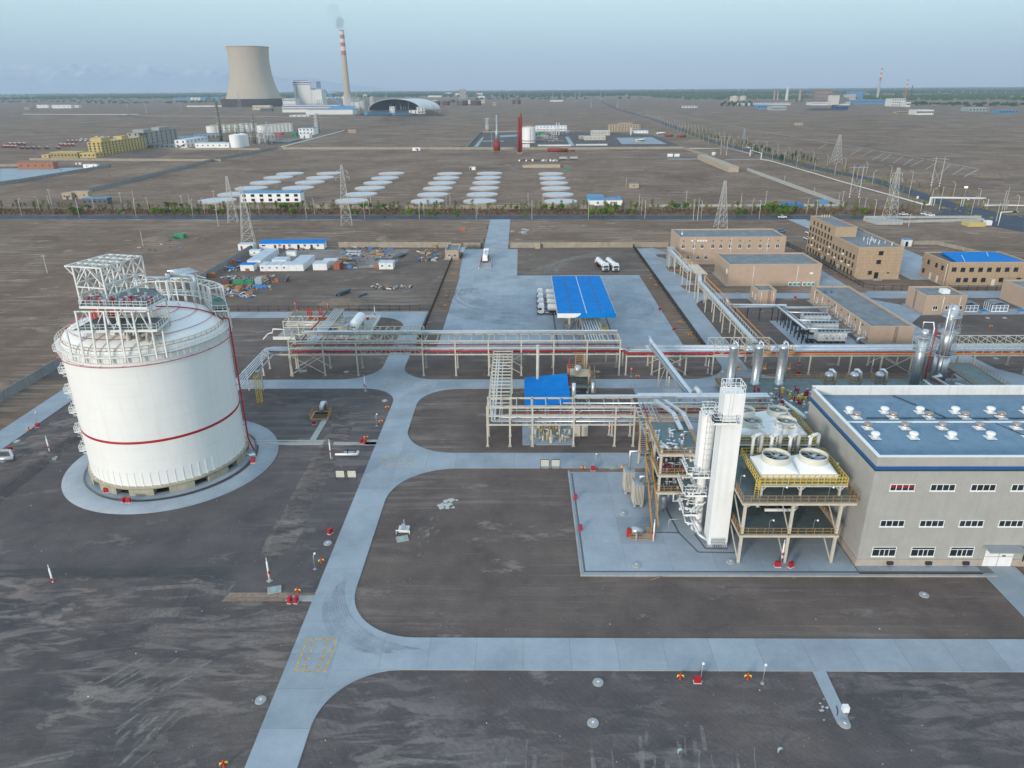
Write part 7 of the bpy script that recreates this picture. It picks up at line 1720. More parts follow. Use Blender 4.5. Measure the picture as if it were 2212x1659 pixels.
for i,(x,y,k,lab) in enumerate(((795,230,2,'white tanker lorry parked on roadside right of the tan office'),(850,248,0,'dark red lorry parked on roadside, left of the pair'),(940,252,0,'dark red lorry parked on roadside, right of the pair'))):
 d_=dup(protos[k],at('F',x,y),R(-90),lab)
 if k==0:
  for c_ in d_.children:
   if c_.name.startswith('tank_body'):c_.data=c_.data.copy();c_.data.materials[0]=MAROON
pwall('white panel fence in front of gas station, left part',[at('f',1250,490),at('f',1785,488)],2.0,6,PLASTER);pwall('white panel fence in front of gas station, right part',[at('f',1865,480),at('F',440,310)],2.0,6,PLASTER)
pwall('pale rear wall of the gas station',[at('f',320,268),at('f',910,262)],2.2,8,WALLC);pwall('pale sloping side wall of the gas station',[at('f',90,520),at('f',320,265)],2.0,8,GREYW)
block('small white hut in front of the gas station tank','f',1000,508,1115,460,6,WHITE,CABR,2,1,1,1,name='hut',cat='hut')
pipework('pipework and green machines right of the gas station tank','f',1240,1750,265,310,9,60,3,GALV);pipework('pale pipe racks in front of compressor building','f',1300,1560,330,420,5,30,4,CREAM)
for i,x in enumerate((1478,1512,1548,1590)):fcol('thin pale stack beside compressor building, %s from left' % nth(i),'f',x,310,x,215 if i <2 else 105,14,STEELW,'vent_stack','stack',8)
block('long green machine behind the gas station pipework','f',1250,312,1370,262,6,GREENP,GREENP,name='machine',cat='machine',nx_=3)
# idle distillation columns and red column
fcol('pale grey stub tower at left corner of the gas station','f',437,240,435,35,74,mat('tower_grey'  ,(.42,.41,.38)),'round_tower','tower',20)
p=at('f',585,585);hA,hB,hC=up('f',585,585,395),up('f',585,585,245),up('f',585,585,-20);d=(at('f',640,585)-at('f',530,585)).length/2
t=thing('process_tower','red based slim tower with pale shaft standing on stilts','tower',p)
MB().lathe(p.x,p.y,[(d,1.6),(d,hA)],20).build('red_base',MAROON,t);MB().lathe(p.x,p.y,[(d*.45,hA),(d*.4,hB),(d*.22,hB+1),(d*.2,hC)],12).build('shaft',GALV,t)
a=MB();
for k in range(14):a.bar((p.x-d+d*2*(k % 7)/6,p.y-d*.8+d*1.6*(k//7),0),(p.x-d+d*2*(k % 7)/6,p.y-d*.8+d*1.6*(k//7),1.6),.3)
a.build('stilt',WALLC,t,kind='stuff');MB().box(p.x-d*1.3,p.y-d,1.4,p.x+d*1.4,p.y+d,1.6).build('base_slab',WALLC,t);MB().bar((p.x-d*1.5,p.y,1.6),(p.x-d*1.4,p.y,hB),.3).build('side_pipe',GALV,t)
p=at('f',955,620);hC=up('f',955,620,-45);d=(at('f',985,620)-at('f',912,620)).length/2
t=thing('process_tower','tall rust red lattice clad tower standing on trestles','tower',p)
MB().lathe(p.x-d*.4,p.y,[(d*.55,2.4),(d*.55,hC*.9)],14).build('left_shaft',MAROON,t);MB().lathe(p.x+d*.45,p.y,[(d*.5,2.4),(d*.5,hC*.93),(d*.35,hC*.96),(d*.3,hC)],14).build('right_shaft',MAROON,t)
a=MB()
for k in range(22):z=3+k*(hC-5)/22;a.box(p.x+d*.2,p.y-d*.8,z,p.x+d*1.15,p.y+d*.8,z+.25);a.bar((p.x+d*1.1,p.y-d*.6,z),(p.x+d*1.1,p.y-d*.6,z+1.4),.15)
a.build('platform_ring',MAROON,t,kind='stuff');a=MB()
for k in range(6):a.bar((p.x-d+d*2*k/5,p.y-1,0),(p.x-d+d*2*k/5,p.y-1,2.4),.5)
a.build('trestle',WALLC,t,kind='stuff')
for i,(x,y,l,lab) in enumerate(((1570,580,24,'rust red horizontal vessel lying on ground before the long wall'),(1790,588,8,'small rust red vessel part right of the lying vessel'))):
 p=at('f',x,y);t=thing('lying_vessel',lab,'vessel',p);MB().tube([(p.x-l/2,p.y,2.2),(p.x+l/2,p.y,1.8)],2.0 if i==0 else .9,14).build('shell',MAROON,t)
 for s_ in (-.3,.3):MB().box(p.x+l*s_-.4,p.y-1.2,0,p.x+l*s_+.4,p.y+1.2,1).build('saddle',WOOD,t)
rnd=random.Random(4)
for k in range(22):
 p=at('f',950+k*36+rnd.uniform(-8,8),735);r_=rnd.uniform(.7,1.3)
 if k in (19,20,21):continue
 t=tag(MB().tube([(p.x,p.y,r_),(p.x+.3,p.y+rnd.uniform(2,5),r_)],r_,12).build('pipe_section',rnd.choice((GALV,WHITE,RUST,STEELW))),'short pipe section lying in a row on the ground, %s from left' % nth(k),'pipe','row of pipe sections')
for i,(x,y) in enumerate(((1660,718),(1830,715))):p=at('f',x,y);t=thing('trailer','flat grey trailer at the end of the pipe row, %s of two' % ('left' if i==0 else 'right'),'trailer',p);MB().box(p.x-4,p.y,1.4,p.x+4,p.y+4,3.4).build('load',GREYW,t);MB().box(p.x-3.6,p.y+.3,.6,p.x+3.6,p.y+3.6,1.4).build('chassis',DARK,t)
tag(MB().prism([at('f',1000,838)[:2],at('f',1610,838)[:2],at('f',1605,822)[:2],at('f',1250,822)[:2]],0,2.4).build('sand_wall',SANDB),'broken sand coloured wall stub above the foundations','wall')
for i,(r_,x,y,w_,h_,m_,lab) in enumerate((('f',1740,825,7,2,EARTH,'brown earth mound right of the broken wall'),('f',1725,885,4,1.6,GREENP,'green covered mound near the foundations'),('f',780,800,5,1.5,EARTH,'small earth mound left of the broken wall'),('G',1980,290,15,3.4,EARTH,'large brown earth mound at end of the white line, right distance'),('W',1110,245,9,2.2,EARTH,'earth mound beside the green dugout'),('K',1590-1250+1250,300,0.1,.1,EARTH,''),('J',1590,285,4,2.2,EARTH,'pale earth heap beyond the tan camp wall'),('W',900,370,9,1.8,EARTH,'brown ridge of earth behind the tank frame'),('J',1260,800,9,1.8,EARTH,'low brown earth heap by the black fence'),('W',20,1260,5,1.6,EARTH,'brown bushy mound by the left panel wall'),('W',340,865,4,.9,EARTH,'small brown mound left of the tank top'))):
 if not lab:continue
 p=at(r_,x,y);a=MB();n=20;rg=[(1,-.05),(.85,.25),(.6,.62),(.3,.92)]
 rows=[[(p.x+w_*f*math.cos(2*math.pi*k/n)*(1+rnd.uniform(-.12,.12)),p.y+w_*.6*f*math.sin(2*math.pi*k/n)*(1+rnd.uniform(-.12,.12)),h_*z) for k in range(n)] for f,z in rg]
 for j in range(3):
  for k in range(n):a.face(rows[j][k],rows[j][(k+1) % n],rows[j+1][(k+1) % n],rows[j+1][k])
 for k in range(n):a.face(rows[3][k],rows[3][(k+1) % n],(p.x,p.y,h_))
 tag(a.build('earth_mound',m_),lab,'mound')
# ------------------------------------------------------------------ white pipe along the right road, with its loops and the portal over the crossing
pp_=[at('F',1030,330),at('F',1250,330),at('F',1540,408)]
pipe([at('F',1030,331,.5),at('F',1250,331,.5)],.35,PIPEW,'white pipe crossing waste ground near the right road, upper stretch')
pipe([at('F',1310,330,.6),at('F',1470,370,.6),at('G',240,140,.6),at('G',242,105,0)*0+at('G',240,140)+Vector((0,0,6)),at('G',318,165)+Vector((0,0,6)),at('G',318,165),at('G',375,172,.6),at('G',650,250,.6),at('G',900,325,.6),at('G',1090,378,.6),at('G',1290,432,.6),at('G',1500,492,.6)],.4,PIPEW,'long white pipe running beside the right hand road')
g0,g1=at('G',1530,500),at('G',1915,505);gh=up('G',1530,500,440)
t=thing('pipe_portal','white pipe portal bridging the road at the crossing','pipe portal',g0)
MB().tube([g0+Vector((-2,0,.8)),g0+Vector((0,0,.8)),g0+Vector((0,0,gh)),g1+Vector((0,0,gh)),g1+Vector((0,0,.8)),g1+Vector((14,0,.8))],.55,12).build('pipe',PIPEW,t)
for gp in (g0,g1,g0.lerp(g1,.55)):
 for s_ in (1.2,2.6):MB().box(gp.x+s_-.15,gp.y-.15,0,gp.x+s_+.15,gp.y+.15,gh-.4).build('post',PIPEW,t)
MB().box(g0.x+(g1.x-g0.x)*.82,g0.y-.9,gh-.3,g0.x+(g1.x-g0.x)*.92,g0.y-.7,gh+.4).build('signal_head',DARK,t)
pipe([g1+Vector((14,0,.8)),at('G',2212,497,.6),at('G',2400,500,.6)],.4,PIPEW,'white pipe leaving the portal to the right')
for i,(x,y) in enumerate(((1805,480),(1440,470))):p=at('G',x,y);t=thing('road_sign','white road sign board near the pipe portal, %s' % ('right' if i==0 else 'left'),'sign',p);MB().box(p.x-.06,p.y,0,p.x+.06,p.y+.12,3).build('post',GALV,t);MB().box(p.x-.7,p.y-.06,2.0,p.x+.7,p.y,3.6).build('board',WHITE,t)
p=at('G',1775,470);t=thing('street_lamp','lit orange warning lamp on a post beyond the pipe portal','lamp',p);MB().box(p.x-.1,p.y,0,p.x+.1,p.y+.2,9).build('post',GALV,t);lm=bpy.data.materials.new('lit_lamp');lm.use_nodes=True;lm.node_tree.nodes['Principled BSDF'].inputs['Emission Color'].default_value=(1,.6,.2,1);lm.node_tree.nodes['Principled BSDF'].inputs['Emission Strength'].default_value=1.2;MB().box(p.x-1.2,p.y-.1,8.6,p.x+.8,p.y+.3,9.6).build('lamp',lm,t)
p=at('G',2025,640);t=thing('traffic_light','white traffic light mast with arm at the crossing, right edge','traffic light',p);MB().tube([p,p+Vector((0,0,7)),p+Vector((9,0,7.2))],.2,8).build('mast',WHITE,t);MB().box(p.x+6,p.y-.3,6.6,p.x+8,p.y+.1,7.6).build('signal_head',DARK,t)
# concrete ditch, white line and its side ribs on the right plain
def pol_strip(name,pts,w,z,m):return strip(name,[(p.x,p.y) for p in pts],w,z,m)
pol_strip('drainage_channel',[at('C',50,355),at('C',300,402),at('C',600,460),at('C',1100,545),at('C',1500,610),at('C',1950,695)],1.6,.03,GREYW)
rb_=[((1050,545),(1000,575)),((1250,575),(1190,612)),((1320,585),(1250,620)),((1390,600),(1320,640)),((1430,608),(1370,648)),((1500,620),(1440,660)),((1560,632),(1500,672)),((1620,640),(1540,680)),((1700,655),(1630,698)),((1780,668),(1720,720)),((1860,685),(1790,728)),((1935,698),(1860,740)),((1945,698),(1910,715))]
for p,q in rb_:pol_strip('drainage_channel',[at('C',*p),at('C',*q)],.7,.03,GREYW)
pol_strip('access_path',[at('F',875,408),at('F',1150,408)],9,.02,ROADC);pol_strip('access_path',[at('F',1290,412),at('F',1560,410)],6,.02,ROADC)
for i,(x0,x1) in enumerate(((872,912),(922,960))):
 p,q=at('F',x0,398),at('F',x1,398);t=thing('notice_board','%s white notice board standing at end of the pale path' % ('left' if i==0 else 'right'),'sign',p);MB().box(p.x,p.y,1,q.x,p.y+.3,up('F',x0,398,370)).build('board',WHITE if i==0 else CABW,t)
 for x in (p.x+.6,q.x-.6):MB().box(x-.15,p.y+.3,0,x+.15,p.y+.6,3).build('post',GALV,t)
tag(MB().cyl(*at('F',1206,382)[:2],0,3.4,2.2,n=14).build('round_kiosk',PLASTER),'small white round kiosk by the long shed','kiosk')
sheet('pylon_plinth',[at('G',1060,610),at('G',1340,632),at('G',1340,600),at('G',1100,588)],.3,GREYW)
pwall('pale grey wall round pylon foot near the crossing',[at('G',1055,608),at('G',1155,636),at('G',1335,634)],1.6,4,GREYW);pwall('pale grey wall from the pylon to the crossing',[at('G',1335,622),at('G',1920,606)],1.4,5,GREYW);pwall('pale grey rear wall behind the pylon foot',[at('G',1060,590),at('G',1900,588)],1.4,6,GREYW)
tag(MB().box(*at('G',1810,650)[:2],0,*(at('G',1935,650)+Vector((0,7,0)))[:2],2.0).build('straw_stack',YWALL),'low ochre straw coloured stack near the crossing','stack');tag(MB().box(*at('G',1935,640)[:2],0,*(at('G',1980,640)+Vector((0,3,0)))[:2],2.4).build('white_tank',CABW),'pale box right of the ochre stack','box')
kb=thing('guard_hut','small white guard hut with dark door behind the office','hut',at('G',1345,790));p=at('G',1345,792);MB().box(p.x,p.y,0,p.x+3.6,p.y+3,3).build('wall',WHITE,kb);MB().box(p.x-.2,p.y-.2,3,p.x+3.8,p.y+3.2,3.2).build('roof',BLUEL,kb);MB().box(p.x+.6,p.y-.1,.1,p.x+1.8,p.y-.01,2.3).build('door',VOIDM,kb)
for i,(xx,yy) in enumerate(((1700,752),(1850,748))):
 p=at('F',1700+150*i,752);
for r_,x0,x1,y in (('G',470,620,508),('G',715,810,490)):
 p,q=at(r_,x0,y),at(r_,x1,y);tag(MB().box(p.x,p.y,0,q.x,p.y+5,1.8).prism([(p.x+1,p.y+1),(q.x-1,p.y+1),(q.x-2,p.y+4),(p.x+2,p.y+4)],1.8,2.6).build('sheeted_goods',TARPB if x0 <600 else BLUEL),'blue sheeted goods behind the pale wall, %s heap' % ('left' if x0 <600 else 'right'),'goods')
# ------------------------------------------------------------------ cars
def car(lab,m):
 t=thing('parked_car',lab,'car',(0,0,0),'cars about the highway')
 def sec(pts,w0,w1):
  a=MB();n=len(pts);a.v+=[(-w0,y,z) if z <1.0 else (-w1,y,z) for y,z in pts]+[(w0,y,z) if z <1.0 else (w1,y,z) for y,z in pts]
  a._f(tuple(range(n)));a._f(tuple(n+i for i in reversed(range(n))))
  for i in range(n):a._f((i,n+i,n+(i+1) % n,(i+1) % n))
  return a
 sec([(-2.3,.35),(-2.35,.7),(-2.2,.9),(-1.3,.99),(1.7,.99),(2.25,.95),(2.35,.6),(2.3,.35)],.92,.9).build('body',m,t)
 sec([(-1.3,.98),(-.5,1.55),(1.3,1.6),(2.1,1.0)],.86,.74).build('cabin',GLASS,t);MB().box(-.72,-.5,1.56,.72,1.3,1.64).build('roof',m,t)
 wm=MB().tube([(-.12,0,0),(.12,0,0)],.34,12).mesh('wheel',TYRE)
 for y in (-1.45,1.4):
  for x in (-.85,.85):put('wheel',wm,t,(x,y,.34))
 return t
cw=car('white car with dark windows on the highway before the trees',WHITE);cw.location=at('F',1700,832);cw.rotation_euler=(0,0,R(90))
for i,(r_,x,y,an,lab) in enumerate((('G',1343,566,80,'silver white car on the highway left of the crossing'),('G',1500,564,75,'white car at crossing, left of the pair'),('G',1535,572,75,'white car at crossing, right of the pair'),('G',228,82,40,'tiny white car far along the right hand road'),('a',655,350,200,'white car parked beside the office block, nearer'),('a',668,308,200,'white car parked beside the office block, farther'))):dup(cw,at(r_,x,y),R(an),lab)
cbl=car('blue car parked behind the long two storey building',BLUEL);cbl.location=at('F',1690,935);cbl.rotation_euler=(0,0,R(100))
cdk=car('dark blue car parked by the blue tarpaulin building',BLUED);cdk.location=at('a',1512,505)
# ------------------------------------------------------------------ lattice pylons, poles and lamps
def pylon(lab,base,h,w,arms=True,m=GALV,rot=.2,th=.16):
 t=thing('lattice_pylon',lab,'pylon',base,'lattice pylons');t.rotation_euler=(0,0,rot);a=MB();n=9
 def c(k,z):hw=w/2*(1-.86*z/h) if z <h*.72 else w/2*(1-.86*.72)*(1-.6*(z-h*.72)/(h*.28));s_=((-1,-1),(1,-1),(1,1),(-1,1))[k % 4];return Vector((s_[0]*hw,s_[1]*hw,z))
 zs=[h*(1-(1-i/n)**1.35) for i in range(n+1)]
 for i in range(n):
  for k in range(4):a.bar(c(k,zs[i]),c(k,zs[i+1]),th);a.bar(c(k,zs[i]),c(k+1,zs[i+1]),th*.6);a.bar(c(k+1,zs[i]),c(k,zs[i+1]),th*.6);a.bar(c(k,zs[i+1]),c(k+1,zs[i+1]),th*.6)
 o=bpy.data.objects.new('mast',a.mesh('mast',m));COL.objects.link(o);o.parent=t
 if arms:
  for z,l in ((h*.80,w*.62),(h*.90,w*.5)):
   a=MB().bar((-l,0,z),(l,0,z),th*.7).bar((-l,0,z),(0,0,z+h*.05),th*.6).bar((l,0,z),(0,0,z+h*.05),th*.6)
   for s_ in (-1,1):a.bar((s_*l*.95,0,z),(s_*l*.95,0,z-1.6),.18)
   o=bpy.data.objects.new('cross_arm',a.mesh('cross_arm',m));COL.objects.link(o);o.parent=t
 return t
PYC=mat('pale_galvanised',(.55,.54,.50),.5,.2,.1,1)
for i,(r_,xb,yb,yt,w,lab,ar) in enumerate((('D',1680,985,655,5.2,'left of two close lattice pylons beside the highway, left',False),('g',455,190,-1e9,6.0,'right of two close lattice pylons, standing behind the white hut',False),('J',1288,165,-1e9,6.0,'single lattice pylon near the highway, left of the entrance road',True),('F',1255,905,565,5.4,'lattice pylon behind the long two storey beige building',False),('G',1235,625,225,6.2,'dense lattice pylon beside crossing with short arms',True),('F',2085,440,232,8.5,'lattice pylon on the plain beyond the right hand road',False))):
 b_=at(r_,xb,yb)
 if i==1:hh=up('g',455,190,-724);b_.y+=3
 elif i==2:hh=up('E',530,983,560)
 else:hh=up(r_,xb,yb,yt)
 pylon(lab,b_,hh,w,ar,PYC)
def far_pylons():
 lst=[('A',1175,715,660),('A',1555,702,563),('B',995,685,570),('B',1590,655,605),('B',1735,670,600),('B',1840,700,640),('B',1900,655,600),('B',2010,700,640),('A',828,700,650),('A',950,735,670),('B',1765,640,590),('B',1650,645,598),('C',560,520,455)]
 for i,(r_,x,y,yt) in enumerate(lst):b_=at(r_,x,y);h=up(r_,x,y,yt);pylon('distant lattice pylon on the plain, %s along the horizon lines' % nth(i),b_,min(h,62),min(h,62)*.2,True,GALV,.4,.3)
far_pylons()
POLE=mat('concrete_pole',(.46,.43,.38),.85,0,.1,.5)
def pole(lab,b_,h,grp,arm=True):
 t=thing('utility_pole',lab,'utility pole',b_,grp);MB().lathe(b_.x,b_.y,[(.2,0),(.13,h)],8).build('shaft',POLE,t)
 if arm:MB().box(b_.x-1.1,b_.y-.08,h-.7,b_.x+1.1,b_.y+.08,h-.55).build('cross_arm',GALV,t)
for i,(r_,x,y,yt) in enumerate((('D',372,858,745),('D',352,850,790),('D',875,852,768),('D',965,838,750),('D',1310,850,790),('D',1365,850,775),('D',1568,978,755),('E',678,866,790),('E',706,866,785),('E',1248,870,790),('E',1276,868,770),('E',1836,866,770),('E',1943,850,800),('F',670,742,660),('F',1005,752,635),('F',1400,755,652),('F',1578,742,635),('F',575,615,545),('F',1058,848,695),('F',1090,848,692),('W',330,475,345),('W',995,288,182),('W',1517,152,25),('G',875,480,405),('G',895,522,390),('G',1018,525,435),('G',1380,650,555),('G',2070,530,360),('G',2055,528,385),('G',2085,525,460),('G',1600,530,360),('G',2010,610,475),('G',485,330,280),('G',700,408,360))):
 pole('thin concrete utility pole, %s counted from the left end of the highway to its crossing' % nth(i),at(r_,x,y),up(r_,x,y,yt),'utility poles about the highway',i % 2==0)
def hframe(lab,a_,b_,h):
 t=thing('h_frame_pole',lab,'power pole',a_,'twin power poles')
 for p in (a_,b_):
  o=MB().lathe(p.x,p.y,[(.3,3.2),(.18,h)],8).build('shaft',POLE,t)
  for k in range(4):MB().lathe(p.x,p.y,[(.33,k*.85),(.33,k*.85+.83)],8,cap=False).build('band',WHITE if k % 2==0 else REDP,o)
 a=MB().bar(a_+Vector((0,0,h*.6)),b_+Vector((0,0,h*.1)),.18).bar(b_+Vector((0,0,h*.6)),a_+Vector((0,0,h*.1)),.18);a.build('brace',GALV,t)
 d_=(b_-a_).normalized();MB().bar(a_-d_*3+Vector((0,0,h*.94)),b_+d_*3+Vector((0,0,h*.94)),.3).build('cross_arm',GALV,t)
hframe('twin power pole with cross brace near the crossing, left pair',at('G',955,438),at('G',1022,438),up('G',955,438,208));hframe('twin power pole with cross brace beyond the right hand road, right pair',at('G',1542,352),at('G',1602,358),up('G',1542,352,145));hframe('twin power pole beside the gas station road',at('F',1255,375),at('F',1298,378),up('F',1255,375,238))
lamp0=None
def lamp(lab,b_,h,rz):
 global lamp0
 if lamp0 is None:
  t=thing('street_lamp',lab,'street lamp',(0,0,0),'white street lamps')
  MB().tube([(0,0,0),(0,0,9.2),(.12,0,9.9),(.6,0,10.5),(1.5,0,10.7)],[.16,.10,.08,.07,.06],8).build('pole',PIPEW,t);MB().box(1.2,-.16,10.6,2.1,.16,10.78).build('lamp_head',PIPEW,t);lamp0=t
  t.location=b_;t.rotation_euler=(0,0,rz);t.scale=(1,1,h/10.7);return
 dup(lamp0,b_,rz,lab,scale=(1,1,h/10.7))
ll=[('D',160,945,818),('D',572,948,812),('D',983,950,820),('D',1393,952,825),('D',1806,957,825),('E',242,960,832),('E',660,966,835),('E',1055,968,832),('E',1464,968,840),('E',1864,968,835),('F',303,846,700),('F',710,840,710),('F',1115,840,710),('F',1533,840,710),('F',1940,834,708),('G',1130,590,458),('G',1465,555,478)]
l2=[('D',290,917,800),('D',683,917,800),('D',1076,920,808),('D',1475,924,810),('D',1868,927,815),('E',300,929,810),('E',695,932,825),('E',1088,935,815),('E',1474,935,820),('F',685,812,695),('F',1480,807,690),('F',1875,807,688),('G',1060,545,440)]
for i,q in enumerate(ll):lamp('white street lamp on the near side of highway, %s from left' % nth(i),at(*q[:3]),min(13,up(*q)),R(90))
for i,q in enumerate(l2):lamp('white street lamp on the far side of highway, %s from left' % nth(i),at(*q[:3]),min(13,up(*q)),R(-90))
def along(pts,d0,step):
 out=[];acc=d0
 for i in range(len(pts)-1):
  p,q=pts[i],pts[i+1];L_=(q-p).length
  while acc <L_:out.append((p.lerp(q,acc/L_),(q-p).normalized()));acc+=step
  acc -= L_
 return out
hp=[Vector((p.x,p.y,0)) for p in hw]
for sd,off,nm in ((1,13,'left side'),(-1,15,'right side')):
 for i,(p,d_) in enumerate(along(hp,18,34)[:46]):
  if i >45:break
  n_=Vector((-d_.y,d_.x,0))*sd*off;lamp('white street lamp on the %s of right hand road, %s from the crossing' % (nm,nth(i)),p+n_,10.5,math.atan2(-n_.y,-n_.x))
# ------------------------------------------------------------------ trees
def leafmat(name,c1,c2):
 m=bpy.data.materials.new(name);m.use_nodes=True;nt=m.node_tree;N=nt.nodes;L=nt.links;b=N['Principled BSDF'];b.inputs['Roughness'].default_value=.7;b.inputs['Specular IOR Level'].default_value=.15
 g=N.new('ShaderNodeNewGeometry');oi=N.new('ShaderNodeObjectInfo');n=N.new('ShaderNodeTexNoise');n.inputs['Scale'].default_value=1.4;L.new(g.outputs['Position'],n.inputs['Vector']);a=N.new('ShaderNodeMath');a.operation='ADD';L.new(n.outputs['Fac'],a.inputs[0])
 s_=N.new('ShaderNodeMath');s_.operation='MULTIPLY_ADD';s_.inputs[1].default_value=.5;s_.inputs[2].default_value=-.25;L.new(oi.outputs['Random'],s_.inputs[0]);L.new(s_.outputs[0],a.inputs[1])
 r=N.new('ShaderNodeValToRGB');r.color_ramp.elements[0].position=.25;r.color_ramp.elements[1].position=.8;r.color_ramp.elements[0].color=(*c1,1);r.color_ramp.elements[1].color=(*c2,1);L.new(a.outputs[0],r.inputs['Fac']);L.new(r.outputs['Color'],b.inputs['Base Color']);return m
LEAFG=leafmat('fresh_leaves',(.06,.13,.012),(.17,.27,.035));LEAFY=leafmat('spring_leaves',(.12,.125,.03),(.25,.24,.075));LEAFD=leafmat('dark_leaves',(.025,.06,.022),(.065,.12,.045));TWIG=leafmat('dry_twigs',(.10,.062,.035),(.19,.125,.075))
def crown_mesh(name,m,n,rx,rz,zc,seed,size=.35,clumps=7):
 rnd=random.Random(seed);a=MB();cl=[]
 for k in range(clumps):th=rnd.uniform(0,6.28);f=rnd.uniform(.2,.75);cl.append((Vector((math.cos(th)*rx*f,math.sin(th)*rx*f,zc+rnd.uniform(-.7,.7)*rz)),rnd.uniform(.35,.6)))
 for k in range(n):
  c,f=rnd.choice(cl);d=Vector((rnd.gauss(0,1),rnd.gauss(0,1),rnd.gauss(0,1))).normalized()*rnd.random()**.4
  p=c+Vector((d.x*rx*f,d.y*rx*f,d.z*rz*f));u=Vector((rnd.gauss(0,1),rnd.gauss(0,1),rnd.gauss(0,.6))).normalized()*size*rnd.uniform(.6,1.3);v=u.cross(Vector((rnd.gauss(0,1),rnd.gauss(0,1),rnd.gauss(0,1)))).normalized()*size*rnd.uniform(.5,1)
  a.face(p-u-v*.4,p+u*.2-v,p+u+v*.4,p-u*.2+v)
 return a.mesh(name,m)
def trunk_mesh(h,r_,seed,limbs=5):
 rnd=random.Random(seed);a=MB().tube([(0,0,0),(rnd.uniform(-.1,.1),.05,h*.5),(rnd.uniform(-.15,.15),0,h)],[r_,r_*.75,r_*.35],6)
 for k in range(limbs):t_=rnd.uniform(.4,.9);th=rnd.uniform(0,6.28);l=h*.35;a.tube([(0,0,h*t_),(math.cos(th)*l*.6,math.sin(th)*l*.6,h*t_+l*.6)],[r_*.45,r_*.15],4)
 return a.mesh('trunk',BARK)
KIND={'round':[(trunk_mesh(2.6,.13,s_),crown_mesh('crown',LEAFG,420,2.0,1.3,3.0,s_,.30)) for s_ in range(4)],
 'young':[(trunk_mesh(4.6,.10,10+s_),crown_mesh('crown',LEAFY,150,1.2,2.1,3.8,20+s_,.26,9)) for s_ in range(4)],
 'poplar':[(trunk_mesh(6,.16,30+s_),crown_mesh('crown',LEAFD,420,1.5,3.4,4.6,30+s_,.34,9)) for s_ in range(4)],
 'far':[(trunk_mesh(5,.2,40+s_),crown_mesh('crown',LEAFD,160,3.4,3.0,4.6,40+s_,.9,7)) for s_ in range(3)]}
def tree(kind,x,y,s_,lab,grp,seed=0):
 tm_,cm2=KIND[kind][seed % len(KIND[kind])]
 t=thing({'round':'bushy_tree','young':'young_tree','poplar':'poplar_tree','far':'distant_tree'}[kind],lab,'tree',(x,y,0),grp);t.scale=(s_*random.uniform(.85,1.15),s_*random.uniform(.85,1.15),s_);t.rotation_euler=(0,0,random.uniform(0,6.28))
 for nm,me in (('trunk',tm_),('crown',cm2)):o=bpy.data.objects.new(nm,me);COL.objects.link(o);o.parent=t
rnd=random.Random(21)
# bright green bushy trees, where the photograph shows them
gr=[('D',10,905),('D',540,912),('D',578,912),('D',868,920),('D',1120,915),('D',1175,915),('D',1215,912),('D',1260,915),('D',1310,912),('D',1350,915),('D',1430,918),('D',1215,875),('D',1262,870),('D',1310,872),('D',640,885),('D',1540,890),('D',1600,912),('D',2040,890),('D',2110,920),
 ('E',60,885),('E',100,880),('E',155,918),('E',180,885),('E',570,920),('E',610,922),('E',650,885),('E',690,880),('E',760,885),('E',800,890),('E',760,925),('E',930,930),('E',990,930),('E',1055,932),('E',1130,935),('E',1180,935),('E',1325,940),('E',1750,890),('E',1820,935),('E',1950,895),('E',2010,890),('E',2080,892),
 ('F',310,808),('F',340,806),('F',405,803),('F',440,800),('F',480,802),('F',585,804),('F',630,802),('F',1370,806),('F',1425,798),('F',1660,800),('F',1705,798),('F',1745,800),('F',870,765),('F',930,768),('F',1000,762),('F',1560,765),('F',1600,762),('F',1640,765),('F',1690,768),('F',1730,770),('F',1780,772),('F',450,765),('F',500,768),('F',640,760),('G',145,560),('G',195,552),('G',440,555),('G',510,552),('G',1045,560),('G',330,520),('G',420,518),('G',380,522),('G',560,520),('G',360,545),('G',985,575)]
gs=[at(r_,x,y+22) for r_,x,y in gr];order=sorted(range(len(gs)),key=lambda i:gs[i].x)
for i,k in enumerate(order):p=gs[k];tree('round',p.x,p.y,rnd.uniform(.75,1.25),'bright green bushy tree beside the highway, %s from left' % nth(i) if i <79 else 'bright green bushy tree beside the highway, rightmost','green trees along the highway',i)
ys_=[]
for i in range(118+80):
 x=-330+(i*4.85 if i <118 else (i-118)*7.1)+rnd.uniform(-2,2);ys_.append((x,far_y(x)+rnd.choice((14,19,24,28,28))+rnd.uniform(-1.5,1.5)))
for i,(x,y) in enumerate(ys_):tree('young',x,y,rnd.uniform(.6,1.1),'sparse yellow green young tree beyond the highway, %s from left' % nth(i) if i<79 else 'sparse yellow green young tree beyond the highway, right part, %s from the crossing' % nth(117-i) if i<118 else 'young yellow green tree of the rear row beyond the highway, %s' % (nth(i-118)+' from left' if i<197 else 'rightmost'),'young trees beyond the highway',i)
pop=[('F',1410,290),('F',1460,300),('F',1505,330),('F',1520,350),('F',1555,320),('F',1575,335),('F',1600,345),('F',1635,385),('F',1650,395),('F',1680,395),('F',1700,410),('F',1740,365),('F',1795,380),('F',1830,380),('F',1850,395),('F',1940,420),('F',1720,415),('F',1185,235),('F',1210,240),('F',1090,195),('F',860,155),('F',930,170),('F',1690,390),('F',1610,335)]
pop+=[('F',1770,395),('F',1880,400),('F',1330,270),('F',1270,255),('F',1380,285),('F',1440,285),('F',1300,262),('F',1240,248),('F',1140,222),('F',1040,188),('F',990,178),('F',1905,412),('F',1545,315),('F',1480,312)]
pop.sort(key=lambda q:-q[2])
for i,(r_,x,y) in enumerate(pop):p=at(r_,x,y+20);tree('poplar',p.x,p.y,rnd.uniform(.5,.95),'dark green poplar beside the right hand road, %s from the near end' % nth(i),'poplars by the right hand road',i)
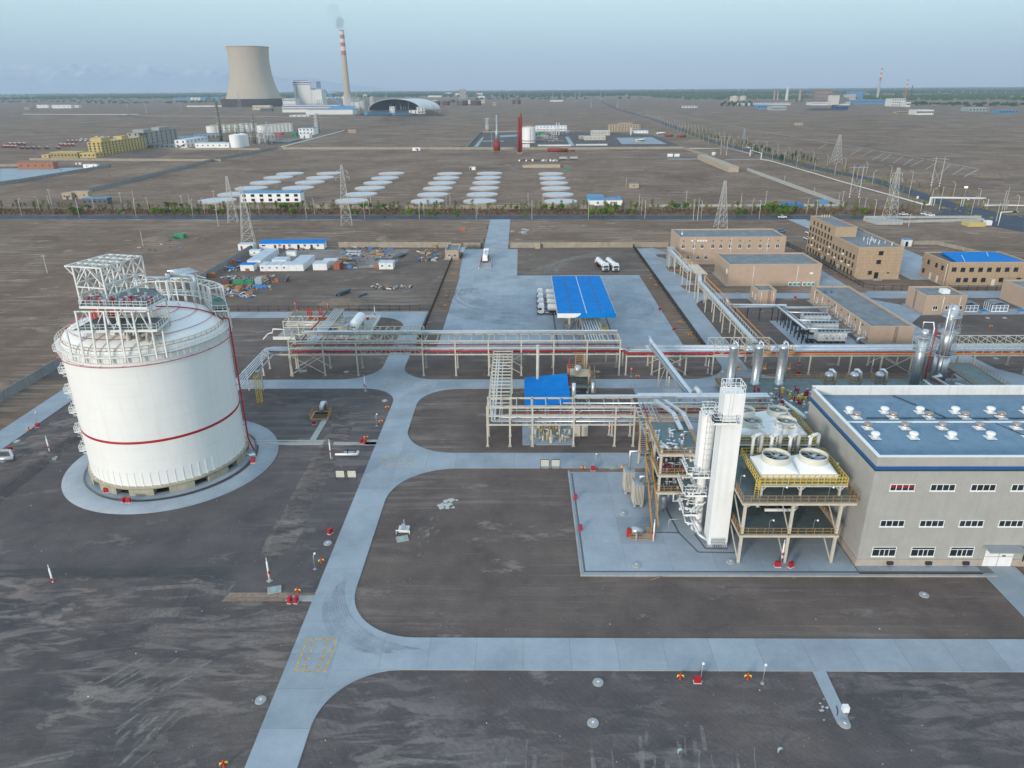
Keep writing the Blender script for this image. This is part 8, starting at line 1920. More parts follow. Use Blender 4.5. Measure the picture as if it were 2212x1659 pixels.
for i,(p,d_) in enumerate(along(hp,26,9)[:88]):
 n_=Vector((-d_.y,d_.x,0));q=p+n_*rnd.choice((-13,11,12,-12,10))+d_*rnd.uniform(-4,4);tree('young',q.x,q.y,rnd.uniform(.6,1.1),'low yellow green sapling along the right hand road, %s from the crossing' % nth(i) if i<79 else 'low yellow green sapling, far end of the right hand road, %s last' % nth(87-i),'saplings by the right hand road',i)
# dry undergrowth in the strip
a=MB()
for k in range(5200):
 x=rnd.uniform(-335,232);y=far_y(x)+rnd.uniform(9,29);h=rnd.uniform(.3,1.7);w=rnd.uniform(.15,.7);th=rnd.uniform(0,3.14);u=Vector((math.cos(th),math.sin(th),0))*w
 p=Vector((x,y,0));a.face(p-u,p+u,p+u*.6+Vector((rnd.uniform(-.3,.3),rnd.uniform(-.3,.3),h)),p-u*.4+Vector((0,0,h*.8)))
o=a.build('undergrowth',TWIG,kind='stuff')
a=MB()
for (p,d_) in along(hp,5,1.1)[:900]:
 for s_ in (11,-12):
  q=p+Vector((-d_.y,d_.x,0))*(s_+rnd.uniform(-3,3));h=rnd.uniform(.2,1.2);th=rnd.uniform(0,3.14);u=Vector((math.cos(th),math.sin(th),0))*rnd.uniform(.2,.8);a.face(q-u,q+u,q+u*.6+Vector((0,.2,h)),q-u*.4+Vector((0,0,h*.8)))
o=a.build('undergrowth',LEAFY,kind='stuff')
# ------------------------------------------------------------------ power station on the left skyline
def ww(r_,xl,xr,y):a_,b_=at(r_,xl,y),at(r_,xr,y);return (a_+b_)/2,(b_-a_).length/2
c,rb0=ww('A',1468,1822,690);cy_=c.y+20;rb0 *= 1.0
ct=thing('cooling_tower','huge tan concrete cooling tower standing on a dark skirt, left skyline','cooling tower',(c.x,cy_,0))
hs=up('A',1645,690,640);ht=up('A',1645,690,302);sc=rb0/177.0
def rpx(xl,xr):return (xr-xl)/2*sc
prof=[(rpx(1487,1790),hs),(rpx(1492,1772),hs+(ht-hs)*.12),(rpx(1500,1752),hs+(ht-hs)*.26),(rpx(1503,1735),hs+(ht-hs)*.42),(rpx(1502,1722),hs+(ht-hs)*.58),(rpx(1497,1713),hs+(ht-hs)*.74),(rpx(1488,1709),hs+(ht-hs)*.90),(rpx(1480,1707),ht)]
MB().lathe(c.x,cy_,prof,72,cap=False).build('shell',TOWERC,ct)
MB().lathe(c.x,cy_,[(prof[-1][0]*1.015,ht-2),(prof[-1][0]*1.03,ht-1.5),(prof[-1][0]*1.03,ht),(prof[-1][0]*.97,ht),(prof[-1][0]*.93,ht-30)],72,cap=False).build('rim',TOWERC,ct)
sk_=mat('dark_skirt',(.055,.05,.046),.8,0,.3,.04,stain=(.10,.085,.07))
MB().lathe(c.x,cy_,[(rb0,0),(rb0,hs),(rb0*.85,hs+.5)],72,cap=False).build('skirt',sk_,ct)
a=MB()
for k in range(90):t_=2*math.pi*k/90;a.bar((c.x+(rb0+.4)*math.cos(t_),cy_+(rb0+.4)*math.sin(t_),0),(c.x+(rb0+.4)*math.cos(t_),cy_+(rb0+.4)*math.sin(t_),hs),.9)
a.build('skirt_rib',RUST,ct,kind='stuff')
block('cream block in front of the cooling tower skirt','A',1643,712,1748,684,30,mat('cream_wall',(.55,.47,.34),.85,0,.08),CABR,6,1,4,3);block('dark sheds beside the cream block by the cooling tower','A',1690,722,1760,703,20,mat('dark_wall',(.12,.13,.14)),RUST,4,1,3,3)
CREW=mat('station_white',(.66,.65,.62),.6,0,.05,.05)
def far_stripe(t,x0,x1,y0,z,h_,m=BLUED):MB().box(x0-.3,y0-.5,z,x1+.3,y0-.1,z+h_).build('blue_stripe',m,t)
t,x0,x1,y0,h=block('tall white boiler house with blue top stripe and red roof lettering, power station','A',1918,684,2020,528,90,CREW,CABR,side='e',sidewin=2,ww=3,wh=6)
far_stripe(t,x0,x1,y0,h*.93,h*.04);far_stripe(t,x0,x1,y0,h*.86,h*.025);MB().box(x0+(x1-x0)*.14,y0-1.2,4,x0+(x1-x0)*.24,y0-.2,h*.86).build('stair_shaft',GREYW,t);MB().box(x1,y0+2,h*.7,x1+26,y0+80,h*1.0).build('upper_wing',mat('blue_grey_clad',(.30,.40,.50),.5,0,.08),t);MB().box(x1,y0+2,0,x1+46,y0+84,h*.66).build('lower_wing',CREW,t)
rl=MB();rnd=random.Random(9)
for k in range(9):      # unreadable red roof characters, each a few strokes
 xx=x0+6+k*(x1-x0-10)/9
 for q in range(4):u=rnd.uniform(0,4);rl.box(xx+u,y0+1,h+.5+rnd.uniform(0,3),xx+u+.6,y0+1.6,h+6+rnd.uniform(-1,1));rl.box(xx,y0+1,h+1.5+q*1.4,xx+4,y0+1.6,h+2.1+q*1.4)
rl.build('roof_lettering',REDP,t,kind='stuff')
t,x0,x1,y0,h=block('white power station block left of the boiler house','A',1838,690,1915,640,60,CREW,CABR,5,2,4,4);far_stripe(t,x0,x1,y0,h*.8,h*.08)
t,x0,x1,y0,h=block('long white turbine hall with blue band and arched windows, power station','A',1842,728,2180,684,60,CREW,CABR,28,1,3.2,5);far_stripe(t,x0,x1,y0,h*.82,h*.12)
t,x0,x1,y0,h=block('lower white hall with blue roof edge before the chimney','B',0,742,290,712,70,CREW,BLUEL,0);MB().face((x0+60,y0-.3,h),(x1,y0-.3,h),(x1,y0+70,h+9),(x0+60,y0+70,h+9)).build('blue_roof',BLUEL,t)
block('small white block with windows beside the boiler house','A',2055,684,2092,645,40,CREW,CABR,3,4,3,3)
t=thing('coal_conveyor','blue enclosed conveyor bridge rising toward the boiler house','conveyor',at('B',250,690));MB().bar(at('B',225,682,4),at('B',95,690)+Vector((0,60,62)),7,5).build('gallery',BLUEL,t)
t=thing('coal_conveyor','blue enclosed conveyor left of the coal dome','conveyor',at('B',500,720));MB().bar(at('B',540,735,4),at('B',380,735,28),6,5).build('gallery',BLUEL,t)
t=thing('coal_conveyor','blue enclosed conveyor in front of the coal dome','conveyor',at('B',650,725));MB().bar(at('B',665,738,4),at('B',560,738,20),6,5).build('gallery',BLUEL,t)
for i,(xl,yb,xr,yt) in enumerate(((535,730,565,692),(712,738,762,695),(755,710,800,678),(660,735,715,715))):block('white transfer tower by the coal dome, %s from left' % nth(i),'B',xl,yb,xr,yt,18,CREW,CABR,2,2,3,3,grp='transfer towers by the coal dome')
for i,(xl,xr,yb,yt,lab) in enumerate(((235,268,680,620,'left pale silo at chimney foot'),(280,305,690,665,'small silo right of the chimney foot'),(310,345,700,665,'pale silo between the chimney and coal dome'),(345,385,735,655,'blue grey silo between the chimney and coal dome'),(408,440,695,628,'concrete silo left behind the coal dome'))):vtank(lab,'B',xl,xr,yb,yt,STEELW if i <3 else GREYW,'power station silos',name='silo')
pipework('grey ducting and steelwork around the chimney foot','B',240,340,690,720,60,60,12,GALV);pipework('dark steelwork right of the coal dome','B',720,910,740,760,26,50,13,RUST)
# chimney
p=at('B',266,690);hc=up('B',266,690,200);d=ww('B',246,288,690)[1];dt=ww('B',219,244,690)[1]
ch=thing('power_chimney','tall tapering chimney with red and white bands, smoking, left skyline','chimney',p)
def cr_(f):return d+(dt-d)*(f**.75)
cuts=[0,.685,.745,.80,.85,.90,.95,1.0]
mm_=[TOWERC,mat('chimney_red',(.42,.17,.13),.8,0,.1,.1),mat('chimney_white',(.62,.58,.52),.8,0,.08,.1)]
for i in range(7):MB().lathe(p.x,p.y,[(cr_(cuts[i]+(cuts[i+1]-cuts[i])*k/4),hc*(cuts[i]+(cuts[i+1]-cuts[i])*k/4)) for k in range(5)],24,cap=False).build('shaft' if i==0 else 'band',mm_[0] if i==0 else mm_[1+(i+1) % 2],ch)
MB().lathe(p.x,p.y,[(cr_(1)*1.05,hc),(cr_(1)*1.05,hc+2),(cr_(1)*.7,hc+2)],20,cap=False).build('cap',RUST,ch)
def smoke(name,x,y,z,puffs,dens,seed):
 rnd=random.Random(seed);vm_=bpy.data.materials.new(name);vm_.use_nodes=True;nt=vm_.node_tree;nt.nodes.remove(nt.nodes['Principled BSDF']);v=nt.nodes.new('ShaderNodeVolumePrincipled');v.inputs['Color'].default_value=(.62,.68,.78,1);v.inputs['Density'].default_value=dens;nt.links.new(v.outputs[0],nt.nodes['Material Output'].inputs['Volume'])
 a=MB();import mathutils
 for (dx,dz_,r_) in puffs:
  n,k=22,14
  for i in range(1):
   rows=[]
   for u in range(k+1):
    ph=math.pi*u/k-math.pi/2;row=[]
    for w in range(n):
     th=2*math.pi*w/n;dv=Vector((math.cos(ph)*math.cos(th),math.cos(ph)*math.sin(th),math.sin(ph)));q=r_*(1+.38*mathutils.noise.noise(dv*2.2+Vector((dx,dz_,seed))));row.append((x+dx+dv.x*q,y+dv.y*q,z+dz_+dv.z*q))
    rows.append(row)
   for u in range(k):
    for w in range(n):a.face(rows[u][w],rows[u][(w+1) % n],rows[u+1][(w+1) % n],rows[u+1][w])
 me=a.build(name,vm_,kind='stuff')
 bm_=__import__('bmesh').new();bm_.from_mesh(me.data);__import__('bmesh').ops.remove_doubles(bm_,verts=bm_.verts,dist=.01);bm_.to_mesh(me.data);bm_.free();return me
smoke('smoke',p.x,p.y,hc+2,[(-2,9,9),(-7,20,16),(-3,30,17)],.028,2);smoke('smoke_wisp',p.x,p.y,hc+2,[(-14,52,22),(-26,74,26)],.004,5)
# arched coal store
pl,pr=at('B',447,712),at('B',690,716);w_=(pr-pl).length;hd=up('B',560,716,642)
cd2=thing('coal_dome','barrel roofed white coal store with dark open arch, power station','coal store',pl)
a=MB();n=20;L2=130;sh=Vector((30,L2,0)).normalized()*L2;cx_=(pl+pr)/2
arcp=[cx_+Vector((-math.cos(math.pi*k/n)*w_/2,0,math.sin(math.pi*k/n)*hd)) for k in range(n+1)]
off2=Vector((58,95,0))
for k in range(n):a.face(arcp[k],arcp[k+1],arcp[k+1]+off2,arcp[k]+off2)
a.build('roof',CREW,cd2);a=MB();ai_=[q+Vector((0,.6,0))+(cx_-q)*.03 for q in arcp]
for k in range(n):a.face(ai_[k+1],ai_[k],ai_[k]+off2,ai_[k+1]+off2)
a.build('shaded_lining',mat('coal_dust_and_shade',(.03,.03,.033),.95,0,.3,.05),cd2);MB().face(*[q+off2 for q in arcp]).build('back_wall',VOIDM,cd2);MB().poly([q+Vector((0,-.5,0)) for q in arcp],1.4).build('arch_frame',CABR,cd2)  # lining in coal-dust tone, coloured dark to put shade inside the arch
a=MB();
for k in range(18):rnd2=random.Random(k);x=pl.x+8+rnd2.random()*(w_-16);a.bar((x,pl.y+4+rnd2.random()*30,0),(x,pl.y+4+rnd2.random()*30,6+rnd2.random()*18),1.2)
a.build('inner_steelwork',GALV,cd2,kind='stuff');sheet('coal_floor',[at('B',300,752),at('B',900,752),at('B',760,700),at('B',450,712)],.03,mat('coal_dust_and_shade',(.03,.03,.033),.95,0,.3,.05))
for i,(xl,xr,yb,yt) in enumerate(((750,795,690,668),(812,860,682,657),(875,922,682,656),(926,956,666,646),(970,1040,684,653),(1060,1125,683,652),(1330,1350,674,646),(1360,1383,676,648))):vtank('dark brown round tank on the far plain right of the coal dome, %s from left' % nth(i),'B',xl,xr,yb,yt,RUST,'brown tanks on the far plain',cone=False)
bl=[('B',815,662,840,650,CREW,'white shed top behind the brown tanks'),('B',1040,672,1056,650,CREW,'pale hut between two brown tanks'),('B',1125,670,1150,646,MATS['cream_wall'],'cream hut right of the brown tanks'),('B',1203,684,1226,664,SANDB,'small sand hut alone on the far plain'),('B',988,640,1028,577,mat('far_tan_tower',(.36,.32,.28),.9,0,.08),'lone tan tower block on the horizon'),('B',895,612,940,600,CREW,'low pale sheds on the horizon left of the tan tower block'),('B',1100,620,1138,603,CREW,'white block on the horizon right of the tan tower block'),('B',785,630,865,619,CREW,'long white shed on the plain beyond the coal dome'),('B',1105,634,1150,622,CREW,'small white sheds on the plain below the horizon'),('B',960,618,990,604,CREW,'pale blocks left of the tan tower block'),('B',1575,658,1660,650,CABW,'pale blue and white sheds on the far plain by the road'),('B',365,632,385,612,CREW,'white block behind the chimney on the horizon'),('B',130,640,230,628,CABR,'low grey roofs behind the power station'),
 ('A',245,700,310,680,CREW,'white sheds on the far left plain, left one'),('A',348,702,455,680,CREW,'white sheds on the far left plain, right one'),('A',478,698,510,682,CREW,'white house by the far left sheds'),('A',160,710,190,696,SANDB,'ochre hut left of the far left sheds'),('A',1133,648,1232,634,BLUEL,'blue sheds on the far plain left of the cooling tower'),('A',1370,644,1400,630,BLUEL,'small blue shed beside the white far tanks'),('A',1225,692,1460,684,CREW,'long low pale roof left of the cooling tower foot'),('A',1880,756,2000,746,CREW,'low white wall like shed before the turbine hall'),('A',2075,612,2160,600,CREW,'pale roofs on the horizon behind the boiler house')]
for (r_,xl,yb,xr,yt,m_,lab) in bl:block(lab,r_,xl,yb,xr,yt,24,m_,CABR,4 if xr-xl >20 else 2,1 if yb-yt <30 else 6,2.5,2.5,over=.5)
for i,(xl,xr) in enumerate(((1238,1258),(1262,1280),(1284,1302),(1310,1342),(1405,1425))):vtank('%s of far tanks left of the cooling tower' % nth(i),'A',xl,xr,650,633,CREW if i <3 else BLUEL,'far tanks left of the cooling tower')
pipe([at('A',228,695),at('A',208,695)*.0+at('A',222,697)+Vector((-12,0,70))],.8,STEELW,'thin leaning mast by the far left sheds',name='mast')
# ------------------------------------------------------------------ works on the right skyline
for i,(xl,yb,xr,yt,dp,m_,rf_,nx_,lab) in enumerate(((535,318,850,305,60,CREW,BLUEL,20,'long pale hall with blue roof, left end of the right hand works'),(640,340,720,318,40,BLUEL,BLUEL,5,'blue grey hall before the long pale hall'),(718,348,815,328,40,GREYW,CABR,6,'grey hall before the long pale hall'),(950,318,1200,300,60,CREW,BLUEL,16,'low white hall with blue roof, middle of right hand works'),(1180,282,1270,232,60,BLUEL,BLUED,6,'big blue block of the right hand works'),(1105,292,1170,268,50,GREYW,CABR,3,'grey block left of the big blue block'),(1160,292,1222,255,40,mat('mauve_grey',(.42,.38,.37),.8,0,.1),CABR,3,'mauve grey block in front of the big blue block'),(1425,325,1515,280,50,CREW,CABR,6,'white block with windows near the two right chimneys'),(1515,328,1542,300,40,CREW,CABR,3,'small white tower block right of the white block'),(1572,375,1682,346,40,CREW,CABR,8,'white two storey office before right hand works'),(980,288,1085,222,40,mat('brown_steel',(.27,.20,.17),.8,0,.2,.05),SANDB,10,'brown open kiln structure of right hand works'),(1455,366,1570,358,20,YWALL,YWALL,10,'row of low yellow sheds, right plain'),(1880,355,2010,335,40,GALV,CABR,6,'grey green shed on the far right plain'),(2055,368,2180,348,30,BLUEL,BLUEL,6,'blue and white shed at the far right'),(200,334,290,322,20,CREW,BLUEL,5,'small white sheds left of the right hand works'),(1200,310,1420,288,40,BLUEL,BLUEL,12,'blue roofed conveyor hall under the big blue block'),(1100,340,1180,326,30,BLUED,BLUED,4,'dark blue low shed before the right hand works'))):block(lab,'C',xl,yb,xr,yt,dp,m_,rf_,nx_,3 if yb-yt >40 else 1,4,4,over=.6)
for i,(xl,xr,yb,yt) in enumerate(((480,535,296,268),(538,578,290,266))):vtank('pale round tank left of the right hand works, %s' % ('left' if i==0 else 'right'),'C',xl,xr,yb,yt,mat('pale_render',(.5,.46,.38)),'pale tanks of the right hand works')
for (xb,yb,xt,yt,w_,bands,lab) in ((1347,275,1371,98,17,1,'tall grey chimney with red and white top, right skyline'),(1508,285,1524,166,13,2,'shorter brick chimney with red bands, right skyline')):
 p=at('C',xb,yb);h=up('C',xb,yb,yt);r_=ww('C',xb-w_/2,xb+w_/2,yb)[1];t=thing('works_chimney',lab,'chimney',p);cu=[0,.58,.70,.78,.85,.93,1] if bands==1 else [0,.5,.6,.7,.8,.9,1]
 for k in range(6):MB().lathe(p.x,p.y,[(r_*(1-.45*cu[k]),h*cu[k]),(r_*(1-.45*cu[k+1]),h*cu[k+1])],16,cap=False).build('shaft' if k==0 else 'band',((GREYW if bands==1 else BRICK) if k==0 else (mm_[1] if k % 2 else mm_[2])),t)
for i,(xb,yt,w_,m_) in enumerate(((738,232,10,SANDB),(758,235,8,SANDB),(812,213,18,CREW),(888,222,14,SANDB),(1540,200,6,RUST))):fcol('slim process column of right hand works, %s from left' % nth(i),'C',xb,290,xb+6,yt,w_,m_,'process_column','column',8)
t=thing('coal_conveyor','grey sloping conveyor gallery joining the kiln structure and blue block','conveyor',at('C',1100,285));MB().bar(at('C',1090,288,62),at('C',1175,288,38),6,5).build('gallery',GREYW,t)
pipework('brown steelwork around the kiln of right hand works','C',940,1110,285,300,55,60,14,MATS['brown_steel'])
sheet('coal_floor',[at('C',920,350),at('C',1180,348),at('C',1160,334),at('C',960,338)],.03,MATS['coal_dust_and_shade'])
block('pink tan hut alone on the right plain','C',863,437,911,424,8,SANDB,SANDB,2,1,1.5,1.5,name='hut',cat='hut')
for i in range(14):
 x,h_=950+i*28+random.uniform(-9,9),random.uniform(5,14)
 block('hazy town block on the right horizon, %s from left' % nth(i),'C',x,200,x+random.uniform(8,18),200-h_,30,GREYW if i != 5 else BLUED,CABR,grp='town blocks on the right horizon',nx_=3,rows_=4,ww=4,wh=3)
# trees of the horizon
rnd=random.Random(31)
for i,(r_,x,y,s_) in enumerate([('C',430+i*12,326-(i % 3)*8,1.7) for i in range(16)]+[('C',1085,335,1.8),('C',1105,335,1.7),('C',1580,322,1.8),('C',1610,322,1.9),('C',1630,320,1.7),('B',500,628,1.6),('C',900,300,1.6),('C',870,300,1.6)]):p=at(r_,x,y);tree('far',p.x,p.y,s_,'dark tree of the grove by the right hand works, %s from left' % nth(i),'trees by the right hand works',i)
def belt(y0,y1,x0,x1,n,h,seed,gaps):
 rnd=random.Random(seed);a=MB()
 import mathutils
 for k in range(n):
  x=rnd.uniform(x0,x1);y=rnd.uniform(y0,y1)
  if mathutils.noise.noise(Vector((x*.0007,y*.0016,seed*3.3)))<gaps:continue
  hh=h*rnd.uniform(.6,1.3);w=rnd.uniform(5,14)
  a.face((x-w,y+rnd.uniform(-2,2),0),(x+w,y,0),(x+w*.75,y+1,hh*.8),(x+w*.1,y,hh),(x-w*.8,y,hh*.75));a.face((x,y-w*.6,0),(x,y+w*.6,0),(x,y+w*.4,hh*.85),(x,y-w*.4,hh*.8))
 o=a.build('distant_woods',LEAFD,kind='stuff');o['label']='dark green belts of distant woods along the horizon'
belt(6200,9800,-5200,7600,9000,15,1,-.22);belt(3600,6200,900,5200,3600,11,2,.02);belt(9800,14500,-9000,10500,6000,17,3,-.3);belt(2600,3600,1500,3400,900,9,4,.08);belt(4200,6200,-4200,-1200,900,9,6,.18);belt(4800,6400,-900,900,1000,10,7,.1)
a=MB()
for k in range(2600):
 x,y=rnd.uniform(-900,1500),rnd.uniform(520,2600);w=rnd.uniform(.3,1.1);h_=rnd.uniform(.2,.8)
 a.face((x-w,y,0),(x+w,y,0),(x+w*.5,y+.3,h_),(x-w*.5,y+.2,h_*.8))
o=a.build('desert_scrub',TWIG,kind='stuff')
# ------------------------------------------------------------------ hydrants, boxes, monitors, manholes and signs standing on the plant's ground
HYR=mat('hydrant_red',(.45,.035,.015),.5,0,.1,2)
def proto(fn,sc_=1.0):
 st={}
 def place(lab,loc,rz=0.0):
  if 'o' not in st:st['o']=fn();t=st['o'];t['label']=lab;t.location=loc;t.rotation_euler=(0,0,rz);t.scale=(sc_,)*3;return t
  return dup(st['o'],loc,rz,lab)
 return place
def mk(name,cat,grp):return thing(name,name,cat,(0,0,0),grp)
def _hyd():
 t=mk('fire_hydrant','hydrant','red fire hydrants');MB().lathe(0,0,[(.22,0),(.22,.06),(.12,.08),(.12,.75),(.16,.78),(.16,.86),(.08,1.0),(.01,1.02)],12).build('barrel',HYR,t)
 for s_ in (-1,1):MB().tube([(s_*.1,0,.6),(s_*.34,0,.6),(s_*.42,0,.32)],.085,8).build('outlet',YELLOW,t)
 return t
hyd=proto(_hyd)
def _box():
 t=mk('fire_box','fire box','red fire boxes');MB().box(-.5,-.28,.08,.5,.28,1.15).build('case',REDP,t);MB().box(-.47,-.31,.12,-.01,-.28,1.1).box(.01,-.31,.12,.47,-.28,1.1).build('door',REDP,t);MB().box(-.6,-.38,0,.6,.38,.1).build('plinth',PLASTER,t);return t
fbx=proto(_box,.82)
def _mon():
 t=mk('monitor_post','monitor post','white fire monitor posts');MB().tube([(0,0,0),(0,0,3.6)],.13,10).cyl(0,0,3.6,4.3,.06,n=8).build('post',WHITE,t);MB().box(-.3,-.12,1.5,-.1,.12,1.9).box(.1,-.12,.9,.3,.12,1.4).build('valve_box',REDP,t);MB().box(-.35,-.35,0,.35,.35,.1).build('base',CONC,t);return t
mon=proto(_mon)
def _man():
 t=mk('manhole','manhole','concrete manholes');MB().cyl(0,0,0,.16,.72,.66,n=28).build('ring',CONC,t);MB().cyl(0,0,.16,.2,.46,n=24).build('cover',mat('pale_cover',(.36,.37,.37),.7,0,.1),t);MB().box(-.16,-.1,.2,.16,.1,.23).build('lid_plate',WHITE,t);return t
man=proto(_man)
def _sq():
 t=mk('valve_pit','valve pit','square valve pits');MB().box(-1.0,-.8,0,1.0,.8,.14).build('slab',CONC,t);MB().cyl(0,0,.14,.2,.5,n=24).build('cover',mat('mint_cover',(.28,.42,.40),.6,0,.1),t);MB().cyl(0,0,.2,.23,.28,n=20).build('lid',mat('mint_cover',(.28,.42,.40)),t);return t
sqp=proto(_sq)
def _lol():
 t=mk('warning_sign','sign','round red signs');MB().box(-.04,-.04,0,.04,.04,2.2).build('post',GALV,t);MB().tube([(0,-.05,2.3),(0,-.09,2.3)],.38,18).build('disc',mat('sign_red',(.55,.06,.03),.5,0,.05),t);MB().box(-.05,-.1,2.14,.05,-.092,2.46).build('mark',WHITE,t);MB().box(-.22,-.22,0,.22,.22,.12).build('base',CONC,t);return t
lol=proto(_lol)
def _lamp():
 t=mk('flood_lamp','lamp','small yard lamps');MB().tube([(0,0,0),(0,0,2.6),(.25,0,2.8)],.05,8).build('post',GALV,t);MB().lathe(.3,0,[(.01,2.68),(.2,2.72),(.16,2.92),(.01,2.95)],10).build('head',WHITE,t);MB().box(-.2,-.2,0,.2,.2,.14).build('base',CONC,t);return t
flm=proto(_lamp)
H=[('U',727,574,'south of the near cross road, left one'),('U',1018,574,'south of the near cross road, right one'),('T',573,235,'on gravel left of the long road, near two white marks'),('T',410,442,'behind the red cabinets left of the long road'),('M',1340,878,'at the crossing corner by the yellow pit, upper'),('M',1288,992,'at the long road left edge by the yellow pit, lower'),('M',1168,1122,'beside the red cabinets by the valve group'),('N',990,1262,'on the middle cross road edge, left of red box'),('N',1318,1256,'on the middle cross road edge, right of the red box'),('N',1102,520,'under the rack right of the blue lean-to'),('N',1432,515,'on gravel under the lower right rack'),('P',75,815,'by the corner of process pad and vaporisers'),('K',245,345,'behind the gatehouse by the black fence'),('K',220,430,'second along the black fence from the gatehouse'),('K',158,610,'third along the black fence from the gatehouse'),('K',150,685,'fourth along the black fence from the gatehouse'),('K',1815,465,'right of the loading yard, farthest'),('K',1858,520,'right of the loading yard, second farthest'),('K',2050,820,'right of the loading yard, third'),('K',2130,925,'right of the loading yard, nearest'),('c',1380,440,'brown yard behind the silver towers, left'),('c',1780,440,'brown yard behind the silver towers, right'),('S',205,148,'by the road at far left of the tank'),('S',755,370,'on the tank pavement at the red riser foot'),('V',1615,1340,'near the bottom edge left of the long road')]
for r_,x,y,w_ in H:hyd('red fire hydrant '+w_,at(r_,x,y),random.uniform(-.4,.4))
Bx=[('U',800,588,'beside a small lamp south of the near cross road',0),('T',357,512,'on the pad left of the long road, left of a pair',80),('T',400,512,'on the pad left of the long road, right of a pair',80),('S',895,648,'on the tank pavement, low one in front',0),('S',866,645,'on the tank pavement, beside the low one',60),('S',742,578,'against the tank plinth',10),('S',1758,372,'on the tank pavement at right below the silver elbow',0),('S',75,285,'at the far left beside the silver pipe bend',20),('S',263,122,'by the road at the far left of tank',10),('P',1320,1608,'under the cooling platform, left',0),('P',1428,1612,'under the cooling platform, right',30),('N',1070,1268,'on the edge of the middle cross road',0),('L',863,515,'by the small square beige shed',0),('e',505,158,'behind the manifold platform by the black fence',0),('M',1130,1155,'beside valve group, left cabinet',80),('M',1160,1155,'beside valve group, right cabinet',80),('b',1500,1050,'on gravel behind the vessel deck',0),('K',1890,715,'at the right edge of the loading yard',20),('K',2003,880,'at the right edge of the loading yard, nearer',20),('T',635,30,'left of the long road near a round manhole',60),('M',747,1005,'on the footpath below the yellow pit',20),('X',1243,1078,'at the left kerb of the process pad, upper',80),('X',1254,1145,'at the left kerb of process pad, lower',80),('e',1645,318,'beside the white bullet tank',0)]
for r_,x,y,w_,a_ in Bx:fbx('red fire equipment box '+w_,at(r_,x,y)+Vector((0,0,.13 if w_.startswith(('on the pad','on the tank','under the','against')) else 0)),R(a_))
for r_,x,y,w_ in (('S',1872,1190,'at the corner of the tank basin, near the red cabinets'),('S',380,1240,'on the basin bank at left below the tank'),('S',350,310,'left of the tank near a square pit'),('P',314,1400,'at the foot of the orange process stair'),('M',1163,735,'on the road corner under the long rack'),('N',2000,480,'under the lower right rack'),('c',232,1020,'behind the short silver vessels'),('N',1200,980,'under the nearer rack'),('X',715,990,'beside the valve group, left'),('e',1765,290,'at corner of the bullet tank pad'),('P',1352,1570,'against the middle column of the cooling platform')):mon('white monitor post '+w_,at(r_,x,y),random.uniform(0,3))
for i,(r_,x,y,w_) in enumerate((('U',372,590,'below the near cross road, upper left'),('U',350,765,'below near cross road, larger lower left'),('U',1437,770,'at the end of the narrow footpath'),('U',1780,212,'on gravel in front of the grey hall'),('T',617,100,'left of the long road beside the bend'),('T',152,1190,'at left edge of the long road near the bottom'),('M',1320,815,'at the crossing corner above the hydrants'),('M',1008,582,'under the long rack beside the small tap'),('N',1110,470,'under the long rack right of the vessel stand'),('S',120,222,'by the road at far left'),('P',940,1572,'on the process pad near the platform column'),('P',175,1598,'on the process pad, left front'),('P',70,1178,'on the process pad, left rear'),('c',1740,318,'brown yard behind the silver towers, left'),('c',1960,318,'brown yard behind the silver towers, right'),('c',1850,845,'under the right hand truss rack'))):man('round concrete manhole '+w_,at(r_,x,y)+Vector((0,0,.12 if r_=='P' else 0)),i)
for r_,x,y,w_ in (('S',405,1282,'on the ground below the tank, left'),('S',1905,1253,'on the ground near the red cabinets'),('S',358,343,'at the left of the tank'),('T',1135,70,'below the white pipe frame'),('M',303,575,'under the rack next to the tank'),('M',657,575,'under the long rack, between crossed braces'),('N',1240,1240,'on the edge of the middle cross road'),('S',30,365,'below the silver bend at the far left')):sqp('square pale valve pit with mint cover '+w_,at(r_,x,y),.3)
for r_,x,y,w_ in (('e',475,150,'behind the loading frame, left'),('e',1003,165,'behind the loading frame, right'),('N',1377,508,'under the lower right rack'),('b',1490,1010,'behind the vessel deck')):lol('round red warning sign '+w_,at(r_,x,y))
for r_,x,y,w_ in (('U',815,588,'beside the red box south of the near cross road'),('U',1082,594,'south of the near cross road, right'),('M',1255,1018,'by the long road below the yellow pit'),('T',529,280,'left of the long road by a hydrant'),('N',1090,1240,'on the middle cross road edge'),('S',260,100,'by the road at the far left'),('b',500,1150,'at the left corner of the vessel deck')):flm('small grey yard lamp '+w_,at(r_,x,y),1.0)
def nboard(lab,b_,w=1.7,h=1.4):
 t=thing('notice_board',lab,'sign',b_,'cream notice boards');x,y=b_.x,b_.y
 for s_ in (-1,1):MB().box(x+s_*w/2-.05,y-.05,0,x+s_*w/2+.05,y+.05,2.1).build('post',DARK,t)
 MB().box(x-w/2+.06,y-.04,.65,x+w/2-.06,y+.02,.65+h).build('board',CREAMW,t);MB().box(x-w/2,y-.07,.65+h,x+w/2,y+.05,.74+h).build('frame',DARK,t)
 for k in range(3):      # unreadable lines of print
  for j in range(4):MB().box(x-w/2+.16+k*.48,y-.045,.8+j*.28,x-w/2+.52+k*.48,y-.0405,.92+j*.28).build('print_line',GREYW,t)
for r_,x,y,lab in (('N',680,1256,'cream notice board on the middle cross road, left of the pair'),('N',767,1256,'cream notice board on the middle cross road, right of the pair'),('X',736,1037,'cream notice board left of the long road, left of the pair'),('X',761,1037,'cream notice board left of the long road, right of the pair')):nboard(lab,at(r_,x,y))
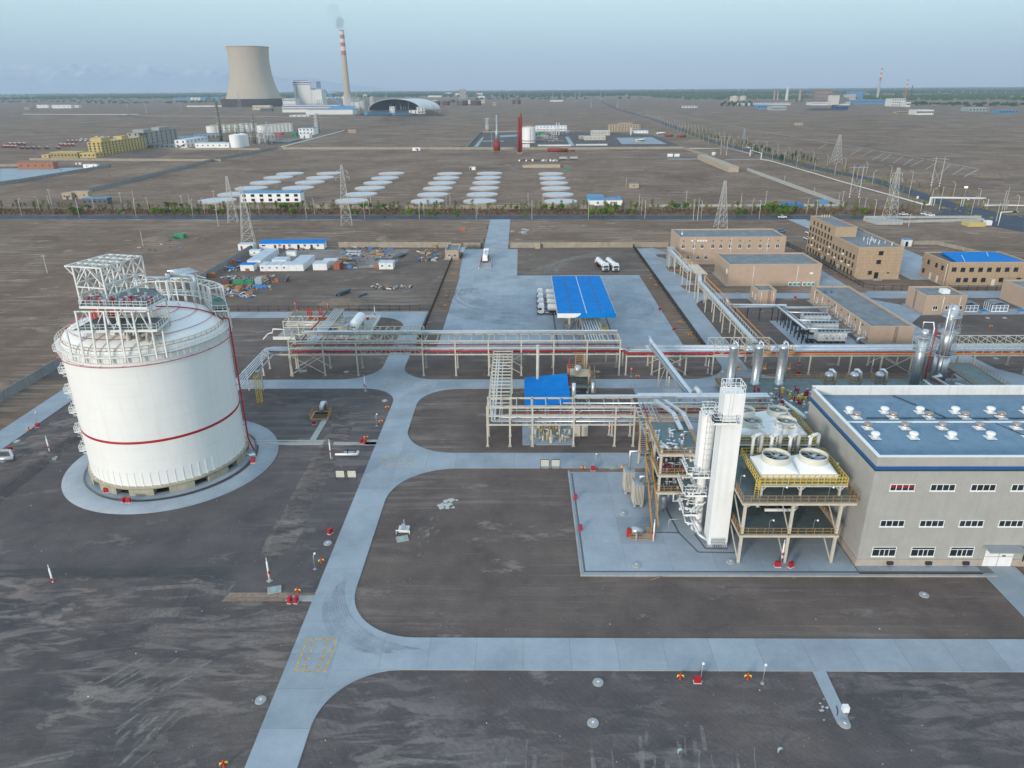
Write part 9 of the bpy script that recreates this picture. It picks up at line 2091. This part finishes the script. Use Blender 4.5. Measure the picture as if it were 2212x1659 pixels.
pit=thing('railed_pit','concrete pit with yellow railing and silver bent duct, right of the tank','pit',at('M',785,968));a,b,c_,d_=at('M',712,972),at('M',862,972),at('M',890,905),at('M',745,905)
MB().prism([a[:2],b[:2],c_[:2],d_[:2]],.0,.25).build('kerb',CONC,pit);e_=[v.lerp((a+b+c_+d_)/4,.22) for v in (a,b,c_,d_)];MB().sheet(e_,.255).build('pit_floor',VOIDM,pit);MB().rail([v+Vector((0,0,.25)) for v in (a,b,c_,d_)],1.15,.35,.06,close=True).build('yellow_rail',MATS['orange_paint'],pit)
q=(c_+d_)/2;MB().tube([q+Vector((0,-1.2,.3)),q+Vector((.1,-.9,1.8)),q+Vector((.3,-.2,2.4)),q+Vector((.5,.8,2.0)),q+Vector((.5,.9,.2))],.5,10).build('duct',CHROME,pit)
vg=thing('valve_group','small group of white valves on the footpath between tank and long road','valve group',at('X',750,985));b_=at('X',750,988)
MB().tube([b_+Vector((-2.4,0,.7)),b_+Vector((2.0,0,.7)),b_+Vector((2.0,1.2,.7)),b_+Vector((2.0,1.2,0))],.22,8).build('pipe',WHITE,vg);MB().tube([b_+Vector((-.8,.9,.6)),b_+Vector((1.4,.9,.6))],.3,10).build('valve',GALV,vg);MB().cyl(b_.x+.2,b_.y,.9,1.8,.12,n=8).cyl(b_.x+.2,b_.y,1.7,1.8,.4,n=12).build('handwheel',DARK,vg)
b_=at('T',1140,35);fr_=thing('pipe_stand','white pipe frame like a small goal with white plate, in the middle gravel','pipe stand',b_);MB().tube([b_+Vector((-1.1,0,0)),b_+Vector((-1.1,0,.7)),b_+Vector((1.1,0,.7)),b_+Vector((1.1,0,0))],.1,8).build('frame',WHITE,fr_);MB().box(b_.x-.9,b_.y+.3,.1,b_.x+.9,b_.y+1.9,.5).build('plate',PLASTER,fr_);MB().box(b_.x-.3,b_.y+.6,.5,b_.x+.3,b_.y+1.1,1.4).cyl(b_.x,b_.y+1.5,.5,1.9,.1,n=8).build('meter',GALV,fr_)
b_=at('U',1432,742);fr_=thing('meter_stand','white meter stand at the end of the narrow footpath','stand',b_);MB().box(b_.x-.35,b_.y-.3,1.1,b_.x+.35,b_.y+.3,1.9).build('meter',WHITE,fr_)
for dx in (-.28,.28):MB().box(b_.x+dx-.04,b_.y-.2,.1,b_.x+dx+.04,b_.y-.12,1.1).build('leg',GALV,fr_)
tag(MB().tube([at('U',1402,690,.14),at('U',1408,715,.14),at('U',1404,732,.14)],.05,6).build('hose',DARK),'short dark hose lying on the narrow footpath','hose')
for i,(x,y) in enumerate(((718,895),(1150,890))):b_=at('U',x,y);pipe([b_,b_+Vector((0,0,.5)),b_+Vector((.2,0,.62)),b_+Vector((.45,.1,.45))],.13,MATS['mint_cover'],'mint green vent pipe stub near the bottom edge, %s' % ('left' if i==0 else 'right'))
pipe([at('S',-40,340,.9),at('S',80,342,.9),at('S',84,320,.9),at('S',70,285,.9),at('S',-40,285,.9)],.32,CHROME,'bright silver pipe bend at the left edge by the road');pipe([at('I',1870,735,1.2),at('I',1940,735,1.2),at('I',1950,760,.2)],.3,CHROME,'silver elbow at the foot of red riser on the tank')
b_=at('X',1420,1250);tag(MB().bar(at('U',595,148,.08),at('U',648,130,.08),.12).build('plank',WOOD),'thin wooden plank lying on gravel before process pad','plank')
for i,(r_,x,y) in enumerate((('K',490,50),('K',465,150),('E',805,950))):b_=at(r_,x,y+8);t=thing('person','person in dark clothes standing by the entrance road, %s' % ('far','near','on highway')[i],'person',b_);
for o_ in [o for o in COL.objects if o.name.startswith('person')]:
 x,y=o_.location.x,o_.location.y;MB().lathe(x,y,[(.02,0),(.13,.02),(.17,.8),(.2,1.0),(.24,1.35),(.2,1.48),(.07,1.54),(.11,1.62),(.11,1.74),(.01,1.8)],10).bar((x-.24,y,1.4),(x-.3,y,.8),.1).bar((x+.24,y,1.4),(x+.3,y,.8),.1).build('body',DARK,o_)
# loose stones and scraps on the bare ground
rnd=random.Random(77);a=MB()
for k in range(1500):
 y=44+rnd.random()**1.6*90;x=rnd.uniform(-.75,.75)*y*1.1;
 if (-31.2<x <-24.6) or (y >92 and 9<x) or (72<y <79 and x >-26) or (125.8<y <133 and x >-26) or math.hypot(x+70.6,y-129.6)<21:continue
 r_=rnd.uniform(.02,.07)*(1 if rnd.random()<.93 else 2);a.cur=0 if rnd.random()<.93 else 1;a.face((x-r_,y-r_,0),(x+r_,y-r_,0),(x,y,r_*1.4));a.face((x+r_,y-r_,0),(x+r_*.5,y+r_,0),(x,y,r_*1.4));a.face((x-r_,y-r_,0),(x,y,r_*1.4),(x+r_*.5,y+r_,0))
a.build('loose_stones',[WALLC,WHITE],kind='stuff')
# pale spills of plaster and salt on the gravel
a=MB();rnd=random.Random(15);SPILL=mat('plaster_spill',(.50,.49,.46),.9,0,.18,1.5);zz=.012
for (r_,cx,cy,w,h,n) in (('X',966,1092,24,17,12),('K',800,68,70,24,9),('K',780,95,60,12,5),('U',1345,690,26,60,9)):
 for k in range(n):
  c=at(r_,cx+rnd.gauss(0,w*.45),cy+rnd.gauss(0,h*.45));q=(at(r_,cx+w,cy)-at(r_,cx-w,cy)).length*rnd.uniform(.05,.16);zz+=.0006
  pts=[(c.x+q*math.cos(t)*rnd.uniform(.5,1.4),c.y+q*math.sin(t)*rnd.uniform(.5,1.4)) for t in [i*.5712 for i in range(11)]];a.sheet(pts,zz)
struct(a,'pale_spill',SPILL)
